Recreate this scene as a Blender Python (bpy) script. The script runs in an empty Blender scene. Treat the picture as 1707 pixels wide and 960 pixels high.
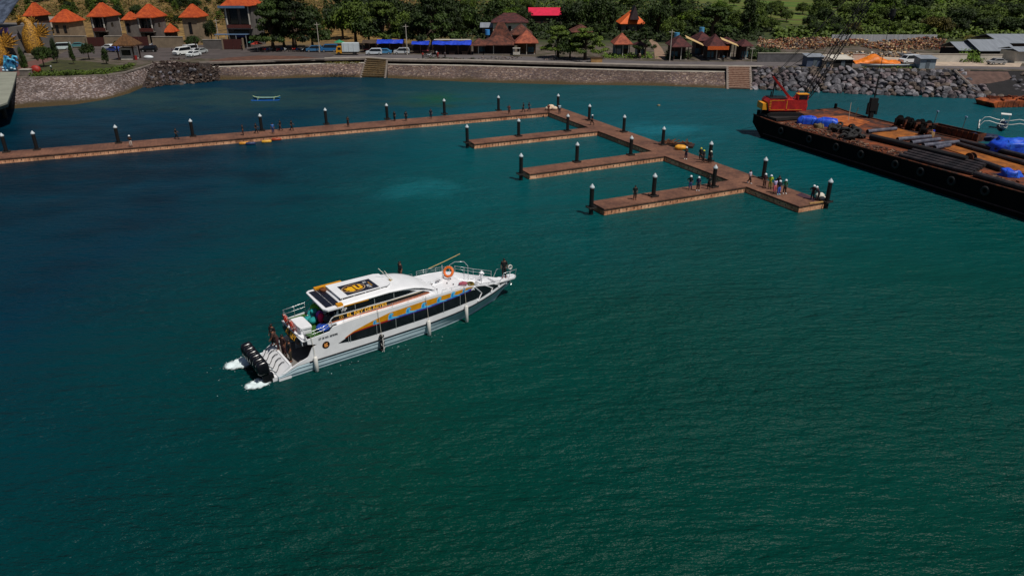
import bpy, math, random
from mathutils import Vector, Matrix, noise
random.seed(7)
R=math.radians
scene=bpy.context.scene; col=scene.collection
# ---------------------------------------------------------------- camera geometry (used to lay the plan out in metres)
F=1185.;TH=R(24.5);H=25.8;cT,sT=math.cos(TH),math.sin(TH)
def ray(px,py):
    a=(px-853.5)/F;b=(480-py)/F
    return (a,cT+b*sT,-sT+b*cT)
def G(px,py,z=0.):
    d=ray(px,py);t=(z-H)/d[2];return (d[0]*t,d[1]*t)
def ZY(px,py,Y):          # point of the sight line at depth Y -> (x,z)
    d=ray(px,py);t=Y/d[1];return (d[0]*t,H+d[2]*t)
LZ=3.4
def ss(a,b,x):
    t=max(0,min(1,(x-a)/(b-a)));return t*t*(3-2*t)
def terr(x,y):
    s=y-246+ (8*noise.noise(Vector((x*.02,y*.02,3))))
    if s<=0: return LZ
    return LZ+.075*s*ss(0,25,s)+1.2*noise.noise(Vector((x*.03,y*.03,0)))*ss(0,30,s)
def GT(px,py):
    d=ray(px,py);t=150.
    while t<700:
        x,y,z=d[0]*t,d[1]*t,H+d[2]*t
        if z<=terr(x,y): return (x,y,terr(x,y))
        t+=.5
    return (x,y,terr(x,y))
# ---------------------------------------------------------------- materials
def S(r,g,b):
    f=lambda c:(c/255/12.92) if c/255<=.04045 else ((c/255+.055)/1.055)**2.4
    return (f(r),f(g),f(b))
MC={}
def nt(name):
    m=bpy.data.materials.new(name);m.use_nodes=True
    return m,m.node_tree.nodes,m.node_tree.links,m.node_tree.nodes['Principled BSDF']
def c4(c):return (c[0],c[1],c[2],1)
def mat(name,c,rough=.6,var=.2,scale=2.,bump=0,metal=0,c2=None,lo=.4,hi=.62,bscale=None,spec=.5,coord='Object',stretch=None,rnd=0,detail=6):
    if name in MC:return MC[name]
    m,N,L,p=nt(name)
    tc=N.new('ShaderNodeTexCoord');src=tc.outputs[coord]
    if stretch:
        mp=N.new('ShaderNodeMapping');mp.inputs['Scale'].default_value=stretch;L.new(src,mp.inputs[0]);src=mp.outputs[0]
    n=N.new('ShaderNodeTexNoise');n.inputs['Scale'].default_value=scale;n.inputs['Detail'].default_value=detail;n.inputs['Roughness'].default_value=.65
    L.new(src,n.inputs['Vector'])
    r=N.new('ShaderNodeValToRGB');L.new(n.outputs[0],r.inputs[0])
    e=r.color_ramp.elements;e[0].position=lo;e[1].position=hi
    if c2 is None: a=[x*(1-var) for x in c];b=[min(1,x*(1+var)) for x in c]
    else: a=c;b=c2
    e[0].color=c4(a);e[1].color=c4(b)
    out=r.outputs[0]
    if rnd:
        oi=N.new('ShaderNodeObjectInfo');mr=N.new('ShaderNodeMapRange');mr.inputs[3].default_value=1-rnd;mr.inputs[4].default_value=1+rnd
        L.new(oi.outputs['Random'],mr.inputs[0]);mx=N.new('ShaderNodeVectorMath');mx.operation='SCALE'
        L.new(out,mx.inputs[0]);L.new(mr.outputs[0],mx.inputs['Scale']);out=mx.outputs[0]
    L.new(out,p.inputs['Base Color'])
    p.inputs['Roughness'].default_value=rough;p.inputs['Metallic'].default_value=metal;p.inputs['Specular IOR Level'].default_value=spec
    if bump:
        n2=N.new('ShaderNodeTexNoise');n2.inputs['Scale'].default_value=bscale or scale*3;n2.inputs['Detail'].default_value=5
        L.new(src,n2.inputs['Vector']);bp=N.new('ShaderNodeBump');bp.inputs['Distance'].default_value=bump;bp.inputs['Strength'].default_value=1
        L.new(n2.outputs[0],bp.inputs['Height']);L.new(bp.outputs[0],p.inputs['Normal'])
    MC[name]=m;return m
def cobble(name,cs,mortar,scale,rough=.85,bump=.08,edge=.06,gs=.05):
    m,N,L,p=nt(name);tc=N.new('ShaderNodeTexCoord')
    nn=N.new('ShaderNodeTexNoise');nn.inputs['Scale'].default_value=scale*1.3;L.new(tc.outputs['Object'],nn.inputs['Vector'])
    ad=N.new('ShaderNodeVectorMath');ad.operation='MULTIPLY_ADD';ad.inputs[1].default_value=(.35/scale,)*3
    L.new(nn.outputs['Color'],ad.inputs[0]);L.new(tc.outputs['Object'],ad.inputs[2])
    v=N.new('ShaderNodeTexVoronoi');v.inputs['Scale'].default_value=scale;L.new(ad.outputs[0],v.inputs['Vector'])
    e=N.new('ShaderNodeTexVoronoi');e.feature='DISTANCE_TO_EDGE';e.inputs['Scale'].default_value=scale;L.new(ad.outputs[0],e.inputs['Vector'])
    sp=N.new('ShaderNodeSeparateColor');L.new(v.outputs['Color'],sp.inputs[0])
    r=N.new('ShaderNodeValToRGB');L.new(sp.outputs[0],r.inputs[0]);el=r.color_ramp.elements
    while len(el)<len(cs):el.new(.5)
    for i,c in enumerate(cs):el[i].position=i/(len(cs)-1);el[i].color=c4(c)
    g=N.new('ShaderNodeTexNoise');g.inputs['Scale'].default_value=gs;g.inputs['Detail'].default_value=4;L.new(tc.outputs['Object'],g.inputs['Vector'])
    mr=N.new('ShaderNodeMapRange');mr.inputs[1].default_value=.35;mr.inputs[2].default_value=.65;mr.inputs[3].default_value=.55;mr.inputs[4].default_value=1.3;L.new(g.outputs[0],mr.inputs[0])
    sc=N.new('ShaderNodeVectorMath');sc.operation='SCALE';L.new(r.outputs[0],sc.inputs[0]);L.new(mr.outputs[0],sc.inputs['Scale'])
    st=N.new('ShaderNodeMapRange');st.inputs[1].default_value=edge*.4;st.inputs[2].default_value=edge;L.new(e.outputs[0],st.inputs[0])
    mx=N.new('ShaderNodeMix');mx.data_type='RGBA';L.new(st.outputs[0],mx.inputs[0]);mx.inputs[6].default_value=c4(mortar);L.new(sc.outputs[0],mx.inputs[7])
    # algae / tide band by height above the water
    sx=N.new('ShaderNodeSeparateXYZ');L.new(tc.outputs['Object'],sx.inputs[0])
    am=N.new('ShaderNodeMath');am.operation='MULTIPLY_ADD';am.inputs[1].default_value=1.2;L.new(g.outputs[0],am.inputs[0]);L.new(sx.outputs[2],am.inputs[2])
    t=N.new('ShaderNodeMapRange');t.inputs[1].default_value=.85;t.inputs[2].default_value=1.35;L.new(am.outputs[0],t.inputs[0])
    m2=N.new('ShaderNodeMix');m2.data_type='RGBA';L.new(t.outputs[0],m2.inputs[0]);m2.inputs[6].default_value=c4(S(74,58,28));L.new(mx.outputs[2],m2.inputs[7])
    L.new(m2.outputs[2],p.inputs['Base Color']);p.inputs['Roughness'].default_value=rough
    bp=N.new('ShaderNodeBump');bp.inputs['Distance'].default_value=bump;L.new(st.outputs[0],bp.inputs['Height']);L.new(bp.outputs[0],p.inputs['Normal'])
    MC[name]=m;return m
# ---------------------------------------------------------------- mesh builder
class MB:
    def __init__(s):s.v=[];s.f=[];s.m=[]
    def add(s,vs,fs,m=0):
        o=len(s.v);s.v+= [tuple(v) for v in vs];s.f+=[tuple(i+o for i in f) for f in fs];s.m+=[m]*len(fs);return s
    def box(s,x0,x1,y0,y1,z0,z1,m=0):
        return s.add([(x0,y0,z0),(x1,y0,z0),(x1,y1,z0),(x0,y1,z0),(x0,y0,z1),(x1,y0,z1),(x1,y1,z1),(x0,y1,z1)],
          [(0,3,2,1),(4,5,6,7),(0,1,5,4),(1,2,6,5),(2,3,7,6),(3,0,4,7)],m)
    def boxr(s,c,d,rz=0,m=0,tilt=0):
        M=Matrix.Translation(c)@Matrix.Rotation(rz,4,'Z')@Matrix.Rotation(tilt,4,'X')
        x,y,z=[k/2 for k in d]
        vs=[M@Vector(q) for q in [(-x,-y,-z),(x,-y,-z),(x,y,-z),(-x,y,-z),(-x,-y,z),(x,-y,z),(x,y,z),(-x,y,z)]]
        return s.add(vs,[(0,3,2,1),(4,5,6,7),(0,1,5,4),(1,2,6,5),(2,3,7,6),(3,0,4,7)],m)
    def prism(s,poly,z0,z1,m=0):
        n=len(poly);vs=[(p[0],p[1],z0) for p in poly]+[(p[0],p[1],z1) for p in poly]
        return s.add(vs,[tuple(range(n))[::-1],tuple(range(n,2*n))]+[(i,(i+1)%n,n+(i+1)%n,n+i) for i in range(n)],m)
    def prismy(s,poly,y0,y1,m=0):   # poly in (x,z), extruded along y
        n=len(poly);vs=[(p[0],y0,p[1]) for p in poly]+[(p[0],y1,p[1]) for p in poly]
        return s.add(vs,[tuple(range(n)),tuple(range(n,2*n))[::-1]]+[(i,n+i,n+(i+1)%n,(i+1)%n) for i in range(n)],m)
    def cyl(s,p0,p1,r0,r1=None,n=10,m=0,caps=True):
        r1=r0 if r1 is None else r1
        p0=Vector(p0);p1=Vector(p1);d=(p1-p0).normalized();a=d.orthogonal().normalized();b=d.cross(a)
        vs=[]
        for p,r in((p0,r0),(p1,r1)):
            for i in range(n):
                t=2*math.pi*i/n;vs.append(p+a*(r*math.cos(t))+b*(r*math.sin(t)))
        fs=[(i,(i+1)%n,n+(i+1)%n,n+i) for i in range(n)]
        if caps:fs+=[tuple(range(n))[::-1],tuple(range(n,2*n))]
        return s.add(vs,fs,m)
    def tube(s,pts,r,n=6,m=0):
        rs=r if isinstance(r,(list,tuple)) else [r]*len(pts)
        pts=[Vector(p) for p in pts];vs=[];a=None
        for i,p in enumerate(pts):
            d=(pts[min(i+1,len(pts)-1)]-pts[max(i-1,0)]).normalized()
            if a is None:a=d.orthogonal().normalized()
            else:
                a=(a-d*a.dot(d))
                a=a.normalized() if a.length>1e-5 else d.orthogonal().normalized()
            b=d.cross(a)
            for k in range(n):
                t=2*math.pi*k/n;vs.append(p+a*(rs[i]*math.cos(t))+b*(rs[i]*math.sin(t)))
        fs=[(i*n+k,i*n+(k+1)%n,(i+1)*n+(k+1)%n,(i+1)*n+k) for i in range(len(pts)-1) for k in range(n)]
        fs+=[tuple(range(n))[::-1],tuple(range((len(pts)-1)*n,len(pts)*n))]
        return s.add(vs,fs,m)
    def ell(s,c,r,n=12,k=7,m=0,jit=0,M=None):
        vs=[];c=Vector(c)
        for j in range(1,k):
            ph=math.pi*j/k
            for i in range(n):
                t=2*math.pi*i/n;q=Vector((math.sin(ph)*math.cos(t)*r[0],math.sin(ph)*math.sin(t)*r[1],math.cos(ph)*r[2]))*(1+random.uniform(-jit,jit))
                vs.append(c+(M@q if M else q))
        q=Vector((0,0,r[2]));vs.append(c+(M@q if M else q));vs.append(c-(M@q if M else q))
        T=len(vs)-2
        fs=[((j)*n+i,(j+1)*n+i,(j+1)*n+(i+1)%n,j*n+(i+1)%n) for j in range(k-2) for i in range(n)]
        fs+=[(T,i,(i+1)%n) for i in range(n)]+[(T+1,(k-2)*n+(i+1)%n,(k-2)*n+i) for i in range(n)]
        return s.add(vs,fs,m)
    def torus(s,c,Rr,r,ax='Z',n=20,k=8,M=None,mf=None,sc=(1,1,1)):
        vs=[];c=Vector(c)
        for i in range(n):
            t=2*math.pi*i/n
            for j in range(k):
                u=2*math.pi*j/k;q=((Rr+r*math.cos(u))*math.cos(t)*sc[0],(Rr+r*math.cos(u))*math.sin(t)*sc[1],r*math.sin(u)*sc[2])
                if ax=='X':q=(q[2],q[0],q[1])
                if ax=='Y':q=(q[0],q[2],q[1])
                q=Vector(q);vs.append(c+(M@q if M else q))
        for i in range(n):
            s.add([],[],0)
        o=len(s.v);s.v+=[tuple(v) for v in vs]
        for i in range(n):
            for j in range(k):
                s.f.append((o+i*k+j,o+((i+1)%n)*k+j,o+((i+1)%n)*k+(j+1)%k,o+i*k+(j+1)%k));s.m.append(mf(i) if mf else 0)
        return s
    def quad(s,a,b,c,d,m=0):return s.add([a,b,c,d],[(0,1,2,3)],m)
    def hip(s,x0,x1,y0,y1,z,zr,rf=.25,m=0,th=.15):   # hipped roof, rf = ridge length as fraction of the long side
        cx=(x0+x1)/2;cy=(y0+y1)/2
        if x1-x0>=y1-y0:
            h=(x1-x0)*rf/2+.01;a,b=(cx-h,cy,zr),(cx+h,cy,zr)
            fs=[(0,1,5,4),(1,2,5),(2,3,4,5),(3,0,4)]
        else:
            h=(y1-y0)*rf/2+.01;a,b=(cx,cy-h,zr),(cx,cy+h,zr)
            fs=[(0,1,4),(1,2,5,4),(2,3,5),(3,0,4,5)]
        s.add([(x0,y0,z),(x1,y0,z),(x1,y1,z),(x0,y1,z),a,b],fs,m)
        return s.box(x0+.02,x1-.02,y0+.02,y1-.02,z-th,z-.003,m)
    def gable(s,x0,x1,y0,y1,z,zr,m=0,th=.12,along='x'):
        if along=='x':
            cy=(y0+y1)/2
            for ya,yb in((y0,cy),(cy,y1)):
                za,zb=(z,zr) if yb==cy else (zr,z)
                s.add([(x0,ya,za),(x1,ya,za),(x1,yb,zb),(x0,yb,zb),(x0,ya,za-th),(x1,ya,za-th),(x1,yb,zb-th),(x0,yb,zb-th)],
                 [(0,1,2,3),(7,6,5,4),(0,4,5,1),(1,5,6,2),(2,6,7,3),(3,7,4,0)],m)
        else:
            cx=(x0+x1)/2
            for xa,xb in((x0,cx),(cx,x1)):
                za,zb=(z,zr) if xb==cx else (zr,z)
                s.add([(xa,y0,za),(xb,y0,zb),(xb,y1,zb),(xa,y1,za),(xa,y0,za-th),(xb,y0,zb-th),(xb,y1,zb-th),(xa,y1,za-th)],
                 [(0,1,2,3),(7,6,5,4),(0,4,5,1),(1,5,6,2),(2,6,7,3),(3,7,4,0)],m)
        return s
    def mesh(s,name,mats,smooth=False):
        me=bpy.data.meshes.new(name);me.from_pydata(s.v,[],s.f)
        for m in mats:me.materials.append(m)
        me.polygons.foreach_set('material_index',s.m)
        if smooth:me.polygons.foreach_set('use_smooth',[True]*len(s.f))
        me.update();return me
    def build(s,name,mats,parent=None,smooth=False,fix=False,**k):
        if not isinstance(mats,(list,tuple)):mats=[mats]
        me=s.mesh(name,mats,smooth)
        if fix:
            import bmesh
            bm=bmesh.new();bm.from_mesh(me);bmesh.ops.recalc_face_normals(bm,faces=bm.faces);bm.to_mesh(me);bm.free()
        o=bpy.data.objects.new(name,me);col.objects.link(o)
        if parent:o.parent=parent
        if k:tag(o,**k)
        return o
def tag(o,label=None,cat=None,group=None,kind=None):
    if label:o['label']=label
    if cat:o['category']=cat
    if group:o['group']=group
    if kind:o['kind']=kind
    return o
def empty(name,loc,rz=0,label=None,cat=None,group=None):
    o=bpy.data.objects.new(name,None);o.empty_display_size=.3;col.objects.link(o);o.location=loc;o.rotation_euler=(0,0,rz)
    tag(o,label,cat,group);return o
def copy_tree(o,parent=None):
    c=o.copy();col.objects.link(c)
    c.parent=parent
    for ch in list(o.children):copy_tree(ch,c)
    return c
def textmesh(txt,size,name='lettering',ext=.004,spacing=1.,off=0):
    cu=bpy.data.curves.new(name,'FONT');cu.body=txt;cu.size=size;cu.extrude=ext;cu.align_x='CENTER';cu.align_y='CENTER';cu.space_character=spacing;cu.offset=off
    cu.resolution_u=3
    o=bpy.data.objects.new(name,cu);col.objects.link(o)
    bpy.context.view_layer.update()
    me=bpy.data.meshes.new_from_object(o.evaluated_get(bpy.context.evaluated_depsgraph_get()))
    col.objects.unlink(o);bpy.data.objects.remove(o);return me
def text(txt,size,M,m,parent,name='lettering',sx=1,ext=.004,off=0,warp=None):
    me=textmesh(txt,size,name,ext,off=off);me.name=name
    for v in me.vertices:
        q=Vector((v.co.x*sx,v.co.y,v.co.z))
        v.co=warp(q) if warp else M@q
    me.materials.clear();me.materials.append(m)
    o=bpy.data.objects.new(name,me);col.objects.link(o)
    if parent:o.parent=parent
    return o
# ---------------------------------------------------------------- common materials
WHITE=mat('gelcoat_white',(.80,.81,.83),.35,.04,1.5)
HULLW=mat('hull_paint_water_tint',(.48,.62,.68),.35,.12,.8)  # pale hull paint, its blue cast is water reflection put into the colour
BLACK=mat('black_gloss',(.008,.008,.01),.25,.2)
RUB=mat('black_rubber',(.014,.013,.013),.8,.4,6)
GLASS=mat('dark_glass',(.010,.012,.016),.08,.3,1)
STEEL=mat('stainless',(.6,.62,.63),.3,.1,3,metal=.6)
GOLD=mat('gold_vinyl',S(212,144,14),.45,.12,3)
ORNG=mat('orange_vinyl',S(214,106,20),.45,.1,3)
BLUE=mat('blue_vinyl',S(40,140,215),.45,.1,3)
PURP=mat('purple_vinyl',S(72,40,140),.45,.1,3)
CYAN=mat('cyan_vinyl',S(90,190,235),.45,.1,3)
CONC=mat('concrete',S(124,114,106),.85,.2,.8,bump=.02)
CONCL=mat('pale_concrete',S(178,170,158),.85,.16,.5,bump=.02)
WOOD=mat('weathered_wood',S(96,70,46),.8,.3,3,bump=.02)
DARKW=mat('dark_wood',S(52,30,22),.7,.3,3)
BEIGE=mat('beige_render',S(132,116,96),.85,.16,.6)
GREYW=mat('grey_render',S(98,93,90),.85,.16,.6)
WHW=mat('white_render',S(196,190,178),.8,.12,.6)
DKI=mat('dark_interior',S(22,19,18),.9,.3,1)
def tiles(name,c,c2):
    m=mat(name,c,.75,.2,.9,c2=c2,bump=0,detail=8);N=m.node_tree.nodes;L=m.node_tree.links;p=N['Principled BSDF']
    tc=N.new('ShaderNodeTexCoord');w=N.new('ShaderNodeTexWave');w.wave_type='BANDS';w.bands_direction='Z';w.inputs['Scale'].default_value=2.2;w.inputs['Distortion'].default_value=.4
    L.new(tc.outputs['Object'],w.inputs['Vector'])
    w2=N.new('ShaderNodeTexWave');w2.bands_direction='X';w2.inputs['Scale'].default_value=1.3;L.new(tc.outputs['Object'],w2.inputs['Vector'])
    a=N.new('ShaderNodeMath');L.new(w.outputs[1],a.inputs[0]);L.new(w2.outputs[1],a.inputs[1])
    b=N.new('ShaderNodeBump');b.inputs['Distance'].default_value=.06;L.new(a.outputs[0],b.inputs['Height']);L.new(b.outputs[0],p.inputs['Normal']);return m
TILO=tiles('orange_tiles',S(168,62,18),S(208,90,30))
TILB=tiles('brown_tiles',S(64,34,26),S(122,68,50))
TILR=tiles('maroon_tiles',S(56,24,26),S(98,46,42))
THAT=mat('thatch',S(92,62,34),.95,.3,2,bump=.08,bscale=9,stretch=(1,1,.3))
PINK=mat('pink_red_roof',S(208,24,66),.6,.12,.7)
METR=mat('grey_metal_roof',S(128,134,142),.55,.12,.5,stretch=(3,.4,.4))
BTARP=mat('blue_tarpaulin',S(22,62,190),.5,.25,1.2,bump=.06,bscale=2)
OTARP=mat('orange_tarpaulin',S(226,120,16),.55,.25,.9,bump=.06,bscale=2)
DIRT=mat('brown_dirt',S(96,72,58),.95,.3,.6,bump=.05)
def paint(n,r,g,b,rough=.3):return mat(n,S(r,g,b),rough,.05,1)
# ================================================================ WORLD, SUN, CAMERA
sun_dir=Vector((.62,-.52,0)).normalized()*math.cos(R(62))+Vector((0,0,math.sin(R(62))))
w=bpy.data.worlds.new('World');scene.world=w;w.use_nodes=True
N=w.node_tree.nodes;L=w.node_tree.links
sk=N.new('ShaderNodeTexSky');sk.sky_type='NISHITA';sk.sun_disc=False;sk.sun_elevation=R(62);sk.sun_rotation=math.atan2(sun_dir.x,sun_dir.y)
L.new(sk.outputs[0],N['Background'].inputs[0]);N['Background'].inputs[1].default_value=.05
su=bpy.data.lights.new('sun','SUN');su.energy=5.0;su.angle=R(.5);su.color=(1,.95,.88)
so=bpy.data.objects.new('sun',su);col.objects.link(so);so.rotation_euler=sun_dir.to_track_quat('Z','Y').to_euler();so.location=(0,0,80)
cd=bpy.data.cameras.new('camera');co=bpy.data.objects.new('camera',cd);col.objects.link(co);scene.camera=co
co.location=(0,0,H);co.rotation_euler=(R(90)-TH,0,0);cd.sensor_width=36;cd.lens=36*F/1707;cd.clip_end=3000;cd.clip_start=.5
scene.view_settings.view_transform='Standard';scene.view_settings.look='None';scene.view_settings.exposure=-.52;scene.view_settings.gamma=1
scene.render.resolution_x=1024;scene.render.resolution_y=575
# ================================================================ WATER
m,N,L,p=nt('sea_water');tc=N.new('ShaderNodeTexCoord')
def tex(kind,scale,detail=3,stretch=None,rot=0,rough=.5):
    mp=N.new('ShaderNodeMapping');mp.inputs['Scale'].default_value=stretch or (1,1,1);mp.inputs['Rotation'].default_value=(0,0,rot);L.new(tc.outputs['Object'],mp.inputs[0])
    n=N.new(kind);n.inputs['Scale'].default_value=scale;n.inputs['Detail'].default_value=detail;n.inputs['Roughness'].default_value=rough;L.new(mp.outputs[0],n.inputs['Vector']);return n
def mth(op,a,b,c=None):
    n=N.new('ShaderNodeMath');n.operation=op
    for i,v in enumerate((a,b,c)):
        if v is None:continue
        if isinstance(v,(int,float)):n.inputs[i].default_value=v
        else:L.new(v,n.inputs[i])
    return n.outputs[0]
sx=N.new('ShaderNodeSeparateXYZ');L.new(tc.outputs['Object'],sx.inputs[0])
big=tex('ShaderNodeTexNoise',.022,3);med=tex('ShaderNodeTexNoise',.11,4,(1,1.6,1))
# depth of the harbour: green shallows near the camera, bluer deep on the left with vignette darkening painted in, teal in the basin
r=N.new('ShaderNodeValToRGB');el=r.color_ramp.elements
yy=mth('MULTIPLY_ADD',big.outputs[0],60,sx.outputs[1]);yn=mth('DIVIDE',yy,230)
L.new(yn,r.inputs[0]);el[0].position=.2;el[0].color=c4(S(0,52,42));el[1].position=.93;el[1].color=c4(S(24,66,68))
e=el.new(.36);e.color=c4(S(0,62,56));e=el.new(.52);e.color=c4(S(0,76,80));e=el.new(.72);e.color=c4(S(8,78,88))
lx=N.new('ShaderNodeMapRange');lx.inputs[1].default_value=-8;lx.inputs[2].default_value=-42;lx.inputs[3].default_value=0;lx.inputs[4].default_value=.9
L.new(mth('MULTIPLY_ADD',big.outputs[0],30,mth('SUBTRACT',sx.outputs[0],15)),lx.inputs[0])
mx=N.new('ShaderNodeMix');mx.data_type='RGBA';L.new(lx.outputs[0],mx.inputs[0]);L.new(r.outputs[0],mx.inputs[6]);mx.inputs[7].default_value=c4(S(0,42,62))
# milky churned patch in front of the second finger
def patch(cx,cy,rx,ry,colr,amt,prev):
    a=mth('DIVIDE',mth('SUBTRACT',sx.outputs[0],cx),rx);b=mth('DIVIDE',mth('SUBTRACT',sx.outputs[1],cy),ry)
    d=mth('SQRT',mth('ADD',mth('MULTIPLY',a,a),mth('MULTIPLY',b,b)),0)
    d=mth('ADD',d,mth('MULTIPLY',mth('SUBTRACT',med.outputs[0],.5),2.6))
    k=N.new('ShaderNodeMapRange');k.interpolation_type='SMOOTHSTEP';k.inputs[1].default_value=1.25;k.inputs[2].default_value=.1;k.inputs[3].default_value=0;k.inputs[4].default_value=amt;L.new(d,k.inputs[0])
    q=N.new('ShaderNodeMix');q.data_type='RGBA';L.new(k.outputs[0],q.inputs[0]);L.new(prev,q.inputs[6]);q.inputs[7].default_value=c4(colr);return q.outputs[2]
c_=patch(-12,87,6,5,S(24,120,130),.34,mx.outputs[2])
c_=patch(26,121,10,8,S(24,120,136),.5,c_)
c_=patch(-16,152,9,9,S(26,80,48),.8,c_)
c_=patch(-58,152,52,17,S(34,64,66),.85,c_)
c_=patch(45,158,60,10,S(30,84,96),.4,c_)
c_=patch(-75,95,45,40,S(0,26,40),.7,c_)  # lens vignette at the left edge, painted into the water colour
# brownish silt along the foot of the walls
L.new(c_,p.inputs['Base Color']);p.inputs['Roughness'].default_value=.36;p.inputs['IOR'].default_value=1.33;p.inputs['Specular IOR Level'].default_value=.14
w1=tex('ShaderNodeTexNoise',.95,4,(.5,1.3,1),R(-12),.6);w2=tex('ShaderNodeTexNoise',2.6,3,(.6,1.2,1),R(20),.6);w3=tex('ShaderNodeTexNoise',.16,2,(.7,1.2,1),R(-30))
wind=tex('ShaderNodeTexNoise',.035,3,(1,1.8,1),R(-15));wk=N.new('ShaderNodeMapRange');wk.inputs[1].default_value=.35;wk.inputs[2].default_value=.65;wk.inputs[3].default_value=.55;wk.inputs[4].default_value=1.25;L.new(wind.outputs[0],wk.inputs[0])
h=mth('ADD',mth('MULTIPLY',wk.outputs[0],mth('ADD',mth('MULTIPLY',w1.outputs[0],.55),mth('MULTIPLY',w2.outputs[0],.16))),mth('MULTIPLY',w3.outputs[0],.8))
bp=N.new('ShaderNodeBump');bp.inputs['Distance'].default_value=1.35;bp.inputs['Strength'].default_value=1
L.new(h,bp.inputs['Height']);L.new(bp.outputs[0],p.inputs['Normal'])
WATER=m
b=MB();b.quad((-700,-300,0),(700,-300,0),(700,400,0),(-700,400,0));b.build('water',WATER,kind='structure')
# ================================================================ SHORE
def interp(T,x):
    if x<=T[0][0]:return T[0][1:]
    for a,b_ in zip(T,T[1:]):
        if x<=b_[0]:
            t=(x-a[0])/(b_[0]-a[0]);return tuple(p_*(1-t)+q*t for p_,q in zip(a[1:],b_[1:]))
    return T[-1][1:]
LIP=[(-900,150,3.4),(-400,138,3.4),(29,128.6,3.4),(111,127.6,3.4),(178,124.6,3.4),(233,113,3.4),(262,105,3.4),(332,105,3.4),(520,99.4,3.4),(614,97.5,3.4),(649,100.3,3.4),(780,102,3.4),(1100,110.6,3.4),(1255,112.5,3.4),(1400,114,3.4),(1593,117,3.4),(1720,119,3.4),(2000,120,3.4),(2700,120,3.4)]
def lip(px):
    t=interp(LIP,px);x,y=G(px,t[0],3.4);return Vector((x,y,3.4))
# ground: one sheet fanned out behind the shoreline
xs=list(range(-900,2701,20));rows=[0,2.5,6,10,15,22,30,38,46,55,66,80,95,110,130,155,185,225,280,350,450,600,800]
vs=[];fs=[]
for px in xs:
    q=lip(px);d=Vector((q.x,q.y)).normalized();d=(d+Vector((0,.6))).normalized()
    for k in rows:
        x=q.x+d.x*k;y=q.y+d.y*k;vs.append((x,y,terr(x,y)))
nr=len(rows)
for i in range(len(xs)-1):
    for j in range(nr-1):fs.append((i*nr+j,(i+1)*nr+j,(i+1)*nr+j+1,i*nr+j+1))
m,N,L,p=nt('ground_cover');tc=N.new('ShaderNodeTexCoord')
n1=tex('ShaderNodeTexNoise',.05,6);n2=tex('ShaderNodeTexNoise',.35,8,rough=.7);n3=tex('ShaderNodeTexNoise',.03,3)
sx=N.new('ShaderNodeSeparateXYZ');L.new(tc.outputs['Object'],sx.inputs[0])
def ramp(f,st):
    r=N.new('ShaderNodeValToRGB');L.new(f,r.inputs[0]);el=r.color_ramp.elements
    while len(el)<len(st):el.new(.5)
    for i,(q,c) in enumerate(st):el[i].position=q;el[i].color=c4(c)
    return r.outputs[0]
def mixc(f,a,b):
    q=N.new('ShaderNodeMix');q.data_type='RGBA'
    if isinstance(f,(int,float)):q.inputs[0].default_value=f
    else:L.new(f,q.inputs[0])
    L.new(a,q.inputs[6]) if not isinstance(a,tuple) else setattr(q.inputs[6],'default_value',c4(a))
    L.new(b,q.inputs[7]) if not isinstance(b,tuple) else setattr(q.inputs[7],'default_value',c4(b))
    return q.outputs[2]
def mr(f,a,b,c=0,d=1):
    k=N.new('ShaderNodeMapRange');k.inputs[1].default_value=a;k.inputs[2].default_value=b;k.inputs[3].default_value=c;k.inputs[4].default_value=d;L.new(f,k.inputs[0]);return k.outputs[0]
dry=ramp(n2.outputs[0],[(.34,S(60,46,22)),(.5,S(116,90,46)),(.68,S(150,120,68))])
grn=ramp(n2.outputs[0],[(.3,S(22,32,10)),(.5,S(46,58,18)),(.7,S(78,84,30))])
wv=tex('ShaderNodeTexNoise',.5,1,(.04,1,1))
terrace=ramp(wv.outputs[0],[(.38,S(58,88,20)),(.5,S(100,116,34)),(.56,S(84,56,38)),(.66,S(40,58,16))])
far=mr(sx.outputs[1],268,285)
side=mr(mth('MULTIPLY_ADD',n1.outputs[0],70,sx.outputs[0]),-5,35)
g1=mixc(side,dry,mixc(far,grn,terrace))
town=mixc(mr(n2.outputs[0],.42,.58),S(96,84,76),S(60,56,34))
nearf=mr(mth('MULTIPLY_ADD',n1.outputs[0],16,sx.outputs[1]),228,246)
L.new(mixc(nearf,town,g1),p.inputs['Base Color']);p.inputs['Roughness'].default_value=.95
bp=N.new('ShaderNodeBump');bp.inputs['Distance'].default_value=.3;L.new(n2.outputs[0],bp.inputs['Height']);L.new(bp.outputs[0],p.inputs['Normal'])
GROUND=m
b=MB();b.add(vs,fs);b.build('ground',GROUND,kind='structure')
# strips that follow the shore
def strip(name,px0,px1,k0,k1,dz,m,step=12,**kw):
    vs=[];n=max(2,int((px1-px0)/step)+1)
    for i in range(n):
        px=px0+(px1-px0)*i/(n-1);q=lip(px);d=(Vector((q.x,q.y)).normalized()+Vector((0,.6))).normalized()
        a0=k0(px) if callable(k0) else k0;a1=k1(px) if callable(k1) else k1
        for k in(a0,a1):vs.append((q.x+d.x*k,q.y+d.y*k,LZ+dz))
    b=MB();b.add(vs,[(2*i,2*i+2,2*i+3,2*i+1) for i in range(n-1)]);return b.build(name,m,**kw)
ASPH=mat('coast_road_asphalt',S(92,86,86),.9,.14,.4,bump=.01)
ASPH2=mat('parking_asphalt',S(74,66,64),.9,.2,.25,bump=.01)
PAV=mat('promenade_paving',S(140,132,122),.85,.14,.5,bump=.01)
strip('promenade_pavement',540,1275,0,2.6,.12,PAV,kind='structure')
b=MB()
strip('coast_road',500,2000,2.75,lambda px:11+2*math.sin(px*.01),.008,ASPH,kind='structure')
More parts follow.
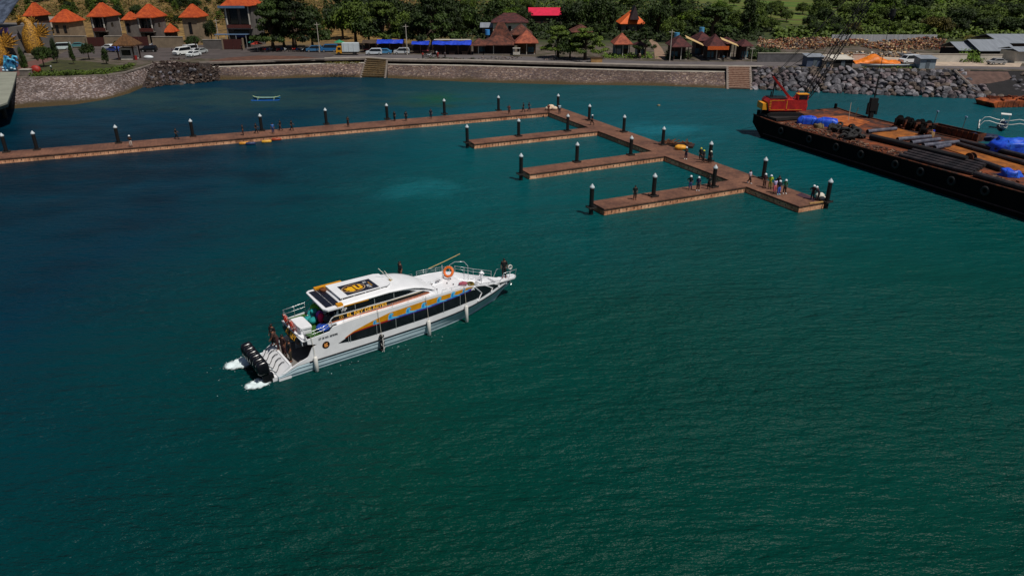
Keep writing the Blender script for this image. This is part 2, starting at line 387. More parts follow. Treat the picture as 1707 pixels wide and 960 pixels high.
def groundpoly(name,pts,dz,m):
    ps=[G(x,y,LZ+dz) for x,y in pts];b=MB();b.add([(x,y,LZ+dz) for x,y in ps],[tuple(range(len(ps)))]);return b.build(name,m,kind='structure',fix=False)
groundpoly('parking_area',[(86,97),(110,86),(150,78),(400,75),(520,83),(560,92),(540,100),(330,98),(262,102),(205,100),(150,96)],.013,ASPH2)
groundpoly('lawn',[(60,124),(66,108),(95,100),(150,103),(215,111),(228,115),(176,123.5),(111,126.5)],.012,mat('lawn_grass',S(52,54,16),.95,.35,.5,bump=.05))
groundpoly('garden_path',[(-60,122),(18,110),(78,96),(90,99),(40,117),(30,127)],.018,mat('red_brick_paving',S(98,66,58),.9,.2,.8))
groundpoly('dirt_area',[(345,103),(380,96.5),(430,93),(500,94),(545,99),(480,101.5)],.02,mat('bare_earth',S(88,58,44),.95,.3,.5,bump=.06))
groundpoly('side_lane',[(1092,99),(1112,99),(1104,82),(1096,72),(1086,66),(1082,68),(1090,80)],.017,mat('lane_dirt',S(138,112,92),.9,.2,.6))
groundpoly('sand_yard',[(1265,101),(1400,106),(1560,110),(1700,112),(1707,100),(1530,98),(1420,92),(1290,90)],.014,mat('sandy_ground',S(176,158,140),.95,.18,.5,bump=.04))
# revetment faces
COB=cobble('cobble_revetment',[S(66,50,46),S(116,94,82),S(88,74,76),S(156,136,120)],S(56,43,36),2.2,gs=.06)
COBL=cobble('cobble_headland',[S(74,58,50),S(120,100,90),S(92,80,80),S(184,170,166),S(106,88,78)],S(66,50,42),2.9,gs=.07)
def face(name,top,bot,mt,sag=0,px=None,**kw):
    """sloping sheet between two traced world polylines with a skirt under the water"""
    n=len(top);vs=[]
    for a,c in zip(top,bot):
        a=Vector(a);c=Vector(c);d=(c-a)
        vs+=[a+Vector((0,0,0)),a.lerp(c,.35)+Vector((0,0,-sag)),a.lerp(c,.7)+Vector((0,0,-sag*.6)),c,c+d*.35]
    fs=[]
    for i in range(n-1):
        for j in range(4):fs.append((i*5+j+1,(i+1)*5+j+1,(i+1)*5+j,i*5+j))
    b=MB();b.add(vs,fs);return b.build(name,mt,**kw)
def w3(px,py,z):x,y=G(px,py,z);return (x,y,z)
# headland wall, left
T=[(-900,150),(-400,138),(29,128.6),(111,127.6),(178,124.6),(210,119.5),(233,113),(250,108),(262,105)]
Bt=[(-900,235),(-400,215),(30,181),(123,175),(178,166),(198,161),(216,156),(236,147),(252,137)]
hw=face('headland_wall',[w3(x,y,3.38) for x,y in T],[w3(x,y,0) for x,y in Bt],COBL,label='curved pale cobbled sea wall below the garden at the left',cat='sea wall')
b=MB();pts=[Vector(w3(x,y,3.46)) for x,y in T]
for a,c in zip(pts,pts[1:]):
    d=(c-a).normalized();n_=Vector((-d.y,d.x,0))*.25
    b.add([a-n_,c-n_,c+n_,a+n_,a-n_-Vector((0,0,.3)),c-n_-Vector((0,0,.3)),c+n_-Vector((0,0,.3)),a+n_-Vector((0,0,.3))],[(0,1,2,3),(4,5,1,0),(7,6,2,3)])
b.build('coping',CONC,hw)
# main wall: sloped cobble face, a recess painted shade-dark and an overhanging wave lip
def mainwall(x0,x1,label,mt=COB):
    n=max(3,int((x1-x0)/25)+1);pxs=[x0+(x1-x0)*i/(n-1) for i in range(n)]
    SB=[(332,134),(419,133),(550,128.5),(642,130.3),(780,137),(939,141.5),(1100,143.4),(1211,148),(1255,149)]
    tops=[];bots=[]
    for q in pxs:
        l=lip(q);d=Vector((l.x,l.y,0)).normalized()
        tops.append(tuple(l-d*.9-Vector((0,0,1.0))));bots.append(w3(q,interp(SB,q)[0],0))
    root=empty('sea_wall',(0,0,0),0,label,'sea wall','sections of the long sloping sea wall')
    face('cobble_slope',tops,bots,mt,parent=root)
    b=MB();c=MB();e_=MB()
    for i in range(n-1):
        l0,l1=lip(pxs[i]),lip(pxs[i+1]);d=Vector((l0.x,l0.y,0)).normalized()
        a0,a1=Vector(tops[i]),Vector(tops[i+1])
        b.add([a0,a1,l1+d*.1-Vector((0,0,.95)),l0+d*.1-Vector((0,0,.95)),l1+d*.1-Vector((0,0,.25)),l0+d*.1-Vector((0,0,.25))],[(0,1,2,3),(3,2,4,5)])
        o=-d*.75;z=Vector((0,0,.28));u=Vector((0,0,.16))
        c.add([l0+o+u,l1+o+u,l1+d*.35+u,l0+d*.35+u,l0+o-z,l1+o-z,l1+d*.35-z,l0+d*.35-z],[(0,1,2,3),(4,7,6,5),(4,5,1,0),(3,2,6,7)])
        k=-d*.35;z2=Vector((0,0,.12))
        e_.add([a0+k+z2*.2,a1+k+z2*.2,a1+d*.05+z2,a0+d*.05+z2,a0+k-z2,a1+k-z2],[(0,1,2,3),(4,5,1,0)])
    b.build('recess',mat('recess_shade_concrete',S(40,32,28),.9,.3,.6),root);c.build('wave_lip',CONC,root);e_.build('kerb',CONCL,root)  # recess concrete coloured dark for the shade under the lip
    return root
mainwall(332,608,'cobbled sea wall from the rubble corner to the wide steps')
mainwall(646,1211,'longest cobbled sea wall section between the two flights of steps')
STN=cobble('mossy_stone_step',[S(80,64,38),S(112,90,56),S(96,82,58)],S(56,44,28),1.6,gs=.12,bump=.02)
STB=mat('red_brick_step',S(120,88,72),.9,.25,2.,bump=.03,c2=S(150,122,104))
def steps(x0,x1,b0,b1,n,mt,label):
    A0,A1=lip(x0),lip(x1);B0,B1=Vector(w3(b0[0],b0[1],0)),Vector(w3(b1[0],b1[1],0))
    root=empty('sea_steps',(0,0,0),0,label,'steps')
    b=MB()
    for i in range(n):
        t0=i/n;t1=(i+1)/n;z=Vector((0,0,3.4/n*.98))
        p0=A0.lerp(B0,t0);p1=A1.lerp(B1,t0);q0=A0.lerp(B0,t1);q1=A1.lerp(B1,t1)
        zt=3.5-3.4*t0
        f=lambda v,z_:Vector((v.x,v.y,z_))
        b.add([f(p0,zt),f(p1,zt),f(q1,zt),f(q0,zt),f(q0,zt-3.4/n),f(q1,zt-3.4/n)],[(3,2,1,0),(4,5,2,3)])
    b.build('step_flight',mt,root)
    for s_,(A,B) in enumerate(((A0,B0),(A1,B1))):
        c=MB();u=(A1-A0).normalized()*.28
        A_=A+Vector((0,0,.2));B_=B+(B-A)*.06
        c.add([A_-u,A_+u,B_+u+Vector((0,0,.28)),B_-u+Vector((0,0,.28)),A_-u-Vector((0,0,1)),A_+u-Vector((0,0,1)),B_+u-Vector((0,0,1)),B_-u-Vector((0,0,1))],[(3,2,1,0),(0,4,7,3),(1,2,6,5),(2,3,7,6),(0,1,5,4)])
        c.build('side_kerb',CONC,root)
    return root
steps(611,645,(602,129.4),(642,130.3),9,STN,'wide mossy stone steps down the sea wall below the street stalls')
steps(1213,1250,(1213,148.3),(1252,149.5),12,STB,'brick steps beside the boulder bank')
# rubble corner
def blob_rock(seed,sub=2):
    import bmesh
    bm=bmesh.new();bmesh.ops.create_icosphere(bm,subdivisions=sub,radius=1)
    rnd=random.Random(seed)
    pl=[(Vector((rnd.uniform(-1,1),rnd.uniform(-1,1),rnd.uniform(-1,1))).normalized(),rnd.uniform(.5,.8)) for _ in range(11)]
    for v in bm.verts:
        for n_,d_ in pl:
            k=v.co.dot(n_)
            if k>d_:v.co-=n_*(k-d_)*.92
        v.co*=1+.08*noise.noise(v.co*2+Vector((seed,0,0)))
    me=bpy.data.meshes.new('boulder');bm.to_mesh(me);bm.free();return me
ROCKM=[]
for nm,a,b_ in(('boulder_grey',S(74,72,78),S(122,120,126)),('boulder_mauve',S(84,74,78),S(136,122,124)),('boulder_brown',S(86,72,64),S(128,112,100)),('boulder_light',S(104,102,108),S(156,152,156))):
    ROCKM.append(mat(nm,tuple(q*.6 for q in a),.9,.2,.9,c2=tuple(q*.82 for q in b_),bump=.05,rnd=.25))
rocks=[]
for i in range(9):
    me=blob_rock(i);me.materials.append(ROCKM[0]);rocks.append(me)
def rock(p_,s_,label,group,name='boulder',cat='boulder',mi=None,flat=.75):
    o=bpy.data.objects.new(name,random.choice(rocks));col.objects.link(o)
    o.location=p_;o.scale=(s_*random.uniform(.85,1.25),s_*random.uniform(.8,1.1),s_*random.uniform(flat*.8,flat*1.15));o.rotation_euler=(random.uniform(-.4,.4),random.uniform(-.4,.4),random.uniform(0,6.3))
    o.material_slots[0].link='OBJECT';o.material_slots[0].material=ROCKM[mi if mi is not None else random.choice([0,0,1,1,2,3])]
    tag(o,label,cat,group);return o
RUBD=mat('rubble_earth',S(44,34,30),.95,.35,.8,bump=.15)
T=[(240,110.5),(255,106),(280,104),(305,105),(330,106),(350,106)];Bt=[(232,150),(250,147),(280,143),(305,141),(330,139),(372,134)]
face('rubble_bank',[w3(x,y,3.35) for x,y in T],[w3(x,y,-.2) for x,y in Bt],RUBD,kind='structure')
T=[(1250,112),(1400,114),(1593,117),(1640,118),(1720,119),(1900,120),(2300,120)];Bt=[(1255,150),(1387,157),(1556,164),(1640,166),(1720,166),(1900,170),(2300,180)]
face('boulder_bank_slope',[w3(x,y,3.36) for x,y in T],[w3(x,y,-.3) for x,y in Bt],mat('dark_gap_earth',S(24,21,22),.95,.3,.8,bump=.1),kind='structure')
for i in range(36):
    px=random.uniform(246,362);t=random.random()**.55
    py=interp([(252,112),(345,112)],px)[0]*(1-t)+interp([(246,147),(362,136)],px)[0]*t;z=3.2*(1-t)
    x,y=G(px,py,z);rock((x,y,z+.1),random.uniform(.25,.7),'dark boulder tumbled at the rubble corner of the bay','boulders in the rubble corner',mi=random.choice([0,2,2,1,0]))
for i in range(12):
    px=random.uniform(1690,1800);t=random.random();x,y=G(px,120*(1-t)+160*t,3.2*(1-t));rock((x,y,3.2*(1-t)),random.uniform(.6,1.0),'boulder of the bank beyond the slipway at the right edge','boulders beyond the slipway')
# big boulder bank, each boulder on its own
n=0;nrow=8
for r_ in range(nrow):
    t=(r_+.5)/nrow
    w0,w1=1258,1650-(30 if r_<4 else 0)
    pxx=w0+random.uniform(0,6)
    while pxx<w1:
        py=interp([(1250,112.5),(1600,118)],pxx)[0]*(1-t)+interp([(1250,150),(1387,157),(1556,164),(1650,167)],pxx)[0]*t
        z=3.3*(1-t)-.1;x,y=G(pxx,py,z)
        sz=random.uniform(.75,1.1) if random.random()<.8 else random.uniform(1.1,1.35)
        rock((x+random.uniform(-.2,.2),y,z+random.uniform(-.05,.2)),sz,'rounded boulder in the grey rock bank behind the barge','boulders of the rock bank');n+=1
        pxx+=sz*12.8
print('bank boulders',n)
# slipway at the right end of the boulder bank
sl=face('slipway',[w3(x,y,z) for x,y,z in [(1594,119,3.45),(1635,119.5,3.45),(1680,120,3.45)]],[w3(x,y,z) for x,y,z in [(1632,153,.5),(1662,154,.4),(1698,150,.5)]],mat('ramp_concrete',S(88,66,58),.9,.25,.8,bump=.03),label='brown concrete slipway beside the boulder bank at the right',cat='slipway')
b=MB();b.tube([w3(1592,118.5,3.6),w3(1612,138,2.0),w3(1634,155,.5)],.3,6);b.build('edge_kerb',CONC,sl)
for px,py,z in [(1690,128,2.8),(1700,135,2.2),(1706,124,3),(1703,144,1.2),(1695,150,.8),(1708,152,.7),(1640,160,.5),(1655,160,.4),(1668,161,.3),(1625,152,.9),(1716,140,1.6),(1720,128,2.6)]:
    x,y=G(px,py,z);rock((x,y,z),random.uniform(.6,1),'boulder at the foot and far side of the slipway','boulders round the slipway')
# pier slab at the far left
pr=empty('concrete_pier',(0,0,0),0,'flat pale concrete pier deck reaching in at the left edge','pier')
P=[G(x,y,4.0) for x,y in [(-300,118),(28,120.5),(20,150),(12,171),(-2,176),(-300,190)]]
MB().prism(P,3.72,4.0).build('deck',mat('pier_deck',S(136,138,124),.85,.12,.3,bump=.01),pr,fix=True)
P2=[G(x,y,4.0) for x,y in [(-300,119),(26.5,121.5),(18.5,150),(11,170),(-3,174.6),(-300,188)]]
MB().prism(P2,3.1,3.715).build('edge_beam',mat('pier_fascia',S(84,98,90),.8,.2,.5),pr,fix=True)
for px,py in [(-40,175),(0,165),(10,150),(14,135),(-40,150)]:
    x,y=G(px,py,3.5);MB().cyl((x,y,-2),(x,y,3.09),.4,n=10).build('pier_column',mat('pier_column_dark',S(40,38,34),.8,.2,.6),pr,smooth=False)  # columns much darker than the pier deck
# ================================================================ FLOATING PONTOON
def cubemat(name,ca,cb,rough=.75,grid=.5,line=.035,dark=.35,zlines=True):
    m,N,L,p=nt(name);tc=N.new('ShaderNodeTexCoord');mp=N.new('ShaderNodeMapping');mp.inputs['Rotation'].default_value=(0,0,R(-24.5));L.new(tc.outputs['Object'],mp.inputs[0])
    sx=N.new('ShaderNodeSeparateXYZ');L.new(mp.outputs[0],sx.inputs[0])
    def M(op,a,b=0):
        n=N.new('ShaderNodeMath');n.operation=op
        for i,v in enumerate((a,b)):
            if isinstance(v,(int,float)):n.inputs[i].default_value=v
            else:L.new(v,n.inputs[i])
        return n.outputs[0]
    g=None
    for k in((0,1) if not zlines else (0,1)):
        f=M('FRACT',M('DIVIDE',M('ADD',sx.outputs[k],500),grid));l=M('LESS_THAN',f,line/grid);g=l if g is None else M('MAXIMUM',g,l)
    n=N.new('ShaderNodeTexNoise');n.inputs['Scale'].default_value=.28;n.inputs['Detail'].default_value=9;n.inputs['Roughness'].default_value=.75;L.new(tc.outputs['Object'],n.inputs['Vector'])
    r=N.new('ShaderNodeValToRGB');L.new(n.outputs[0],r.inputs[0]);e=r.color_ramp.elements;e[0].position=.36;e[1].position=.64;e[0].color=c4(ca);e[1].color=c4(cb)
    s=N.new('ShaderNodeTexNoise');s.inputs['Scale'].default_value=3;s.inputs['Detail'].default_value=5;L.new(tc.outputs['Object'],s.inputs['Vector'])
    k=N.new('ShaderNodeMapRange');k.inputs[1].default_value=.3;k.inputs[2].default_value=.7;k.inputs[3].default_value=.75;k.inputs[4].default_value=1.22;L.new(s.outputs[0],k.inputs[0])
    q=N.new('ShaderNodeVectorMath');q.operation='SCALE';L.new(r.outputs[0],q.inputs[0])
    L.new(M('MULTIPLY',k.outputs[0],M('SUBTRACT',1,M('MULTIPLY',g,dark))),q.inputs['Scale']);L.new(q.outputs[0],p.inputs['Base Color']);p.inputs['Roughness'].default_value=rough
    return m
DECKM=cubemat('pontoon_deck_rust_brown',S(84,54,42),S(132,90,68))
FACEM=cubemat('pontoon_side_salmon',S(176,110,74),S(250,194,152),line=.05,dark=.4)
FACED=mat('weed_stain',S(58,40,22),.9,.4,2)
def seg(root,name,a,b,w,z=.75,first=False):
    a=Vector((a[0],a[1],0));b=Vector((b[0],b[1],0));d=(b-a);Lg=d.length;d.normalize();n=Vector((-d.y,d.x,0))
    def rect(ww,ext):return [tuple((a-d*ext-n*ww)[:2]),tuple((b+d*ext-n*ww)[:2]),tuple((b+d*ext+n*ww)[:2]),tuple((a-d*ext+n*ww)[:2])]
    m=MB();m.prism(rect(w/2,0),z-.12,z);dk=m.build('deck',DECKM,root)
    m=MB();m.prism(rect(w/2+.05,.05),z-.185,z-.123);m.build('rubbing_strip',mat('dark_pontoon_strip',S(30,18,15),.8,.3,2),dk)
    # float cubes: two courses with rounded gaps
    m=MB();k=int(Lg/.5)
    m2=MB()
    for s in(-1,1):
        for i in range(k):
            c=a+d*(.25+i*Lg/k)+n*(s*(w/2-.16))
            m.boxr((c.x,c.y,.28),(Lg/k-.03,.30,.55),math.atan2(d.y,d.x))
            if i%2==0:
                c2=a+d*(i*Lg/k)+n*(s*(w/2+.0));m2.boxr((c2.x,c2.y,.33),(.11,.06,.11),math.atan2(d.y,d.x))
    for e_,sg in((a,1),(b,-1)):
        kk=int(w/.5)
        for i in range(kk):
            c=e_+n*(-w/2+.25+i*(w-.1)/kk)+d*(sg*.14);m.boxr((c.x,c.y,.278),(.30,(w-.1)/kk-.03,.55),math.atan2(d.y,d.x))
    m.prism(rect(w/2-.33,-.33),-.3,.5)
    f=m.build('float_course',FACEM,root)
    m2.build('connector_pins',mat('pin_dark',S(70,38,26),.8,.2,2),f)
    m=MB();m.prism(rect(w/2-.05,-.05),-.25,.06);m.build('weed_line',FACED,f)
pon=empty('floating_pontoon',(5.3,135.2,0),0,'rust brown floating pontoon walkway with three fingers on the still harbour','pontoon')
pon.location=(0,0,0)
UX,UY=.912,.410
seg(pon,'w',(-103.2,88.2),(7.2,136.1),4.7)
a0=(7.25,137.4);a1=(34.55,78.15)
def armpt(t,off):
    d=Vector((a1[0]-a0[0],a1[1]-a0[1])).normalized();n=Vector((d.y,-d.x));return (a0[0]+d.x*t-n.x*off*-1*-1,a0[1]+d.y*t-n.y*off)
seg(pon,'a',a0,a1,4.3,z=.754)
seg(pon,'f',(-6.4,109.3),(13.9,118.75),3.0,z=.758)
seg(pon,'f',(1.65,92.3),(22.0,102.3),3.0,z=.758)
seg(pon,'f',(9.7,77.7),(29.4,87.1),3.1,z=.758)
# plate and mat laid on the deck
b=MB();P=[G(x,y,.78) for x,y in [(1327,325),(1336,321.5),(1362,333),(1356,335.5)]];b.prism(P,.757,.79);b.build('rubber_mat',mat('maroon_mat',S(60,34,48),.8,.2,2),fix=True,label='dark maroon mat near the outer end of the pontoon arm',cat='mat')
b=MB();b.boxr((*G(1365,337.5,.8),.81),(2.6,.18,.1),R(18));b.build('timber_plank',mat('yellow_timber',S(176,140,84),.7,.2,3),label='pale yellow timber plank at the outer tip of the pontoon',cat='plank')
# ---------------- mooring piles
PM=mat('pile_steel_black',S(13,12,12),.55,.3,2,bump=.01)
CAPM=mat('pile_cap_white',S(184,194,198),.5,.08,4)
COLL=mat('pile_collar_steel',S(60,54,50),.6,.3,4,metal=.3)
def pile_proto():
    r=empty('mooring_pile',(0,0,0))
    b=MB();b.cyl((0,0,-3),(0,0,3.1),.245,n=18);b.build('shaft',PM,r,smooth=False)
    b=MB();b.cyl((0,0,3.103),(0,0,3.22),.285,n=20);b.cyl((0,0,3.22),(0,0,3.58),.285,.03,n=20);b.build('cap',CAPM,r)
    b=MB();b.boxr((0,.42,.86),(.9,.12,.12));b.boxr((0,-.42,.86),(.9,.12,.12));b.boxr((.42,0,.86),(.12,.72,.12));b.boxr((-.42,0,.86),(.12,.72,.12))
    for s in(-1,1):
        for t in(-1,1):b.cyl((s*.42,t*.42,.76),(s*.42,t*.42,1.0),.07,n=6)
    g=b.build('guide_collar',COLL,r)
    return r
PL=[(62,250,'leftmost full pile along the long walkway, leaning nearest the pale sea wall'),
(198,239,'second pile from the left, beside the person in pale trousers'),
(322,228,'third pile from the left along the long walkway'),
(436.7,218.5,'fourth pile from the left, among the walking people'),
(544.4,208,'fifth pile from the left on the empty middle stretch of walkway'),
(645.7,199.5,'sixth pile from the left beside two standing people'),
(741,191,'seventh pile from the left on the long walkway'),
(831,185,'eighth pile, left of the walkway corner with the arm'),
(930,182,'pile at the far corner where walkway meets the arm'),
(982,201,'first pile down the far side of the arm'),
(1039.5,220.6,'second pile down the far side of the arm'),
(1104.5,242,'pile beside the debris raft'),
(1182.5,269,'pile behind the three helmeted people'),
(1272,298,'pile behind the crowded group of people'),
(1378.3,337,'pile at the outer tip of the pontoon arm, nearest the black barge'),
(779,238.5,'pile at the free end of the farthest finger'),
(864.5,227.5,'pile halfway along the farthest finger'),
(946,219,'pile at the root of the farthest finger'),
(868.5,291,'pile at the free end of the middle finger'),
(961.4,270.7,'pile halfway along the middle finger'),
(1051,259,'pile at the root of the middle finger'),
(985.5,347,'pile at the free end of the nearest finger'),
(1089,327.5,'pile halfway along the nearest finger'),
(1189,312,'pile at the root of the nearest finger beside a dark clad person'),
(11,254,'pile cut by the left edge of the view in the pier shadow')]
pp=pile_proto()
for i,(px,py,l) in enumerate(PL):
    o=pp if i==0 else copy_tree(pp);x,y=G(px,py,.75);o.location=(x,y,0);o.rotation_euler[2]=R(24.5)
    tag(o,'black '+l if l.startswith('pile') else l.replace('pile','black pile',1),'mooring pile','black white-capped piles of the pontoon')
# ================================================================ PEOPLE
def skin(name,vs,es,rad,sub=1):
    me=bpy.data.meshes.new('t');me.from_pydata(vs,es,[]);o=bpy.data.objects.new('t',me);col.objects.link(o)
    md=o.modifiers.new('s','SKIN');md.use_smooth_shade=True
    for i,r_ in enumerate(rad):
        me.skin_vertices[0].data[i].radius=(r_,r_) if not isinstance(r_,tuple) else r_
    me.skin_vertices[0].data[0].use_root=True
    sb=o.modifiers.new('u','SUBSURF');sb.levels=sub;sb.render_levels=sub
    bpy.context.view_layer.update();dg=bpy.context.evaluated_depsgraph_get()
    r_=bpy.data.meshes.new_from_object(o.evaluated_get(dg));r_.name=name
    bpy.data.objects.remove(o);bpy.data.meshes.remove(me);r_.materials.clear();return r_
def pose(kind):
    # figure faces -y ; returns joint dict
    J=dict(pel=(0,0,.93),wai=(0,0,1.08),che=(0,.0,1.28),ub=(0,.01,1.42),nek=(0,0,1.49),hd=(0,-.02,1.60),top=(0,-.01,1.70))
    for s,k in((-1,'R'),(1,'L')):
        J['sh'+k]=(s*.18,.01,1.40);J['hp'+k]=(s*.10,0,.88);J['kn'+k]=(s*.11,-.02,.49);J['an'+k]=(s*.12,.02,.09);J['to'+k]=(s*.14,-.14,.035)
        J['el'+k]=(s*.25,.03,1.13);J['ha'+k]=(s*.26,-.05,.90)
    if kind=='walk':
        J['knR']=(-.1,-.2,.52);J['anR']=(-.11,-.22,.12);J['toR']=(-.12,-.38,.08)
        J['knL']=(.1,.06,.49);J['anL']=(.11,.34,.17);J['toL']=(.11,.22,.05)
        J['elR']=(-.25,.14,1.15);J['haR']=(-.24,.02,.94);J['elL']=(.25,-.08,1.14);J['haL']=(.22,-.27,1.0)
    if kind=='hips':
        J['elR']=(-.40,.08,1.18);J['haR']=(-.2,-.05,1.02);J['anL']=(.17,.02,.09);J['toL']=(.22,-.13,.035)
    if kind=='phone':
        J['elR']=(-.24,-.06,1.15);J['haR']=(-.1,-.28,1.32);J['elL']=(.24,-.06,1.15);J['haL']=(.08,-.28,1.30)
    if kind=='point':
        J['elR']=(-.3,-.22,1.33);J['haR']=(-.33,-.46,1.36)
    if kind=='lean':
        for k in('wai','che','ub','nek','hd','top','shR','shL'):
            x,y,z=J[k];h=z-.93;J[k]=(x,y-h*.5,.93+h*.87)
        J['elR']=(-.25,-.34,1.08);J['haR']=(-.2,-.46,.86);J['elL']=(.25,-.34,1.08);J['haL']=(.2,-.48,.88)
    if kind=='sit':
        d=.48
        for k in J:
            x,y,z=J[k];J[k]=(x,y,z-d)
        for s,k in((-1,'R'),(1,'L')):
            J['kn'+k]=(s*.14,-.42,.50);J['an'+k]=(s*.14,-.44,.09);J['to'+k]=(s*.15,-.6,.035);J['el'+k]=(s*.25,-.12,.70);J['ha'+k]=(s*.14,-.33,.58)
    return J
def lerp3(a,b,t):return tuple(p_*(1-t)+q*t for p_,q in zip(a,b))
PMESH={}
def person_meshes(kind):
    if kind in PMESH:return PMESH[kind]
    J=pose(kind)
    names=['pel','wai','che','ub','nek','hd','top'];V=[J[n] for n in names];E=[(i,i+1) for i in range(6)]
    Rr=[(.14,.11),(.125,.10),(.15,.11),(.13,.10),(.055,.055),(.085,.10),(.05,.06)]
    ix={n:i for i,n in enumerate(names)}
    def chain(fr,pts,rs):
        p_=ix[fr]
        for q,r_ in zip(pts,rs):
            V.append(q);Rr.append((r_,r_));E.append((p_,len(V)-1));p_=len(V)-1
        return p_
    for k in'RL':
        s=-1 if k=='R' else 1
        h=Vector(J['ha'+k]);d=(h-Vector(J['el'+k])).normalized();pm=tuple(h+d*.06)
        chain('ub',[J['sh'+k],lerp3(J['sh'+k],J['el'+k],.5),J['el'+k],J['ha'+k],pm],[.065,.05,.04,.028,.036])
        chain('pel',[J['hp'+k],lerp3(J['hp'+k],J['kn'+k],.4),J['kn'+k],lerp3(J['kn'+k],J['an'+k],.35),J['an'+k],J['to'+k]],[.10,.085,.06,.056,.038,.034])
    body=skin('person_body',V,E,Rr)
    # fingers, nose, ears
    b=MB()
    for k in'RL':
        s=-1 if k=='R' else 1
        h=Vector(J['ha'+k]);d=(h-Vector(J['el'+k])).normalized();sd=d.cross(Vector((s,0,0))).normalized() if abs(d.x)<.9 else Vector((0,1,0))
        cu=d.cross(sd).normalized()
        for f in range(4):
            o=h+d*.075+sd*((f-1.5)*.02);ln=(.062,.075,.07,.055)[f]
            b.tube([o,o+d*ln*.55+cu*.008,o+d*ln*.85+cu*.028],[.0095,.0085,.007],5)
        o=h+d*.03+sd*.035;b.tube([o,o+sd*.02+d*.03,o+sd*.022+d*.055+cu*.015],[.011,.009,.008],5)
    hd=Vector(J['hd'])
    b.add([hd+Vector((0,-.125,-.02)),hd+Vector((-.016,-.095,-.02)),hd+Vector((.016,-.095,-.02)),hd+Vector((0,-.092,.03))],[(0,1,2),(0,3,1),(0,2,3)])
    for s in(-1,1):b.ell(hd+Vector((s*.088,.0,0)),(.012,.022,.03),6,4)
    import bmesh
    bm=bmesh.new();bm.from_mesh(body);t=b.mesh('t',[]);bm.from_mesh(t);bm.to_mesh(body);bm.free();bpy.data.meshes.remove(t)
    # shirt
    V2=[lerp3(J['pel'],J['hpL'],0) if False else (J['pel'][0],J['pel'][1],J['pel'][2]-.03),J['wai'],J['che'],J['ub'],lerp3(J['ub'],J['nek'],.5)];E2=[(0,1),(1,2),(2,3),(3,4)];R2=[(.185,.155),(.17,.145),(.2,.155),(.17,.135),(.075,.075)]
    for k in'RL':
        V2+=[J['sh'+k],lerp3(J['sh'+k],J['el'+k],.5),lerp3(J['sh'+k],J['el'+k],.95)];n_=len(V2);E2+=[(3,n_-3),(n_-3,n_-2),(n_-2,n_-1)];R2+=[(.1,.1),(.08,.08),(.068,.068)]
    shirt=skin('shirt',V2,E2,R2)
    V3=[lerp3(J['pel'],J['wai'],.8),J['pel']];E3=[(0,1)];R3=[(.175,.145),(.18,.15)]
    for k in'RL':
        V3+=[J['hp'+k],lerp3(J['hp'+k],J['kn'+k],.45),J['kn'+k],lerp3(J['kn'+k],J['an'+k],.88)];n_=len(V3);E3+=[(1,n_-4),(n_-4,n_-3),(n_-3,n_-2),(n_-2,n_-1)];R3+=[(.13,.13),(.118,.118),(.092,.092),(.075,.075)]
    tr=skin('trousers',V3,E3,R3)
    t=Vector(J['top']);hb=MB();hb.ell(hd+Vector((0,.02,.035)),(.10,.115,.105),12,8);hair=hb.mesh('hair',[],True)
    hb=MB();hb.ell(hd+Vector((0,.005,.06)),(.135,.155,.12),14,8);hb.cyl(hd+Vector((0,-.02,.03)),hd+Vector((0,-.02,.05)),.165,.16,14);helm=hb.mesh('helmet',[],True)
    sb=MB()
    for k in'RL':
        a,c=Vector(J['an'+k]),Vector(J['to'+k]);sb.tube([a+(a-c)*.35+Vector((0,0,-.03)),a.lerp(c,.5)+Vector((0,0,-.01)),c+(c-a)*.3],[.05,.055,.04],8)
    shoes=sb.mesh('shoes',[],True)
    hm=MB();
    for s in(-1,1):hm.ell(hd+Vector((s*.032,-.098,.01)),(.011,.006,.007),6,4)
    eyes=hm.mesh('eyes',[])
    for me in(body,shirt,tr,hair,helm,shoes,eyes):
        me.materials.clear();me.materials.append(DKI)
    PMESH[kind]=dict(body=body,shirt=shirt,trousers=tr,hair=hair,helmet=helm,shoes=shoes,eyes=eyes);return PMESH[kind]
SKIN=mat('skin_brown',S(128,84,60),.55,.08,8);HAIRM=mat('hair_black',S(14,11,10),.6,.2,9)
CL={}
def cloth(rgb):
    if rgb not in CL:CL[rgb]=mat('cloth_%d'%len(CL),S(*rgb),.85,.18,6)
    return CL[rgb]
def person(loc,rz,kind,shirt,trou,head,label,shoes=(30,26,24),group=None,scale=1):
    M_=person_meshes(kind);r=empty('person',loc,rz,label,'person',group);r.scale=(scale,)*3
    def part(nm,key,m):
        o=bpy.data.objects.new(nm,M_[key]);col.objects.link(o);o.parent=r;o.material_slots[0].link='OBJECT';o.material_slots[0].material=m;return o
    bd=part('body','body',SKIN);part('shirt','shirt',cloth(shirt));part('trousers','trousers',cloth(trou));part('shoes','shoes',cloth(shoes));part('hair','hair',HAIRM);part('eyes','eyes',HAIRM)
    if head:part('helmet','helmet',mat('helmet_%s'%head,S(*{'white':(225,228,230),'yellow':(196,190,40),'pale':(206,210,190)}[head]),.35,.03,3))
    return r
DZ=.76
K=(16,15,17);NV=(22,26,48)
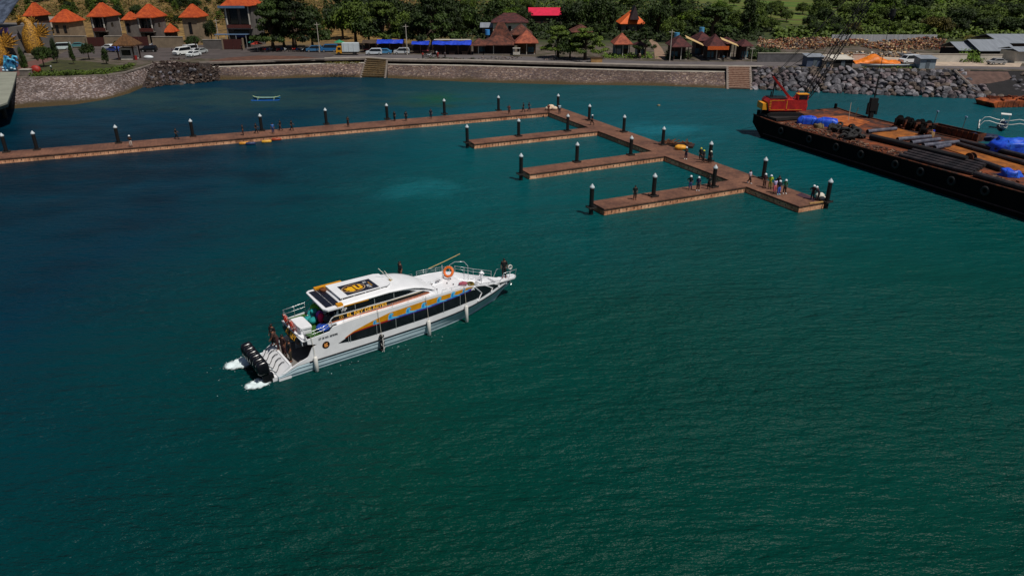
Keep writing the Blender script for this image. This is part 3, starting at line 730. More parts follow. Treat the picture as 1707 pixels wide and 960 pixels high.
PP=[(219,245,'phone',K,(196,178,166),'white','person in white helmet, dark top and pale trousers on the left walkway',200),
(295,232,'walk',K,(24,22,24),None,'person in black striding alone beside the third pile from the left',290),
(405.8,225.7,'stand',(30,22,22),(60,34,28),None,'leftmost of the people walking in a row mid walkway, dark clothes',100),
(428,223,'walk',K,K,None,'dark clad person striding just left of the fourth pile',280),
(455.6,223,'stand',(60,110,180),(30,50,90),None,'person in bright blue shirt on the long walkway',180),
(468,218,'walk',K,(60,36,30),None,'dark clad person just right of the person in blue',90),
(487,218,'walk',K,K,None,'person in black swinging arms at the right of the walking row',270),
(580.7,211.4,'phone',K,(50,30,28),None,'lone person in dark clothes standing on the empty middle walkway',160),
(658,202,'stand',K,K,None,'left of the two dark people right of the sixth pile',150),
(677,202,'stand',(20,24,30),K,None,'right of the two dark people right of the sixth pile',200),
(718.4,198,'stand',(22,24,44),NV,None,'lone dark blue figure left of the seventh pile',180),
(848.7,191,'hips',(96,40,30),(70,40,30),None,'person in reddish brown shirt near the walkway corner',180),
(872.5,187,'walk',K,K,None,'dark walking person, left of the pair by the walkway corner',80),
(882,186,'walk',NV,NV,None,'dark blue walking person, right of the pair by the walkway corner',260),
(914.4,189.6,'stand',(110,44,30),(80,44,34),None,'person in rust red shirt before the pale sacks',190),
(932.5,189.6,'stand',(180,206,214),(40,40,50),None,'person in pale blue shirt by the corner pile',170),
(987,208.8,'walk',(40,44,60),K,'white','white helmeted person striding by the first pile down the arm',120),
(1143,265.5,'phone',(50,34,40),(40,28,60),'white','white helmeted person with white shoes beside the debris raft',150,(220,220,215)),
(1167,267,'stand',K,K,'yellow','left of two yellow helmeted people in black on the arm',180),
(1171.5,271,'hips',K,K,'yellow','right of two yellow helmeted people in black on the arm',200),
(1183.5,272.5,'stand',K,K,'pale','pale helmeted person in black standing in front of a pile',180),
(1248.8,306,'walk',(206,190,204),K,None,'black haired person in pale top and black trousers on the arm',230,(225,225,220)),
(1150,316,'hips',K,(52,66,110),'white','white helmeted person in black top and blue jeans on the nearest finger',180),
(1163,318,'stand',(34,30,70),(30,26,34),'white','white helmeted person in navy jacket on the nearest finger',170,(200,200,200)),
(1181,315.5,'hips',(34,34,36),K,None,'bareheaded dark clad person leaning near the root pile of the nearest finger',140),
(1058,333,'stand',K,K,None,'lone person in black on the outer half of the nearest finger',180,(120,60,40)),
(1273.5,312.4,'stand',(70,34,40),(80,50,40),'white','white helmeted person in dark red shirt, left end of the group',190),
(1282.8,315,'phone',(170,206,30),(128,124,50),'white','white helmeted person in yellow-green vest',160),
(1290.4,321.5,'stand',(190,180,220),(214,110,120),None,'person in lavender top and pink trousers in the group',200),
(1296.5,315.5,'stand',K,K,None,'dark clad person at the back of the group',180),
(1297.3,324.5,'stand',(24,26,46),(50,100,190),'white','white helmeted person in navy top and bright blue jeans',200,(150,210,225)),
(1307,323,'hips',(30,90,60),K,'white','white helmeted person in green top with pale strap, right end of the group',170,(225,225,220)),
(1353.5,332.8,'hips',(70,28,36),(34,36,56),'white','white helmeted person in dark red top by the white sacks',150),
(1363.5,334.5,'lean',(50,32,44),(34,30,40),'white','white helmeted person bending over the white sacks',60)]
for q in PP:
    x,y=G(q[0],q[1],DZ);person((x,y,DZ),R(q[7]-180+random.uniform(-10,10)),q[2],q[3],q[4],q[5],q[6],q[8] if len(q)>8 else (30,26,24),'people on the pontoon')
# sacks and raft
SACK=mat('white_sacking',S(205,200,186),.85,.1,4,bump=.03)
for px,py,s_,l in [(1366,331,.5,'larger'),(1371.5,334,.36,'smaller')]:
    x,y=G(px,py,.76);b=MB();b.ell((0,0,s_*.72),(s_*1.1,s_*.9,s_*.75),12,8,jit=.05);o=b.build('sack',SACK,smooth=True,label=l+' white sack beside the bending worker at the pontoon tip',cat='sack',group='white sacks at the tip');o.location=(x,y,.75)
for i,(px,py,s_) in enumerate([(918,182.5,.62),(924,184,.5),(914,184,.5)]):
    x,y=G(px,py,.76);b=MB();b.ell((0,0,s_*.7),(s_*1.25,s_*.9,s_*.75),12,8,jit=.06);o=b.build('sack',mat('cream_sacking',S(214,190,164),.85,.1,4,bump=.03),smooth=True,label=['middle and largest','rightmost','leftmost'][i]+' cream sack of the heap at the walkway corner',cat='sack',group='cream sacks at the corner');o.location=(x,y,.75)
rf=empty('debris_raft',(*G(1128,243,0),0),R(-20),'low raft heaped with brown timber and tyres beside the pontoon arm','raft')
b=MB();b.box(-2.6,2.6,-1.1,1.1,-.15,.3);b.build('platform',DARKW,rf)
b=MB()
for i in range(26):
    x,y=random.uniform(-2,2.2),random.uniform(-.8,.9);a=random.uniform(0,3.1);l=random.uniform(.5,1.2)
    b.tube([(x-math.cos(a)*l,y-math.sin(a)*l*.5,.38+random.random()*.2),(x+math.cos(a)*l,y+math.sin(a)*l*.5,.45+random.random()*.5)],.07,5)
b.build('timber_heap',mat('broken_timber',S(98,56,28),.85,.4,3,rnd=.0),rf)
for i,(x,y,z) in enumerate([(-2.1,.2,.45),(-1.5,-.3,.5),(-2.3,-.5,.4),(-1.2,.5,.55)]):
    b=MB();b.torus((x,y,z),.34,.13,n=16,k=7);b.build('tyre',RUB,rf,smooth=True)
x,y=G(1134.5,249.5,.76)
b=MB();b.ell((0,0,.35),(.95,.6,.42),12,6,jit=.08);o=b.build('tarpaulin_bundle',mat('yellow_tarpaulin',S(226,158,44),.6,.15,2),smooth=True,label='yellow tarpaulin bundle on the pontoon edge by the debris raft',cat='bundle');o.location=(x,y,.72)
# swimmers' floats beside the long walkway
for px,py,c_,l in [(407,241,(206,140,50),'left orange float'),(444.5,238,(214,160,50),'middle yellow float'),(461,234.5,(150,60,30),'right small rust red float'),(418,241.5,(30,50,90),'dark blue drum')]:
    x,y=G(px,py,0);b=MB();b.tube([(-.75,0,.1),(-.6,0,.16),(.6,0,.16),(.75,0,.1)],[.1,.26,.26,.1],10)
    b.torus((-.3,0,.16),.27,.03,'X',12,5);b.torus((.3,0,.16),.27,.03,'X',12,5)
    o=b.build('float_drum',mat('float_%s'%l[:5],S(*c_),.5,.1,2),smooth=True,label=l+' lying in the water against the long walkway',cat='float',group='floats by the long walkway');o.location=(x,y,0);o.rotation_euler[2]=R(18)
# little blue canoe
def canoe(name,loc,rz,Ln,w,hullm,trim,label,cat,inner=None,group=None):
    r=empty(name,loc,rz,label,cat,group);n=14;vs=[];rim=[]
    for i in range(n+1):
        t=i/n*2-1;x=t*Ln/2;hw=w/2*(1-abs(t)**2.6);zt=.42+.35*abs(t)**4;zb=-.15+.35*abs(t)**4
        vs+=[(x,-hw,zt),(x,-hw*.75,(zt+zb)/2),(x,0,zb),(x,hw*.75,(zt+zb)/2),(x,hw,zt),(x,hw*.8,zt-.02),(x,0,zb+.18),(x,-hw*.8,zt-.02)]
    fs=[(i*8+j,i*8+(j+1)%8,(i+1)*8+(j+1)%8,(i+1)*8+j) for i in range(n) for j in range(8)]
    b=MB();b.add(vs,fs);b.build('hull',hullm,r)
    b=MB();b.tube([( (i/n*2-1)*Ln/2, -w/2*(1-abs(i/n*2-1)**2.6), .45+.35*abs(i/n*2-1)**4) for i in range(n+1)],.045,5);b.tube([( (i/n*2-1)*Ln/2, w/2*(1-abs(i/n*2-1)**2.6), .45+.35*abs(i/n*2-1)**4) for i in range(n+1)],.045,5);b.build('gunwale',trim,r)
    b=MB()
    for k in(-.5,-.15,.2,.55):b.box(k*Ln/2-.12,k*Ln/2+.12,-w*.42,w*.42,.3,.35)
    b.build('thwart',inner or trim,r);return r
cn=canoe('fishing_canoe',(*G(445,166.5,0),0),R(4),5.6,1.05,mat('canoe_blue',S(36,110,150),.5,.12,2),mat('canoe_cream',S(170,196,150),.5,.1,2),'small light blue canoe floating alone in the upper left of the bay','canoe')
b=MB();b.tube([(-2.9,-1.25,.1),(-2.4,-1.25,.05),(2.4,-1.25,.05),(2.9,-1.25,.12)],.09,8);b.build('outrigger_float',mat('float_blue',S(30,110,210),.5,.1,2),cn)
b=MB()
for x in(-1.6,1.7):b.tube([(x,-1.25,.1),(x,-.6,.5),(x,.5,.55)],.035,5)
b.build('outrigger_boom',mat('canoe_cream',(0,0,0)),cn)
# small marker float and mooring line
x,y=G(1098,177,0);b=MB();b.ell((x,y,.05),(.35,.3,.28),10,6);b.build('marker_buoy',mat('dull_buoy',S(120,110,80),.6,.1,3),smooth=True,label='dull yellow marker buoy alone in the basin behind the pontoon arm',cat='buoy')
# ================================================================ FERRY
FO=(-16.95,42.86);FPH=R(36.3)
fe=empty('fast_ferry',(FO[0],FO[1],0),FPH,'white twin deck passenger speedboat with gold wave stripe and black outboards crossing the harbour','ferry')
def tab(T):
    def f(x):
        if x<=T[0][0]:return T[0][1]
        for a,c in zip(T,T[1:]):
            if x<=c[0]:
                t=(x-a[0])/(c[0]-a[0]);return a[1]*(1-t)+c[1]*t
        return T[-1][1]
    return f
ws=tab([(0,1.95),(2,2.05),(12,2.1),(14,2.04),(15.7,1.86),(17,1.52),(18.3,1.08),(19.5,.56),(20.3,.2),(20.7,.04)])
wb=tab([(0,1.9),(9,1.93),(12,1.85),(14,1.62),(15.7,1.28),(17,.85),(18.2,.4),(19,.1),(20.7,.02)])
zs=tab([(0,.42),(.5,.5),(1.3,.86),(7,.9),(12,1.0),(15.7,1.2),(18,1.3),(20.7,1.38)])
wt=tab([(0,2.0),(2,2.02),(12,2.06),(14,2.02),(15.7,1.88),(16.6,1.62),(17.7,1.22),(19.1,.72),(20.2,.3),(20.7,.05)])
zt=tab([(0,2.5),(2.2,2.5),(3,2.56),(3.9,2.64),(4.15,2.92),(5.5,3.03),(7,3.08),(12,3.1),(14,3.03),(15.4,2.94),(16.6,2.62),(17.7,2.26),(19.1,1.9),(20.2,1.62),(20.7,1.5)])
def sp(x,z,s=-1,off=0):
    a,c=zs(x),zt(x);t=max(0,min(1,(z-a)/(c-a) if c>a else 0))
    return Vector((x,s*((ws(x)*(1-t)+wt(x)*t)+off),z))
def sstrip(b,xs,lo,hi,off,m=0,s=-1,th=0):
    """panel on the ship's side between curves lo(x), hi(x)"""
    n=len(xs);vs=[]
    for x in xs:vs+=[sp(x,lo(x),s,off),sp(x,hi(x),s,off)]
    fs=[(2*i,2*i+2,2*i+3,2*i+1) if s<0 else (2*i+1,2*i+3,2*i+2,2*i) for i in range(n-1)]
    b.add(vs,fs,m)
    if th:
        vs2=[v+Vector((0,-s*th,0)) for v in vs];b.add(vs2,[f[::-1] for f in fs],m)
        for k in(0,1):b.add(vs[k::2]+vs2[k::2],[(i,i+1,n+i+1,n+i) for i in range(n-1)],m)
        b.add([vs[0],vs[1],vs2[1],vs2[0]],[(0,1,2,3)],m);b.add([vs[-2],vs[-1],vs2[-1],vs2[-2]],[(0,1,2,3)],m)
def fr(a,c,st=.3):
    n=max(1,int(round((c-a)/st)));return [a+(c-a)*i/n for i in range(n+1)]
# hull
st=fr(0,20.7,.45);vs=[];fs=[];mi=[]
prof=[]
for x in st:
    z=zs(x);t=ss(17,20.7,x)
    kz=-.6+1.6*t*t;W=wb(x)
    zc=lambda q:max(q,kz+.02)
    row=[(0,kz),(W*.85,zc(-.25)),(W,zc(.02)),(W+.03,zc(.03)+.22),(W+.09,zc(.03)+.25),(W+(ws(x)-W)*.6+.02,.55*z+.1+.45*max(0,kz)),(W+(ws(x)-W)*.6+.07,.55*z+.14+.45*max(0,kz)),(ws(x),z-.09)]
    prof.append(row)
b=MB()
for s in(-1,1):
    v=[(x,s*q[0],q[1]) for x,row in zip(st,prof) for q in row];k=8
    b.add(v,[((i)*k+j,(i+1)*k+j,(i+1)*k+j+1,i*k+j+1) for i in range(len(st)-1) for j in range(k-1)])
b.add([(0,-q[0],q[1]) for q in prof[0]]+[(0,q[0],q[1]) for q in prof[0][::-1]],[tuple(range(16))])
hull=b.build('hull',HULLW,fe,fix=True)
b=MB()
for s in(-1,1):
    sl_=[Vector((x,s*(ws(x)+.015),zs(x)-.06)) for x in fr(2.2,20.7,.4)];b.tube(sl_,.05,6)
b.build('rub_rail',BLACK,hull,smooth=True)
# gunwale band + cabin side as one white skin
lo0=lambda x:zs(x)-.05
aft=tab([(1.35,.95),(2.16,1.18),(2.5,1.78),(2.9,1.97),(2.901,9)])
b=MB()
for s in(-1,1):
    sstrip(b,fr(.3,2.9,.1),lo0,lambda x:max(zs(x)+.06,min(aft(x),zt(x))) if x>1.35 else zs(x)+.06,0,0,s,.09)
    sstrip(b,fr(2.9,20.7,.1),lo0,lambda x:zt(x),0,0,s,.09)
    sstrip(b,fr(2.24,2.9,.11),tab([(2.24,2.16),(2.9,1.97)]),lambda x:zt(x),0,0,s,.09)
b.build('cabin_side',WHITE,fe)
# side graphics, both sides
b=MB();g=MB();re_=MB();pu=MB();bl=MB();cy=MB();fr_=MB();sh=MB()
glo=tab([(4.4,1.56),(5.5,1.42),(6.9,1.38),(11.6,1.46),(15.6,1.62),(16.3,1.56),(16.6,1.95)])
ghi=tab([(4.4,1.57),(5.56,2.02),(6.96,2.1),(11.6,2.2),(15.7,2.5),(15.95,2.5),(16.6,1.97)])
gold_lo=tab([(4.9,1.82),(5.6,2.1),(6.96,2.2),(11.6,2.36),(14.5,2.52),(15.95,2.72)])
gold_hi=tab([(4.9,1.84),(5.6,2.16),(7.0,2.5),(8.4,2.76),(11.6,2.9),(15.2,2.86),(15.6,2.84),(15.95,2.74)])
for s in(-1,1):
    sstrip(b,fr(4.4,16.6,.1),glo,ghi,.012,0,s)
    sstrip(g,fr(4.9,15.95,.25),gold_lo,gold_hi,.014,0,s)
    sstrip(re_,fr(4.95,8.5,.25),lambda x:ghi(x)+.004,lambda x:max(gold_lo(x)-.005,ghi(x)+.01),.016,0,s)
    sstrip(pu,fr(8.5,15.7,.3),lambda x:ghi(x)+.004,lambda x:gold_lo(x)-.03,.016,0,s)
    sstrip(bl,fr(8.3,15.8,.3),lambda x:gold_lo(x)-.05,lambda x:gold_lo(x)+.05*ss(8.3,9,x),.019,0,s)
    for wx in(7.3,8.6,10.05,11.35,12.7,13.95,15.0):
        zb=gold_lo(wx)-.02;sz=.5 if wx>8 else .34
        if wx>14.5:sz=.34
        # breaking wave: round head with a curling tail towards the bow
        pts=[(-.5,0),(-.52,.35),(-.4,.72),(-.12,.95),(.2,.9),(.42,.66),(.3,.72),(.12,.62),(.12,.4),(.3,.2),(.7,.08),(1.2,.02),(1.2,-.05)]
        P=[sp(wx+u*sz*1.0,zb+v*sz,s,.023) for u,v in pts]
        cc=sp(wx,zb+.4*sz,s,.023)
        cy=MB();cy.add(P+[cc],[(i,(i+1)%len(P),len(P)) if s<0 else ((i+1)%len(P),i,len(P)) for i in range(len(P))])
        P=[sp(wx+u*sz,zb+v*sz,s,.026) for u,v in [(-.4,.15),(-.38,.45),(-.2,.72),(0,.6),(-.05,.3),(.0,.1)]]
        sh=MB();sh.add(P,[tuple(range(6)) if s<0 else tuple(range(6))[::-1]])
        wv_=cy.build('wave_mark',CYAN,fe);sh.build('wave_shade',BLUE,wv_)
    # mullions of the long window
    for x in(5.15,5.3,7.35,8.9,10.4,13.0,14.55):
        fr_.tube([sp(x,glo(x),s,.03),sp(x+.02,ghi(x),s,.03)],.025,4)
for nm,bb,m in(('side_window',b,GLASS),('gold_stripe',g,GOLD),('red_stripe',re_,paint('stripe_red',168,40,34,.4)),('purple_stripe',pu,PURP),('blue_stripe',bl,BLUE),('window_mullion',fr_,STEEL)):
    bb.build(nm,m,fe)
# bow windows
bw=MB();bf=MB()
lo_=lambda x:zs(x)+.22
hi_=lambda x:zt(x)-.08
for s in(-1,1):
    xs_=fr(16.1,20.15,.2)
    def L_(x):return lo_(x) if x<19.6 else lo_(x)-.2*(x-19.6)
    sstrip(bw,fr(16.1,20.1,.1),lambda x:L_(x)+max(0,16.45-x)*2.2,lambda x:max(hi_(x),L_(x)+.01),.02,0,s)
    for (xa,ta,xb,tb,xc) in ((16.05,1,16.85,.40,16.4),(17.45,1,18.25,.42,18.05),(18.6,1,19.2,.45,19.05)):
        f=lambda x,t:sp(x,lo_(x)*(1-t)+hi_(x)*t,s,.045)
        bf.tube([f(xa,ta),f(xb,tb),f(xc,-.1)],.05,5)
bw.build('bow_window',GLASS,fe);bf.build('bow_window_frame',WHITE,fe)
# decks
def deckpoly(b,xs,w,z,th=.06,m=0):
    n=len(xs);vs=[]
    for x in xs:vs+=[(x,-w(x),z(x)),(x,w(x),z(x)),(x,w(x),z(x)-th),(x,-w(x),z(x)-th)]
    fs=[]
    for i in range(n-1):
        a=4*i;c=a+4
        fs+=[(a,c,c+1,a+1),(a+1,c+1,c+2,a+2),(a+2,c+2,c+3,a+3),(a+3,c+3,c,a)]
    fs+=[(0,1,2,3),(4*n-1,4*n-2,4*n-3,4*n-4)]
    b.add(vs,fs,m)
b=MB();deckpoly(b,fr(4.55,15.55,.4),lambda x:wt(x)-.085,lambda x:zt(x)-.03,.08)
b.box(15.46,15.56,-1.8,1.8,2.2,2.90)
deckpoly(b,fr(15.56,19.0,.3),lambda x:max(.1,ws(x)*.5+wt(x)*.5-.1),lambda x:zt(x)-.52,.06)
deckpoly(b,fr(19.0,20.7,.25),lambda x:max(.03,wt(x)-.02),lambda x:zt(x)-.03,.06)
b.box(18.98,19.06,-.72,.72,1.36,1.87)
dk=b.build('upper_deck',WHITE,fe)
b=MB()
for y0,y1,z in((-1.2,1.2,2.5),(-.8,.8,2.36)):b.box(15.57,15.57+.32*(1 if z>2.45 else 2),y0,y1,z-.3,z)
b.box(17.6,18.6,-.45,.45,1.72,2.02)
b.build('foredeck_step',WHITE,dk)
b=MB();b.add([(16.2,-.75,2.275),(17.3,-.35,1.98),(17.3,.35,1.98),(16.2,.75,2.275)],[(0,1,2,3)]);b.build('grip_mat',mat('grey_grip',S(120,124,130),.8,.1,6),dk)
AG=mat('artificial_grass',S(44,88,22),.95,.2,5)
b=MB();deckpoly(b,fr(2.32,4.6,.3),lambda x:1.93,lambda x:2.50,.03);b.build('grass_mat',AG,fe)
b=MB();deckpoly(b,fr(1.9,4.6,.3),lambda x:1.94 if x>2.3 else 1.94,lambda x:2.46,.08)
b.box(4.56,4.62,-1.95,1.95,2.35,2.86);b.build('aft_upper_deck',WHITE,fe)
# bow platform
b=MB();b.prism([(19.6,-.42),(21.0,-.42),(21.3,-.2),(21.3,.2),(21.0,.42),(19.6,.42)],1.62,1.76);b.box(19.5,20.3,-.3,.3,1.3,1.618)
b.build('bow_platform',WHITE,fe,fix=True)
b=MB();b.cyl((20.5,-.44,1.5),(20.65,-.44,1.3),.03);b.tube([(20.62,-.44,1.38),(20.72,-.44,1.25),(20.55,-.44,1.2)],.025);b.build('anchor',STEEL,fe)
# upper cabin
UP=[(4.0,3.0),(4.3,3.45),(4.72,3.6),(4.75,4.08),(6,4.14),(8.7,4.18),(10.0,4.06),(11.0,3.76),(12.0,3.42),(12.7,3.02)]
uw=tab([(4,1.66),(9,1.66),(11,1.6),(12,1.5),(12.7,1.3)])
b=MB();n=len(UP)
# walls only (open aft), top sealed by the roof
for s in(-1,1):
    xs_=fr(4.0,12.7,.3)
    top=tab([(q[0],q[1]) for q in UP])
    v=[]
    for x in xs_:v+=[(x,s*uw(x),zt(x)-.05),(x,s*uw(x),max(top(x),zt(x)-.04)),(x,s*(uw(x)-.08),zt(x)-.05),(x,s*(uw(x)-.08),max(top(x),zt(x)-.04))]
    b.add(v,[(4*i,4*i+4,4*i+5,4*i+1) for i in range(len(xs_)-1)]+[(4*i+2,4*i+3,4*i+7,4*i+6) for i in range(len(xs_)-1)]+[(0,1,3,2)])
b.box(5.2,5.26,-1.6,1.6,3.0,4.05)
uc=b.build('upper_cabin',WHITE,fe)
b=MB();b.box(5.12,5.19,-1.57,1.57,3.0,4.02);b.build('cabin_doorway',DKI,uc)
# roof: crowned, flowing down to the deck at the front
rz=tab([(4.35,4.16),(6,4.22),(8.7,4.27),(10,4.17),(10.8,4.05),(11.6,3.82),(12.3,3.5),(13.0,3.1)])
rw=tab([(4.35,1.76),(8.7,1.74),(10.2,1.71),(11.2,1.64),(12.1,1.5),(13.0,1.2)])
b=MB();xs_=fr(5.05,13.0,.3);m_=10;vs=[]
for x in xs_:
    for j in range(m_+1):
        u=j/m_*2-1;vs.append((x,u*rw(x),rz(x)+.13*(1-abs(u)**2.5)-.05))
k=m_+1
b.add(vs,[(i*k+j,(i+1)*k+j,(i+1)*k+j+1,i*k+j+1) for i in range(len(xs_)-1) for j in range(m_)])
rm=b.build('roof',WHITE,uc,smooth=True)
sol=rm.modifiers.new('t','SOLIDIFY');sol.thickness=.09;sol.offset=-1
# aft fly frame with dark panels, gold trim
b=MB();b.prism([(3.75,-1.55),(3.95,-1.95),(5.1,-1.97),(5.1,1.97),(4.1,1.95),(3.85,1.7)],4.12,4.23);b.build('hardtop_rim',WHITE,uc,fix=True)
b=MB()
for i,(y0,y1) in enumerate(((-1.5,-.75),(-.7,.0),(.05,.85),(.9,1.6))):b.box(4.0,4.52,y0,y1,4.235,4.265);b.box(4.56,5.04,y0,y1,4.235,4.265)
b.build('solar_panel',mat('solar_dark',S(26,26,36),.25,.3,6),uc)
MB().box(4.7,5.12,-1.9,-1.56,4.233,4.40).build('gold_corner',GOLD,uc);MB().box(4.5,6.6,1.62,1.93,4.26,4.40).build('gold_side_panel',GOLD,uc);MB().box(5.15,7.0,-1.99,-1.965,4.17,4.25).build('gold_strip',GOLD,uc)
# raised roof platform carrying the emblem
b=MB();b.prism([(5.25,-1.12),(9.0,-1.05),(9.4,-.7),(9.4,1.2),(9.0,1.4),(5.25,1.5)],4.41,4.48);pf=b.build('roof_platform',WHITE,uc,fix=True)
b=MB()
for x in(5.4,6.3,7.2,8.4):
    for y in(-1.0,1.2):b.box(x,x+.07,y-.03,y+.03,4.2,4.408)
b.build('platform_post',STEEL,pf);MB().box(5.25,8.7,-1.0,-.94,4.24,4.40).build('platform_gap_shade',DKI,pf)  # dark strip paints the shade in the open gap below the platform
b=MB();b.box(5.85,8.35,-1.0,.78,4.483,4.490);b.build('emblem_panel',mat('emblem_dark',S(30,32,46),.4,.1,3),pf)
ec=(6.72,-.12)
b=MB();n=36
for (ra,rb,zz,mm) in((.88,.66,4.494,0),(.83,.61,4.498,1)):
    b.add([(ec[0]+ra*math.cos(i*2*math.pi/n),ec[1]+rb*math.sin(i*2*math.pi/n),zz) for i in range(n)],[tuple(range(n))],mm)
b.build('emblem_oval',[paint('pale_gold',212,180,140),paint('oval_brown',56,26,14)],pf)
b=MB();z=4.504
def gl(P,m=0):b.add([(ec[0]+u,ec[1]+v,z) for u,v in P],[tuple(range(len(P)))],m)
gl([(.08,.42),(.28,.42),(.28,-.18),(.45,-.18),(.45,.40),(.64,.34),(.66,-.2),(.52,-.38),(.2,-.44),(.08,-.3)])
gl([(-.02,.30),(-.02,-.46),(-.25,-.52),(-.5,-.40),(-.38,-.28),(-.6,-.22),(-.66,-.05),(-.42,-.02),(-.62,.12),(-.7,.22),(-.4,.22),(-.3,.36)])
b.build('emblem_letters',mat('emblem_gold',S(236,176,20),.4,.1,3),pf,fix=False)
WT=paint('white_lettering',226,226,226);GOLT=mat('gold_lettering',S(240,176,44),.4,.08,4);KT=paint('black_lettering',24,22,34)
text('EL   REY',.36,Matrix.Translation((7.78,-.12,4.496))@Matrix.Rotation(-math.pi/2,4,'Z'),WT,pf)
text('FAST  BOAT',.14,Matrix.Translation((8.02,-.12,4.496))@Matrix.Rotation(-math.pi/2,4,'Z'),GOLT,pf)
# side windows and name band on the upper cabin
bt=tab([(4.06,3.12),(4.33,3.48),(8.65,3.5),(11.6,3.5),(12.25,3.2)]);bb_=tab([(4.06,3.09),(8.6,3.09),(12.25,3.12)])
wtop=tab([(4.8,4.05),(8.7,4.13),(9.6,4.04),(10.4,3.86),(10.95,3.68)]);wlo=tab([(4.8,3.585),(8.7,3.585),(10.2,3.61),(10.95,3.66)])
wn=MB();bd=MB();os_=MB();wl=MB();gs=MB();bs=MB()
def uside(bx,xs_,lo,hi,off,s):
    v=[]
    for x in xs_:v+=[(x,s*(uw(x)+off),lo(x)),(x,s*(uw(x)+off),hi(x))]
    bx.add(v,[(2*i,2*i+2,2*i+3,2*i+1) if s<0 else (2*i+1,2*i+3,2*i+2,2*i) for i in range(len(xs_)-1)])
for s in(-1,1):
    uside(wn,fr(4.8,10.95,.25),wlo,wtop,.008,s)
    uside(bd,fr(4.06,12.2,.2),lambda x:bb_(x),lambda x:max(bt(x)-.02,bb_(x)+.005),.008,s)
    uside(os_,fr(4.06,12.2,.2),lambda x:bb_(x)-.015,lambda x:bb_(x)+.05,.014,s)
    uside(bs,fr(8.8,12.0,.2),lambda x:bb_(x)+.07,lambda x:min(bb_(x)+.17,max(bt(x)-.05,bb_(x)+.075)),.013,s)
    uside(gs,fr(4.4,11.5,.3),lambda x:bt(x)-.018,lambda x:bt(x)+.012,.014,s)
    for x in(6.05,7.55,9.1):wl.box(x,x+.05,s*1.668-.006,s*1.668+.006,3.59,4.02)
wn.build('cabin_window',GLASS,uc);bd.build('name_band',BLACK,uc);os_.build('orange_pinstripe',ORNG,uc);bs.build('brown_stripe',mat('brown_vinyl',S(150,80,40),.45,.1,3),uc);gs.build('cream_pinstripe',paint('cream_line',232,214,170),uc);wl.build('window_mullion',STEEL,uc)
for s in(-1,1):
    Mx=Matrix.Translation((6.95,s*1.682,3.31))@(Matrix.Rotation(0 if s<0 else math.pi,4,'Z')@Matrix.Rotation(math.pi/2,4,'X'))
    text('EL REY DE REYES',.37,Mx,GOLT,uc,'boat_name',sx=1.13,ext=.004,off=.012)
    Mx=Matrix.Translation((5.2,s*1.676,3.80))@(Matrix.Rotation(0 if s<0 else math.pi,4,'Z')@Matrix.Rotation(math.pi/2,4,'X'))
    text('VIP',.36,Mx,WT,uc,'vip_lettering',sx=1.0,off=.008)
    b=MB();
    for ra,yy_,mm in((.15,.0,0),(.125,.003,1)):
        b.add([(4.98+ra*math.cos(i*math.pi/10),s*(1.676+yy_),3.30+ra*math.sin(i*math.pi/10)) for i in range(20)],[tuple(range(20)) if s<0 else tuple(range(20))[::-1]],mm)
    b.build('band_roundel',[GOLT,BLACK],uc)
    text('E',.2,Matrix.Translation((4.98,s*1.684,3.30))@(Matrix.Rotation(0 if s<0 else math.pi,4,'Z')@Matrix.Rotation(math.pi/2,4,'X')),GOLT,uc,'roundel_letter')
    # registration and roundel on the quarter
    text('GT 58 NO. 3870/IPB',.19,Matrix.Translation((3.72,s*2.068,2.33))@(Matrix.Rotation(0 if s<0 else math.pi,4,'Z')@Matrix.Rotation(math.pi/2,4,'X')),KT,fe,'registration',sx=.86,off=.003)
    b=MB()
    for ra,yy_,mm in((.27,0,0),(.24,.003,1)):
        b.add([(3.5+ra*math.cos(i*math.pi/14),s*(2.066+yy_),1.75+ra*math.sin(i*math.pi/14)) for i in range(28)],[tuple(range(28)) if s<0 else tuple(range(28))[::-1]],mm)
    b.build('quarter_roundel',[paint('roundel_rim',70,30,16),paint('roundel_black',16,12,12)],fe)
    b=MB();b.add([(3.5+u,s*2.073,1.75+v) for u,v in [(-.1,-.15),(.12,-.16),(.15,-.05),(.06,0),(.13,.08),(.08,.17),(-.02,.10),(-.13,.16),(-.1,.05),(-.16,0)]],[tuple(range(10)) if s<0 else tuple(range(10))[::-1]]);b.build('roundel_crest',mat('crest_gold',S(226,150,80),.4,.1,3),fe)
# aft sign
n=12;P=[]
for i in range(n+1):
    y=1.85-3.75*i/n;P.append((1.92+.16*(y/1.9)**2,y))
b=MB();v=[]
for x,y in P:v+=[(x-.22,y,1.98),(x,y,2.46),(x-.15,y,1.96),(x+.05,y,2.46)]
b.add(v,[(4*i+4,4*i,4*i+1,4*i+5) for i in range(n)]+[(4*i+2,4*i+6,4*i+7,4*i+3) for i in range(n)]+[(4*i+1,4*i+3,4*i+7,4*i+5) for i in range(n)]+[(4*i,4*i+4,4*i+6,4*i+2) for i in range(n)])
b.build('aft_fascia',BLACK,fe)
b=MB();v=[]
for x,y in P:v+=[(x-.012,y,2.455),(x-.012,y,2.50),(x+.5,y*.99,2.452),(x+.5,y*.99,2.5)]
b.add(v,[(4*i+4,4*i,4*i+1,4*i+5) for i in range(n)]+[(4*i+1,4*i+3,4*i+7,4*i+5) for i in range(n)]);b.build('aft_deck_edge',WHITE,fe)
def wa(q):
    y=-(q.x)-.02;return Vector((1.92+.16*(y/1.9)**2-.022-q.z-.22*(.24-q.y)/.48,y,2.22+q.y))
text('EL REY',.5,None,GOLT,fe,'boat_name',sx=1.25,off=.012,warp=wa)
b=MB()
for y0 in(-1.88,1.62):
    b.boxr((1.93,y0+.12,2.22),(.05,.24,.3),0)
b.build('fascia_emblem',paint('fascia_white',210,214,216),fe)
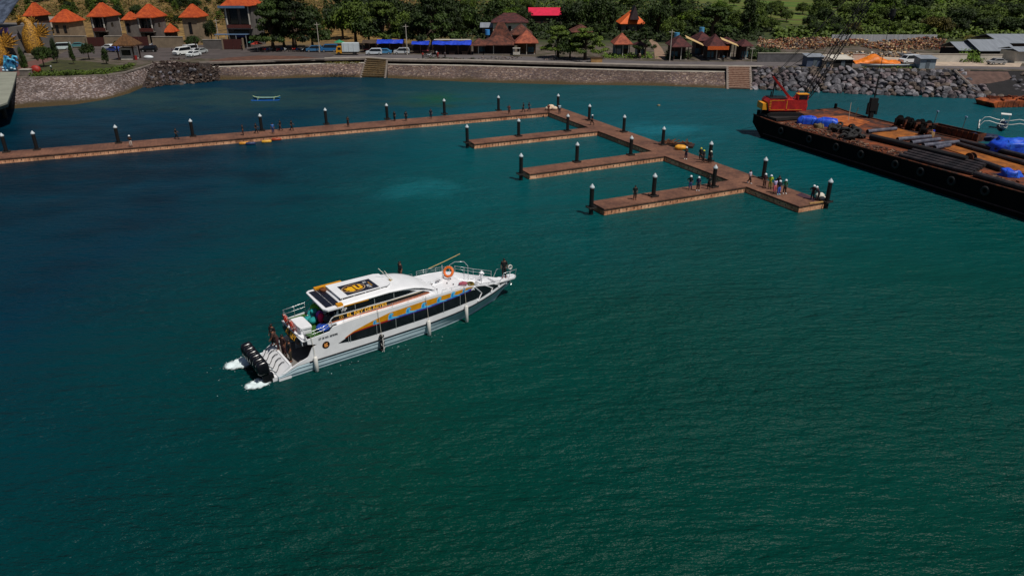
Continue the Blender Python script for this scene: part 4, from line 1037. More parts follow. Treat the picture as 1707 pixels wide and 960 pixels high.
# aft cockpit
b=MB();b.box(.95,3.25,-1.9,1.9,.45,.55);b.build('cockpit_floor',mat('cockpit_grey',S(120,116,112),.8,.15,2),fe)
b=MB();b.box(3.2,3.28,-1.95,1.95,.5,2.36,0);b.box(3.17,3.198,-1.0,.4,.56,2.1,1);b.box(2.3,3.17,.85,.93,.55,2.3,2);b.build('aft_bulkhead',[mat('bulkhead_grey',S(120,122,124),.6,.1,2),DKI,mat('panel_white',S(190,192,194),.5,.05,2)],fe)
# transom: sloping white panel and bulwark
b=MB()
b.add([(0,-1.9,.3),(0,1.9,.3),(.85,1.9,.92),(.85,-1.9,.92)],[(3,2,1,0)]);b.box(.85,1.0,-1.9,1.9,.5,.98)
b.box(-.35,.0,-1.75,1.75,-.2,.28)
b.add([(0,-1.95,.38),(0,-1.88,.38),(.87,-1.88,1.0),(.87,-1.95,1.0),(0,-1.95,0),(.87,-1.95,0)],[(0,1,2,3),(0,3,5,4)])
b.build('transom',WHITE,fe)
def outboard():
    r=empty('outboard_engine',(0,0,0))
    b=MB();rings=[(.0,.30,.50,.62),(.1,.35,.60,.72),(.38,.35,.62,.72),(.62,.32,.58,.66),(.76,.26,.46,.52),(.80,.05,.1,.2)]
    n=20;v=[]
    for z,wy,fx,bx in rings:
        for i in range(n):
            t=2*math.pi*i/n;c_,s_=math.cos(t),math.sin(t);xx=(fx*.8 if c_>0 else bx)*(abs(c_)**.5)*(1 if c_>0 else -1);yy=wy*.72*(abs(s_)**.5)*(1 if s_>0 else -1)
            v.append((xx*.62,yy,.72+z))
    b.add(v,[(j*n+i,j*n+(i+1)%n,(j+1)*n+(i+1)%n,(j+1)*n+i) for j in range(5) for i in range(n)]+[tuple(range(n))[::-1],tuple(range(5*n,6*n))])
    b.build('cowling',mat('cowling_black',S(16,16,22),.22,.2,3),r,smooth=True,fix=True)
    b=MB();b.box(-.24,.2,-.12,.12,-.55,.73);b.box(-.42,.14,-.2,.2,-.1,-.06);b.tube([(-.3,0,-.6),(.25,0,-.6)],.11,8);b.box(.15,.42,-.14,.14,.1,.55);b.build('drive_leg',BLACK,r)
    b=MB();b.box(-.40,-.385,-.05,.05,1.05,1.08);b.build('cowl_badge',paint('badge_silver',170,174,178),r)
    return r
ob=outboard()
eo=[]
for i in range(6):
    o=ob if i==0 else copy_tree(ob)
    o.parent=fe;o.location=(-.66,1.6-.64*i,.0);o.scale=(1.12,1.05,1.12);o.rotation_euler=(0,R(-6),0);eo.append(o)
# hoses
b=MB()
for i in range(5):
    y=1.5-.66*i
    b.tube([(-.3,y-.1,.7),(.05,y-.22,.42),(.25,y-.05,.55),(.4,y+.1,.72),(.62,y+.12,.86),(.75,y-.05,.95)],.03,6)
b.build('fuel_hose',BLACK,fe,smooth=True)
# rails
def rail(pts,h,nm='rail',post=1,r_=.022,two=True,tilt=0):
    b=MB();top=[Vector(p_)+Vector((0,0,h)) for p_ in pts];b.tube(top,r_,6)
    if two:b.tube([Vector(p_)+Vector((0,0,h*.55)) for p_ in pts],r_*.75,5)
    for q in pts[::post]:b.tube([q,Vector(q)+Vector((0,0,h))],r_,5)
    return b.build(nm,STEEL,fe,smooth=True)
rail([(x,1.95,zt(x) if x>2.3 else 2.5) for x in fr(2.1,4.5,.8)],.75,'aft_rail')
rail([(2.1,1.95,2.5),(2.0,1.0,2.5),(1.95,0,2.5),(2.0,-1.0,2.5),(2.1,-1.95,2.5)],.72,'aft_rail',two=False)
rail([(x,-1.98,zt(x)) for x in fr(2.15,4.1,.65)],.5,'aft_rail')
for s in(-1,1):
    rail([(x,s*(wt(x)-.06),zt(x)) for x in fr(5.0,12.6,1.25)],.28,'side_rail',two=False,r_=.012)
    rail([(x,s*(wt(x)-.06),zt(x)) for x in fr(13.0,15.6,.85)],.4 if s>0 else .22,'side_rail',two=s>0,r_=.016)
    rail([(x,s*(wt(x)-.04),zt(x)) for x in fr(16.4,19.3,.7)],.55 if s>0 else .12,'bow_rail',two=s>0,r_=.018)
    b=MB();b.tube([(19.4,s*.5,1.75),(19.8,s*.52,2.45),(21.25,s*.34,2.4),(21.1,s*.33,1.77)],.022,6);b.tube([(20.4,s*.4,1.77),(20.5,s*.44,2.42)],.02,5);b.build('pulpit_rail',STEEL,fe,smooth=True)
b=MB();b.tube([(15.8,1.5,2.9),(15.8,1.5,3.5),(16.2,1.3,3.75),(16.9,1.0,3.7),(17.2,.9,3.3),(17.2,.9,2.0)],.025,6)
b.tube([(17.0,-1.35,2.5),(17.1,-1.25,2.95),(16.0,-1.3,3.2)],.02,5);b.build('boarding_arch',STEEL,fe,smooth=True)
b=MB();b.cyl((18.0,.1,2.0),(18.0,.1,2.75),.13,.11,12);b.cyl((18.0,.1,2.75),(18.0,.1,2.9),.2,.05,12);b.tube([(17.75,.1,2.6),(18.25,.1,2.6)],.05,6);b.build('mooring_bitt',WHITE,fe)
# roof gear
b=MB();b.tube([(9.85,.1,4.2),(9.05,.45,5.25)],.025,5);b.tube([(9.95,-.1,4.2),(9.4,.2,5.05)],.022,5);b.cyl((9.9,0,4.12),(9.9,0,4.32),.1,.06);b.build('whip_antenna',paint('antenna_cream',220,216,200),fe)
b=MB();b.add([(9.6,-.25,4.235),(10.3,-.3,4.16),(10.2,.2,4.19),(9.7,.25,4.245)],[(0,1,2,3)]);b.box(9.65,9.75,-.15,.1,4.2,4.36);b.build('antenna_base',mat('antenna_tan',S(160,130,70),.6,.1,3),fe)
b=MB();b.prism([(12.7,.05),(12.95,-.15),(14.2,.1),(14.45,.35),(14.4,1.0),(14.0,1.2),(12.9,1.05),(12.7,.8)],3.02,3.36);b.build('deck_locker',WHITE,fe,fix=True)
b=MB();b.tube([(12.75,-.14,3.15),(12.95,-.24,3.1),(13.2,-.22,3.15)],.045,6);b.tube([(13.5,-.13,3.2),(14.0,-.05,3.2)],.04,6);b.build('locker_handle',mat('handle_grey',S(90,84,88),.6,.1,3),fe)
for x,y in((13.0,-1.2),(14.3,-.55),(14.6,-1.0),(8.9,-1.0)):
    b=MB();b.cyl((x,y,zt(x)-.03 if x>10 else 4.28),(x,y,(zt(x) if x>10 else 4.30)+.07),.05,n=8);b.build('deck_fitting',mat('handle_grey',(0,0,0)),fe)
for x0 in (14.85,):
    b=MB();b.cyl((14.85,1.05,2.95),(14.85,1.05,3.9),.03);b.cyl((14.75,-.15,2.95),(14.75,-.15,3.3),.03);b.build('ring_post',STEEL,fe)
b=MB();b.add([(11.35,-1.35,3.74),(12.0,-1.28,3.50),(12.2,-.85,3.50),(11.45,-1.0,3.84)],[(0,1,2,3)]);b.build('roof_vent',DKI,uc)
# fenders
FW=paint('fender_white',222,220,214,.5)
def flabel(o,l):o['label']=l
fdef=[(2.58,'white fender tube nearest the stern of the ferry',0),(11.55,'white fender tube amidships, below the wave stripe',0),(15.05,'white fender tube nearest the bow of the ferry',0),(7.62,'black tyre fender stack with white lashing on the ferry side',1)]
for x,l,k in fdef:
    y=-(ws(x)+.17);z0=zs(x)+.32;r=empty('fender',(FO[0]+math.cos(FPH)*x-math.sin(FPH)*y,FO[1]+math.sin(FPH)*x+math.cos(FPH)*y,0),FPH,l,'fender','fenders on the ferry side')
    b=MB()
    if k==0:b.tube([(0,0,.0),(0,0,.06),(0,0,z0-.06),(0,0,z0)],[.08,.14,.14,.08],12);b.build('fender_tube',FW,r,smooth=True)
    else:
        for q in range(5):b.torus((0,0,.12+q*.27),.11,.085,n=14,k=7)
        b.build('tyre_stack',RUB,r,smooth=True);b=MB();b.tube([(0,-.2,-.1),(0,-.21,.7),(0,-.12,1.4)],.03,5);b.tube([(-.14,-.14,-.05),(.14,-.14,.3),(-.14,-.14,.6),(.14,-.14,.9)],.022,5);b.build('lashing',FW,r)
    b=MB();b.tube([(0,0,z0-.05),(0,.10,(z0+zt(x))/2),(-.08,.13,zt(x)+.2)],.018,5);b.build('rope',mat('rope_pale',S(190,184,168),.8,.1,9),r)
# ---- helper to put free-standing things on the ferry
def FW_(x,y,z):return (FO[0]+math.cos(FPH)*x-math.sin(FPH)*y,FO[1]+math.sin(FPH)*x+math.cos(FPH)*y,z)
def ring(x,y,z,m1,m2,label,M,Rr=.34,r_=.085):
    r=empty('life_ring',FW_(x,y,z),FPH,label,'life ring','life rings on the ferry')
    b=MB();b.torus((0,0,0),Rr,r_,n=28,k=10,M=M,mf=lambda i:1 if i%7 in(0,) else 0);b.build('float_ring',[m1,m2],r,smooth=True)
    b=MB();n=16;P=[]
    for i in range(n+1):
        t=2*math.pi*i/n;q=M@Vector(((Rr+r_+.03)*math.cos(t),(Rr+r_+.03)*math.sin(t),0));P.append(q)
    b.tube(P,.012,4);b.build('grab_line',mat('rope_pale',(0,0,0)),r)
RR=paint('ring_red',196,48,26,.5);RO=paint('ring_orange',226,106,24,.5);RW=paint('ring_white',220,210,200,.5)
Mv=Matrix.Rotation(R(72),4,'Y')
ring(14.95,.25,3.55,RO,RO,'orange life ring standing on the white foredeck',(Matrix.Rotation(R(-60),4,'Z')@Matrix.Rotation(R(62),4,'X')).to_3x3(),Rr=.36,r_=.10)
ring(1.93,1.05,2.92,RR,RW,'red life ring on the aft rail, port one above the EL of the sign',Matrix.Rotation(R(80),4,'Y').to_3x3())
ring(1.93,-.1,2.92,RR,RW,'red life ring on the aft rail, middle one above the sign',Matrix.Rotation(R(80),4,'Y').to_3x3())
# locker on aft upper deck
lk=empty('raft_locker',FW_(2.55,-.35,2.5),FPH,'white rounded locker standing on the ferry green aft deck','locker')
b=MB();b.prism([(-.36,-.75),(.36,-.85),(.42,-.6),(.42,.85),(.3,1.0),(-.36,1.0)],0,.40);b.build('box',WHITE,lk,fix=True)
b=MB();b.prism([(-.4,-.8),(.4,-.9),(.46,-.62),(.46,.9),(.34,1.05),(-.4,1.05)],.402,.52);b.build('lid',WHITE,lk,fix=True)
# luggage
def bag(x,y,z,r,m,label,nm='travel_bag',cat='bag',j=.06):
    b=MB();b.ell((0,0,r[2]),r,14,9,jit=j);o=b.build('bag_body',m,None,smooth=True);rt=empty(nm,FW_(x,y,z),FPH+random.uniform(-.3,.3),label,cat,'luggage on the aft deck');o.parent=rt
    b=MB();b.tube([(-r[0]*.4,0,r[2]*1.9),(-r[0]*.2,0,r[2]*2.15),(r[0]*.2,0,r[2]*2.15),(r[0]*.4,0,r[2]*1.9)],.02,5);b.build('handle',BLACK,rt)
fab=lambda n,*c:mat(n,S(*c),.8,.2,5,bump=.02)
TEAL=fab('bag_teal',20,140,140)
bag(4.35,1.35,2.5,(.42,.6,.42),fab('bag_lime',90,170,30),'lime green bag at the top of the luggage heap')
bag(4.05,.95,2.47,(.4,.35,.3),fab('bag_navy',24,34,70),'navy bag between the green and teal bags')
bag(3.75,.75,2.51,(.36,.34,.38),TEAL,'larger teal bag beside the white locker')
bag(3.3,.45,2.51,(.3,.3,.26),TEAL,'middle teal bag beside the white locker')
bag(3.5,.0,2.51,(.34,.3,.28),TEAL,'teal bag nearest the green floor mat')
bag(4.1,.15,2.51,(.3,.26,.42),fab('bag_violet',150,60,170),'violet bag behind the pink suitcase')
bag(4.05,-.2,2.51,(.26,.28,.38),fab('bag_pink',226,24,90),'bright pink suitcase in the luggage heap')
bag(4.4,-.7,2.51,(.36,.42,.4),fab('bag_grey',60,58,62),'dark grey bag by the cabin door')
bag(3.7,-1.35,2.51,(.5,.5,.24),fab('bag_blue',20,70,170),'big blue bundle beside the starboard rail')
bag(3.8,.45,3.1,(.25,.25,.18),TEAL,'small teal bag on top of the others')
bag(4.95,1.25,4.13+.04,(.22,.3,.16),fab('bag_brown',110,60,24),'small brown bundle on the dark roof panels')
rp=empty('rope_coil',FW_(16.0,-1.25,2.48),FPH,'coil of yellow black rope on the foredeck beside a post','rope')
b=MB()
for q in range(4):b.torus((0,0,.06+q*.09),.30-.03*(q%2),.05,n=18,k=6)
b.build('coil',mat('rope_yellow',S(120,100,40),.9,.4,14),rp,smooth=True)
# coil stands beside the folded red cloth
b=MB();b.ell((0,0,.15),(.35,.2,.16),10,6,jit=.15);o=b.build('folded_cloth',fab('cloth_rose',170,80,100),smooth=True,label='rose and white folded cloth on the ferry foredeck',cat='cloth');o.location=FW_(15.2,-1.45,2.93)
bp_=empty('bamboo_pole',FW_(0,0,0),FPH,'long bamboo pole lying along the ferry port rail towards the bow','pole')
b=MB();b.tube([(14.0,1.75,3.55),(15.5,1.8,3.78),(17.1,1.9,4.05)],.028,6);b.build('cane',mat('bamboo',S(190,160,100),.6,.1,5),bp_)
# crew
def fp(x,y,z,rz,kind,sh,tr,label,sc=1):
    person(FW_(x,y,z),FPH+R(rz),kind,sh,tr,None,label,group='crew of the ferry',scale=sc,shoes=(110,70,50))
fp(.98,1.5,.95,-60,'stand',K,K,'crew member in black standing highest at the ferry port stern corner')
fp(1.05,.75,.92,-110,'lean',(70,44,36),(60,26,30),'crew member in dark brown top bending over the ferry transom')
fp(1.25,.25,.56,-70,'hips',(50,24,22),(60,30,30),'crew member in dark red between two others at the ferry stern')
fp(1.35,-.75,.56,-100,'stand',K,(46,40,26),'crew member in black top at the ferry cockpit nearest the camera')
fp(4.9,-.15,2.46,-120,'sit',(36,50,110),K,'person in blue seated in the upper cabin doorway')
fp(11.5,1.78,3.07,-90,'stand',K,K,'crew member in black standing behind the ferry roof on the port side deck')
fp(20.25,.05,1.77,-30,'stand',K,K,'crew member in black standing on the bow platform of the ferry')
b=MB()
for q in range(3):b.torus((0,-.03+q*.03,0),.17,.035,'Y',18,6)
o=b.build('mooring_rope',mat('rope_white',S(220,218,210),.85,.1,12),smooth=True,label='white coil of mooring rope at the hand of the bow crew member',cat='rope');o.location=FW_(20.6,-.32,2.75);o.rotation_euler[2]=FPH+R(-10)
# ---------------- churned water at the engines and along the hull
FOAM=mat('foam_white',S(214,228,230),.8,.1,6)
m,N,L,p=nt('foam_lace');tc=N.new('ShaderNodeTexCoord')
n=N.new('ShaderNodeTexNoise');n.inputs['Scale'].default_value=1.6;n.inputs['Detail'].default_value=9;n.inputs['Roughness'].default_value=.75;L.new(tc.outputs['Object'],n.inputs['Vector'])
at=N.new('ShaderNodeAttribute');at.attribute_name='dens'
ad=N.new('ShaderNodeMath');ad.operation='ADD';L.new(n.outputs[0],ad.inputs[0]);L.new(at.outputs['Fac'],ad.inputs[1])
k=N.new('ShaderNodeMapRange');k.inputs[1].default_value=.82;k.inputs[2].default_value=1.12;L.new(ad.outputs[0],k.inputs[0])
L.new(k.outputs[0],p.inputs['Alpha']);p.inputs['Base Color'].default_value=c4(S(214,228,230));p.inputs['Roughness'].default_value=.8
LACE=m
def foampatch(cx,cy,rx,ry,rz_,h,label,dens=.62,drops=36):
    n,mm=26,18;vs=[];ds=[];seed=cx*3.1
    for i in range(n+1):
        for j in range(mm+1):
            u=i/n*2-1;v=j/mm*2-1;d=math.sqrt(u*u+v*v)
            hh=h*max(0,1-d)**.8*(.5+noise.noise(Vector((u*4+seed,v*4,0)))) if d<1 else 0
            vs.append((u*rx,v*ry,.02+max(0,hh)));ds.append(dens*(1-ss(.25,1.0,d)))
    b=MB();b.add(vs,[(i*(mm+1)+j,(i+1)*(mm+1)+j,(i+1)*(mm+1)+j+1,i*(mm+1)+j+1) for i in range(n) for j in range(mm)])
    o=b.build('wash_foam',LACE,smooth=True);o.location=(*FW_(cx,cy,0)[:2],0);o.rotation_euler[2]=FPH+rz_
    a=o.data.attributes.new('dens','FLOAT','POINT')
    a.data.foreach_set('value',ds);tag(o,label,'foam',kind='stuff')
    if drops:
        b=MB()
        for q in range(drops):
            t=random.uniform(0,6.28);d=random.random()**.7;x,y=math.cos(t)*d*rx*.9,math.sin(t)*d*ry*.9;s_=random.uniform(.008,.028)
            b.ell((x,y,.05+h*(1-d)*random.uniform(.2,1.5)),(s_,s_,s_),5,3)
        dd=b.build('spray_drops',FOAM,o)
    return o
foampatch(-1.5,1.9,1.6,1.15,0,.4,'white wash thrown up behind the port outboards',.85)
foampatch(-1.35,-1.5,1.25,.95,0,.3,'white wash thrown up behind the starboard outboards',.85)

b=MB()
for q in range(26):
    x=random.uniform(3,14);y=-2.3-abs(random.gauss(0,.9));s_=random.uniform(.006,.02);X,Y_,Z_=FW_(x,y,.03);b.ell((X,Y_,Z_),(s_*1.8,s_*1.8,s_*.6),5,3)
for q in range(8):
    x=random.uniform(-4,-.5);y=random.uniform(-2.6,2.8);s_=random.uniform(.006,.02);X,Y_,Z_=FW_(x,y,.03);b.ell((X,Y_,Z_),(s_*1.8,s_*1.8,s_*.6),5,3)
b.build('foam_flecks',FOAM,label='scattered white foam flecks on the water beside the ferry hull',cat='foam',kind='stuff')
# ================================================================ BARGE
BO=Vector((39.9,118.7));BA=Vector((.358,-.934)).normalized();BB=Vector((-BA.y,BA.x));BPH=math.atan2(BA.y,BA.x);BZ=2.8
def BL(px,py,z=BZ):
    x,y=G(px,py,z);q=Vector((x,y))-BO;return (q.dot(BA),q.dot(BB))
def BWp(u,v,z):q=BO+BA*u+BB*v;return (q.x,q.y,z)
ba=empty('work_barge',(BO.x,BO.y,0),BPH,'long black steel barge with a rusty orange deck moored at the right','barge')
BW_=17.2;BLn=60
HB=mat('barge_hull_black',S(8,8,9),.85,.4,.5,bump=.02,c2=S(22,16,15),spec=.15)
RUST=mat('rust_deck',S(46,24,16),.9,.3,.35,c2=S(150,72,22),lo=.44,hi=.7,bump=.02,detail=9)
RUST2=mat('rust_edge',S(50,26,18),.9,.3,1.2,c2=S(112,56,28),detail=8)
SANDY=mat('rust_sand',S(112,62,14),.95,.2,.8,c2=S(164,94,24),detail=8,bump=.03)
# hull: raked bow, slightly raised at the head
b=MB();P=[(0,BZ+.35),(0,BZ-.9),(3.2,-.6),(BLn,-.6),(BLn,BZ-.05),(7,BZ-.05),(3,BZ+.12)]
b.prismy(P,0,BW_);b.build('hull',HB,ba,fix=True)
b=MB();b.add([(.2,.25,BZ+.36),(3,.25,BZ+.13),(7,.25,BZ-.03),(BLn-.2,.25,BZ-.03),(BLn-.2,BW_-.25,BZ-.03),(7,BW_-.25,BZ-.03),(3,BW_-.25,BZ+.13),(.2,BW_-.25,BZ+.36)],[(0,1,6,7),(1,2,5,6),(2,3,4,5)])
b.build('rusty_deck',RUST,ba)
for y in(.0,BW_):
    b=MB();b.tube([(-.02,y,BZ+.42),(3,y,BZ+.2),(7,y,BZ+.04),(BLn,y,BZ+.04)],.11,6);b.build('deck_edge_rail',RUST2,ba)
    b=MB();b.tube([(3.0,y-.04,.62),(BLn,y-.04,.62)],.09,6);b.build('waterline_strake',mat('strake_rust',S(70,44,42),.8,.3,1),ba)
b=MB()
for y in(.5,BW_-.5,BW_/2):b.cyl((.5,y,BZ+.3),(.5,y,BZ+1.15),.24,.24,10)
b.build('bollard',HB,ba)
b=MB();b.box(.6,5.2,.3,6.5,BZ+.2,BZ+.62);b.build('head_platform',mat('barge_dark_plate',S(24,20,20),.8,.4,1),ba)
# sandy wells and low dark bulwarks lying on the deck
def dk_poly(name,pts,z0,z1,m):
    P=[BL(px,py,BZ+z1) for px,py in pts];b=MB();b.prism(P,BZ+z0,BZ+z1);return b.build(name,m,ba,fix=True)
dk_poly('sand_bed',[(1573,247),(1595,242),(1760,287),(1740,300)],.0,.07,SANDY)
dk_poly('sand_bed',[(1452,223),(1490,212),(1552,229),(1500,236)],.0,.06,SANDY)
dk_poly('sand_bed',[(1350,197),(1388,187),(1450,203),(1425,213)],.0,.06,mat('rust_sand2',S(120,58,20),.95,.2,.9,c2=S(180,96,34)))
def tubeobj(name,pa,pb,r_,m,label,cat,group,z=BZ,n=10,dz=0):
    a=BL(*pa,z+r_+dz);c=BL(*pb,z+r_+dz);r=empty(name,BWp(a[0],a[1],z+r_+dz),0,label,cat,group)
    A=Vector((0,0,0));C=Vector(BWp(c[0],c[1],z+r_+dz))-Vector(BWp(a[0],a[1],z+r_+dz))
    b=MB();b.cyl(A,C,r_,r_,n,caps=True);b.build('pipe_shell',m,r)
    d=C.normalized();b=MB();b.cyl(A-d*.02,A-d*.005,r_*.82,r_*.82,n);b.build('pipe_bore',DKI,r)
    b=MB();b.cyl(C+d*.005,C+d*.02,r_*.82,r_*.82,n);b.build('pipe_bore',DKI,r)
PIPB=mat('pipe_bluegrey',S(56,60,76),.6,.3,1.2,c2=S(92,92,104))
PIPD=mat('pipe_dark',S(30,28,32),.6,.3,1.2,c2=S(58,50,52))
for i,(a,c,l) in enumerate([((1446,219.5),(1493.5,215),'blue grey pipe lying alone across the rusty deck left of the winches'),((1496,232.5),(1551,228),'farthest of the four blue grey pipes lying across the barge'),((1519,238),(1566,232.5),'second of the four blue grey pipes across the barge'),((1539,242.5),(1597,237),'third and longest of the four blue grey pipes across the barge'),((1558,246.5),(1583,242),'shortest blue grey pipe, nearest the sand bed')]):
    tubeobj('steel_pipe',a,c,.3,PIPB,l,'pipe','blue grey pipes across the barge deck')
for i in range(6):
    tubeobj('steel_pipe',(1500+i*7,258.5-i*2.7),(1622+i*5,289-i*3.2),.26,PIPD,'%s dark pipe of the long bundle on the barge edge'%['outermost','second outermost','third','fourth','fifth','innermost'][i],'pipe','long dark pipe bundle')
tubeobj('steel_pipe',(1612,262),(1670,282),.34,PIPD,'dark pipe between the sand bed and the small blue tarp','pipe',None)
tubeobj('steel_pipe',(1596,240),(1720,276),.3,PIPD,'dark pipe along the far side of the sand bed','pipe',None)
tubeobj('steel_pipe',(1600,234.5),(1730,266),.3,PIPD,'dark pipe just in front of the large blue tarp','pipe',None)
tubeobj('steel_pipe',(1625,290),(1720,318),.34,PIPD,'dark pipe at the lower right beside the barge edge','pipe',None)
tubeobj('steel_pipe',(1452,228),(1612,266),.42,mat('boom_black',S(20,16,18),.7,.3,1),'long black beam dividing the rusty deck lengthwise','beam',None)
# winch wheel at the end of the beam
r=empty('rope_reel',BWp(*BL(1618,264,BZ+.5),BZ+.62),BPH,'round rusty cable reel at the end of the long black beam','reel')
b=MB();b.cyl((0,-.35,0),(0,-.28,0),.6,.6,18);b.cyl((0,.28,0),(0,.35,0),.6,.6,18);b.build('flange',RUST2,r);b=MB();b.cyl((0,-.28,0),(0,.28,0),.38,.38,14);b.build('drum',HB,r)
# blue covered tanks
def tarp_lump(px,py,sx_,sy_,sz_,rz_,m,label,name='tarpaulin_bundle',cat='tarpaulin',group=None,jit=.05,boxy=.45,seed=0):
    x,y=G(px,py,BZ);n,k=22,10;v=[]
    for j in range(k+1):
        ph=math.pi/2*(1-j/k)
        for i in range(n):
            t=2*math.pi*i/n;c_,s_=math.cos(t),math.sin(t);e=boxy
            cr=math.cos(ph)**.5
            q=Vector((sx_*abs(c_)**e*(1 if c_>0 else -1)*cr,sy_*abs(s_)**e*(1 if s_>0 else -1)*cr,sz_*math.sin(ph)**.6))
            q*=1+jit*2*noise.noise(q*1.7+Vector((seed,0,0)));q.z=max(0,q.z);v.append(q)
    b=MB();b.add(v,[(j*n+i,(j+1)*n+i,(j+1)*n+(i+1)%n,j*n+(i+1)%n)[::-1] for j in range(k) for i in range(n)])
    o=b.build('cover',m,smooth=True,fix=True);rt=empty(name,(x,y,BZ+.02),rz_,label,cat,group);o.parent=rt
    b=MB()
    for s_ in(-.45,.45):
        P=[(s_*sx_,-sy_*1.04,.05),(s_*sx_,-sy_*.98,sz_*.7),(s_*sx_,-sy_*.5,sz_*1.0),(s_*sx_,sy_*.5,sz_*1.0),(s_*sx_,sy_*.98,sz_*.7)];b.tube(P,.02,4)
    b.build('lashing',BLACK,rt);return rt
BT2=mat('blue_cover',S(16,60,190),.45,.35,1.2,bump=.04,bscale=2,c2=S(40,100,220))
tarp_lump(1345,206,1.5,.85,1.15,R(-18),BT2,'left blue tarpaulin covered bundle beside the crane','covered_bundle','bundle','blue covered bundles by the crane',seed=1)
tarp_lump(1377,210,1.7,.9,1.2,R(-18),BT2,'right blue tarpaulin covered bundle beside the tyre heap','covered_bundle','bundle','blue covered bundles by the crane',seed=2)
tarp_lump(1692,252,3.4,1.9,1.5,R(-12),BT2,'largest bright blue tarpaulin mound at the right of the barge',jit=.16,boxy=.8,seed=5)
tarp_lump(1640,234,2.0,1.1,.8,R(-20),mat('navy_cover',S(14,26,62),.6,.3,1.5),'low navy blue tarpaulin beside the large blue mound',jit=.2,boxy=.8,seed=6)
tarp_lump(1684,294,1.2,.7,.8,R(-25),BT2,'small blue tarpaulin on the near edge at the right of the barge',jit=.25,boxy=.8,seed=9)
tarp_lump(1365,213,.8,.5,.6,0,mat('tan_sacks',S(104,90,60),.9,.3,3),'small tan sack heap before the blue covered bundles','sack_heap','sacks',jit=.2,boxy=.9,seed=3)
tarp_lump(1387,216,.7,.5,.6,0,mat('dark_net',S(40,38,30),.9,.5,3),'dark net bundle left of the tyre heap','net_bundle','net',jit=.3,boxy=.9,seed=4)
# tyre heap
tp=MB();tp.torus((0,0,0),.42,.17,n=16,k=8);tme=tp.mesh('old_tyre',[RUB],True)
def tyre(loc,rot,label,group,s_=1):
    o=bpy.data.objects.new('old_tyre',tme);col.objects.link(o);o.location=loc;o.rotation_euler=rot;o.scale=(s_,)*3;tag(o,label,'tyre',group);return o
for i in range(26):
    a=random.uniform(0,6.28);rr=random.random()**.6;px=1419+20*rr*math.cos(a);py=226+9*rr*math.sin(a);z=BZ+.2+(1-rr)*1.5*random.random()
    x,y=G(px,py,BZ);tyre((x,y,z),(random.uniform(-.9,.9),random.uniform(-.9,.9),random.uniform(0,3)),'worn black tyre in the big heap on the barge deck','tyres heaped on the barge',random.uniform(.85,1.3))
for i in range(9):
    px=random.uniform(1383,1400);py=random.uniform(212,221);x,y=G(px,py,BZ);tyre((x,y,BZ+.25+random.random()*.3),(random.uniform(-.5,.5),random.uniform(-.5,.5),0),'black tyre scattered between the blue bundles and the heap','tyres scattered on the barge',.9)
for i,(px,py) in enumerate([(1311.7,224),(1351,233),(1385,240),(1427.5,253),(1483,269),(1528,283),(1583,300),(1638,316)]):
    # find u on hull side plane v=0 : sample
    best=min((abs(Vector(BWp(u*.1,-.12,1.9)).to_2d().x-G(px,py,1.9)[0]),u*.1) for u in range(0,600))[1]
    o=tyre(BWp(best,-.16,1.9),(R(90),0,BPH),'tyre fender hanging on the barge side, %s from the bow'%['first','second','third','fourth','fifth','sixth','seventh','eighth'][i],'tyre fenders on the barge side',1.0)
# leaning poles and clutter
def clutter(px,py,kind,label,cat,name):
    x,y=G(px,py,BZ);r=empty(name,(x,y,BZ),BPH,label,cat);return r
r=clutter(1412,212,'',  'thin pale pole leaning up out of the tyre heap','pole','leaning_pole');b=MB();b.tube([(0,0,1.0),(-.7,.6,3.6)],.04,6);b.build('shaft',paint('pole_pale',170,150,130,.6),r)
r=clutter(1421,212,'',  'thin yellow pole standing out of the tyre heap','pole','leaning_pole');b=MB();b.tube([(0,0,1.0),(.3,.1,3.0)],.035,6);b.build('shaft',paint('pole_yellow',160,110,40,.6),r)
for i,(px,py,h) in enumerate([(1555,213,2.4),(1602,222,2.3)]):
    r=clutter(px,py,'',['left','right'][i]+' slim lamp pole on the far edge of the barge','lamp pole','lamp_pole');b=MB();b.tube([(0,0,0),(.1,.1,h)],.05,6);b.build('pole',GREYW,r);b=MB();b.boxr((.1,.1,h+.1),(.34,.2,.16));b.build('lamp_head',paint('lamp_blue',140,160,190),r)
# winches along the far edge
def winch(px,py,label,s_=1,col_=None):
    r=clutter(px,py,'',label,'winch','deck_winch');r.scale=(s_,)*3
    b=MB();b.box(-.9,.9,-.7,.7,0,.18);
    for x in(-.75,.7):b.prismy([(x-.12,.18),(x+.12,.18),(x+.1,1.1),(x-.1,1.1)],-.5,.5)
    b.build('frame',RUST2,r)
    b=MB();b.cyl((-.6,0,.8),(.6,0,.8),.42,.42,14);b.cyl((-.62,0,.8),(-.52,0,.8),.72,.72,16);b.cyl((.52,0,.8),(.62,0,.8),.72,.72,16);b.build('drum',HB,r)
    b=MB();b.box(.95,1.5,-.35,.35,.1,.9);b.cyl((1.2,0,.9),(1.2,0,1.3),.08);b.build('motor',col_ or HB,r)
winch(1503,213,'leftmost dark winch on the far edge of the barge',1.2);winch(1521,216,'second dark winch on the far edge of the barge',1.1);winch(1539,218,'third dark winch on the far edge of the barge',1.1)
winch(1541,227,'tan engine winch beside the blue barrel',.9,mat('engine_tan',S(150,120,80),.7,.3,3))
r=clutter(1553,227,'','small blue oil drum beside the tan engine','drum','oil_drum');b=MB();b.cyl((0,0,0),(0,0,.88),.3,.3,14);b.torus((0,0,.3),.3,.02,n=14,k=5);b.torus((0,0,.6),.3,.02,n=14,k=5);b.build('drum',paint('drum_blue',40,54,170,.5),r)
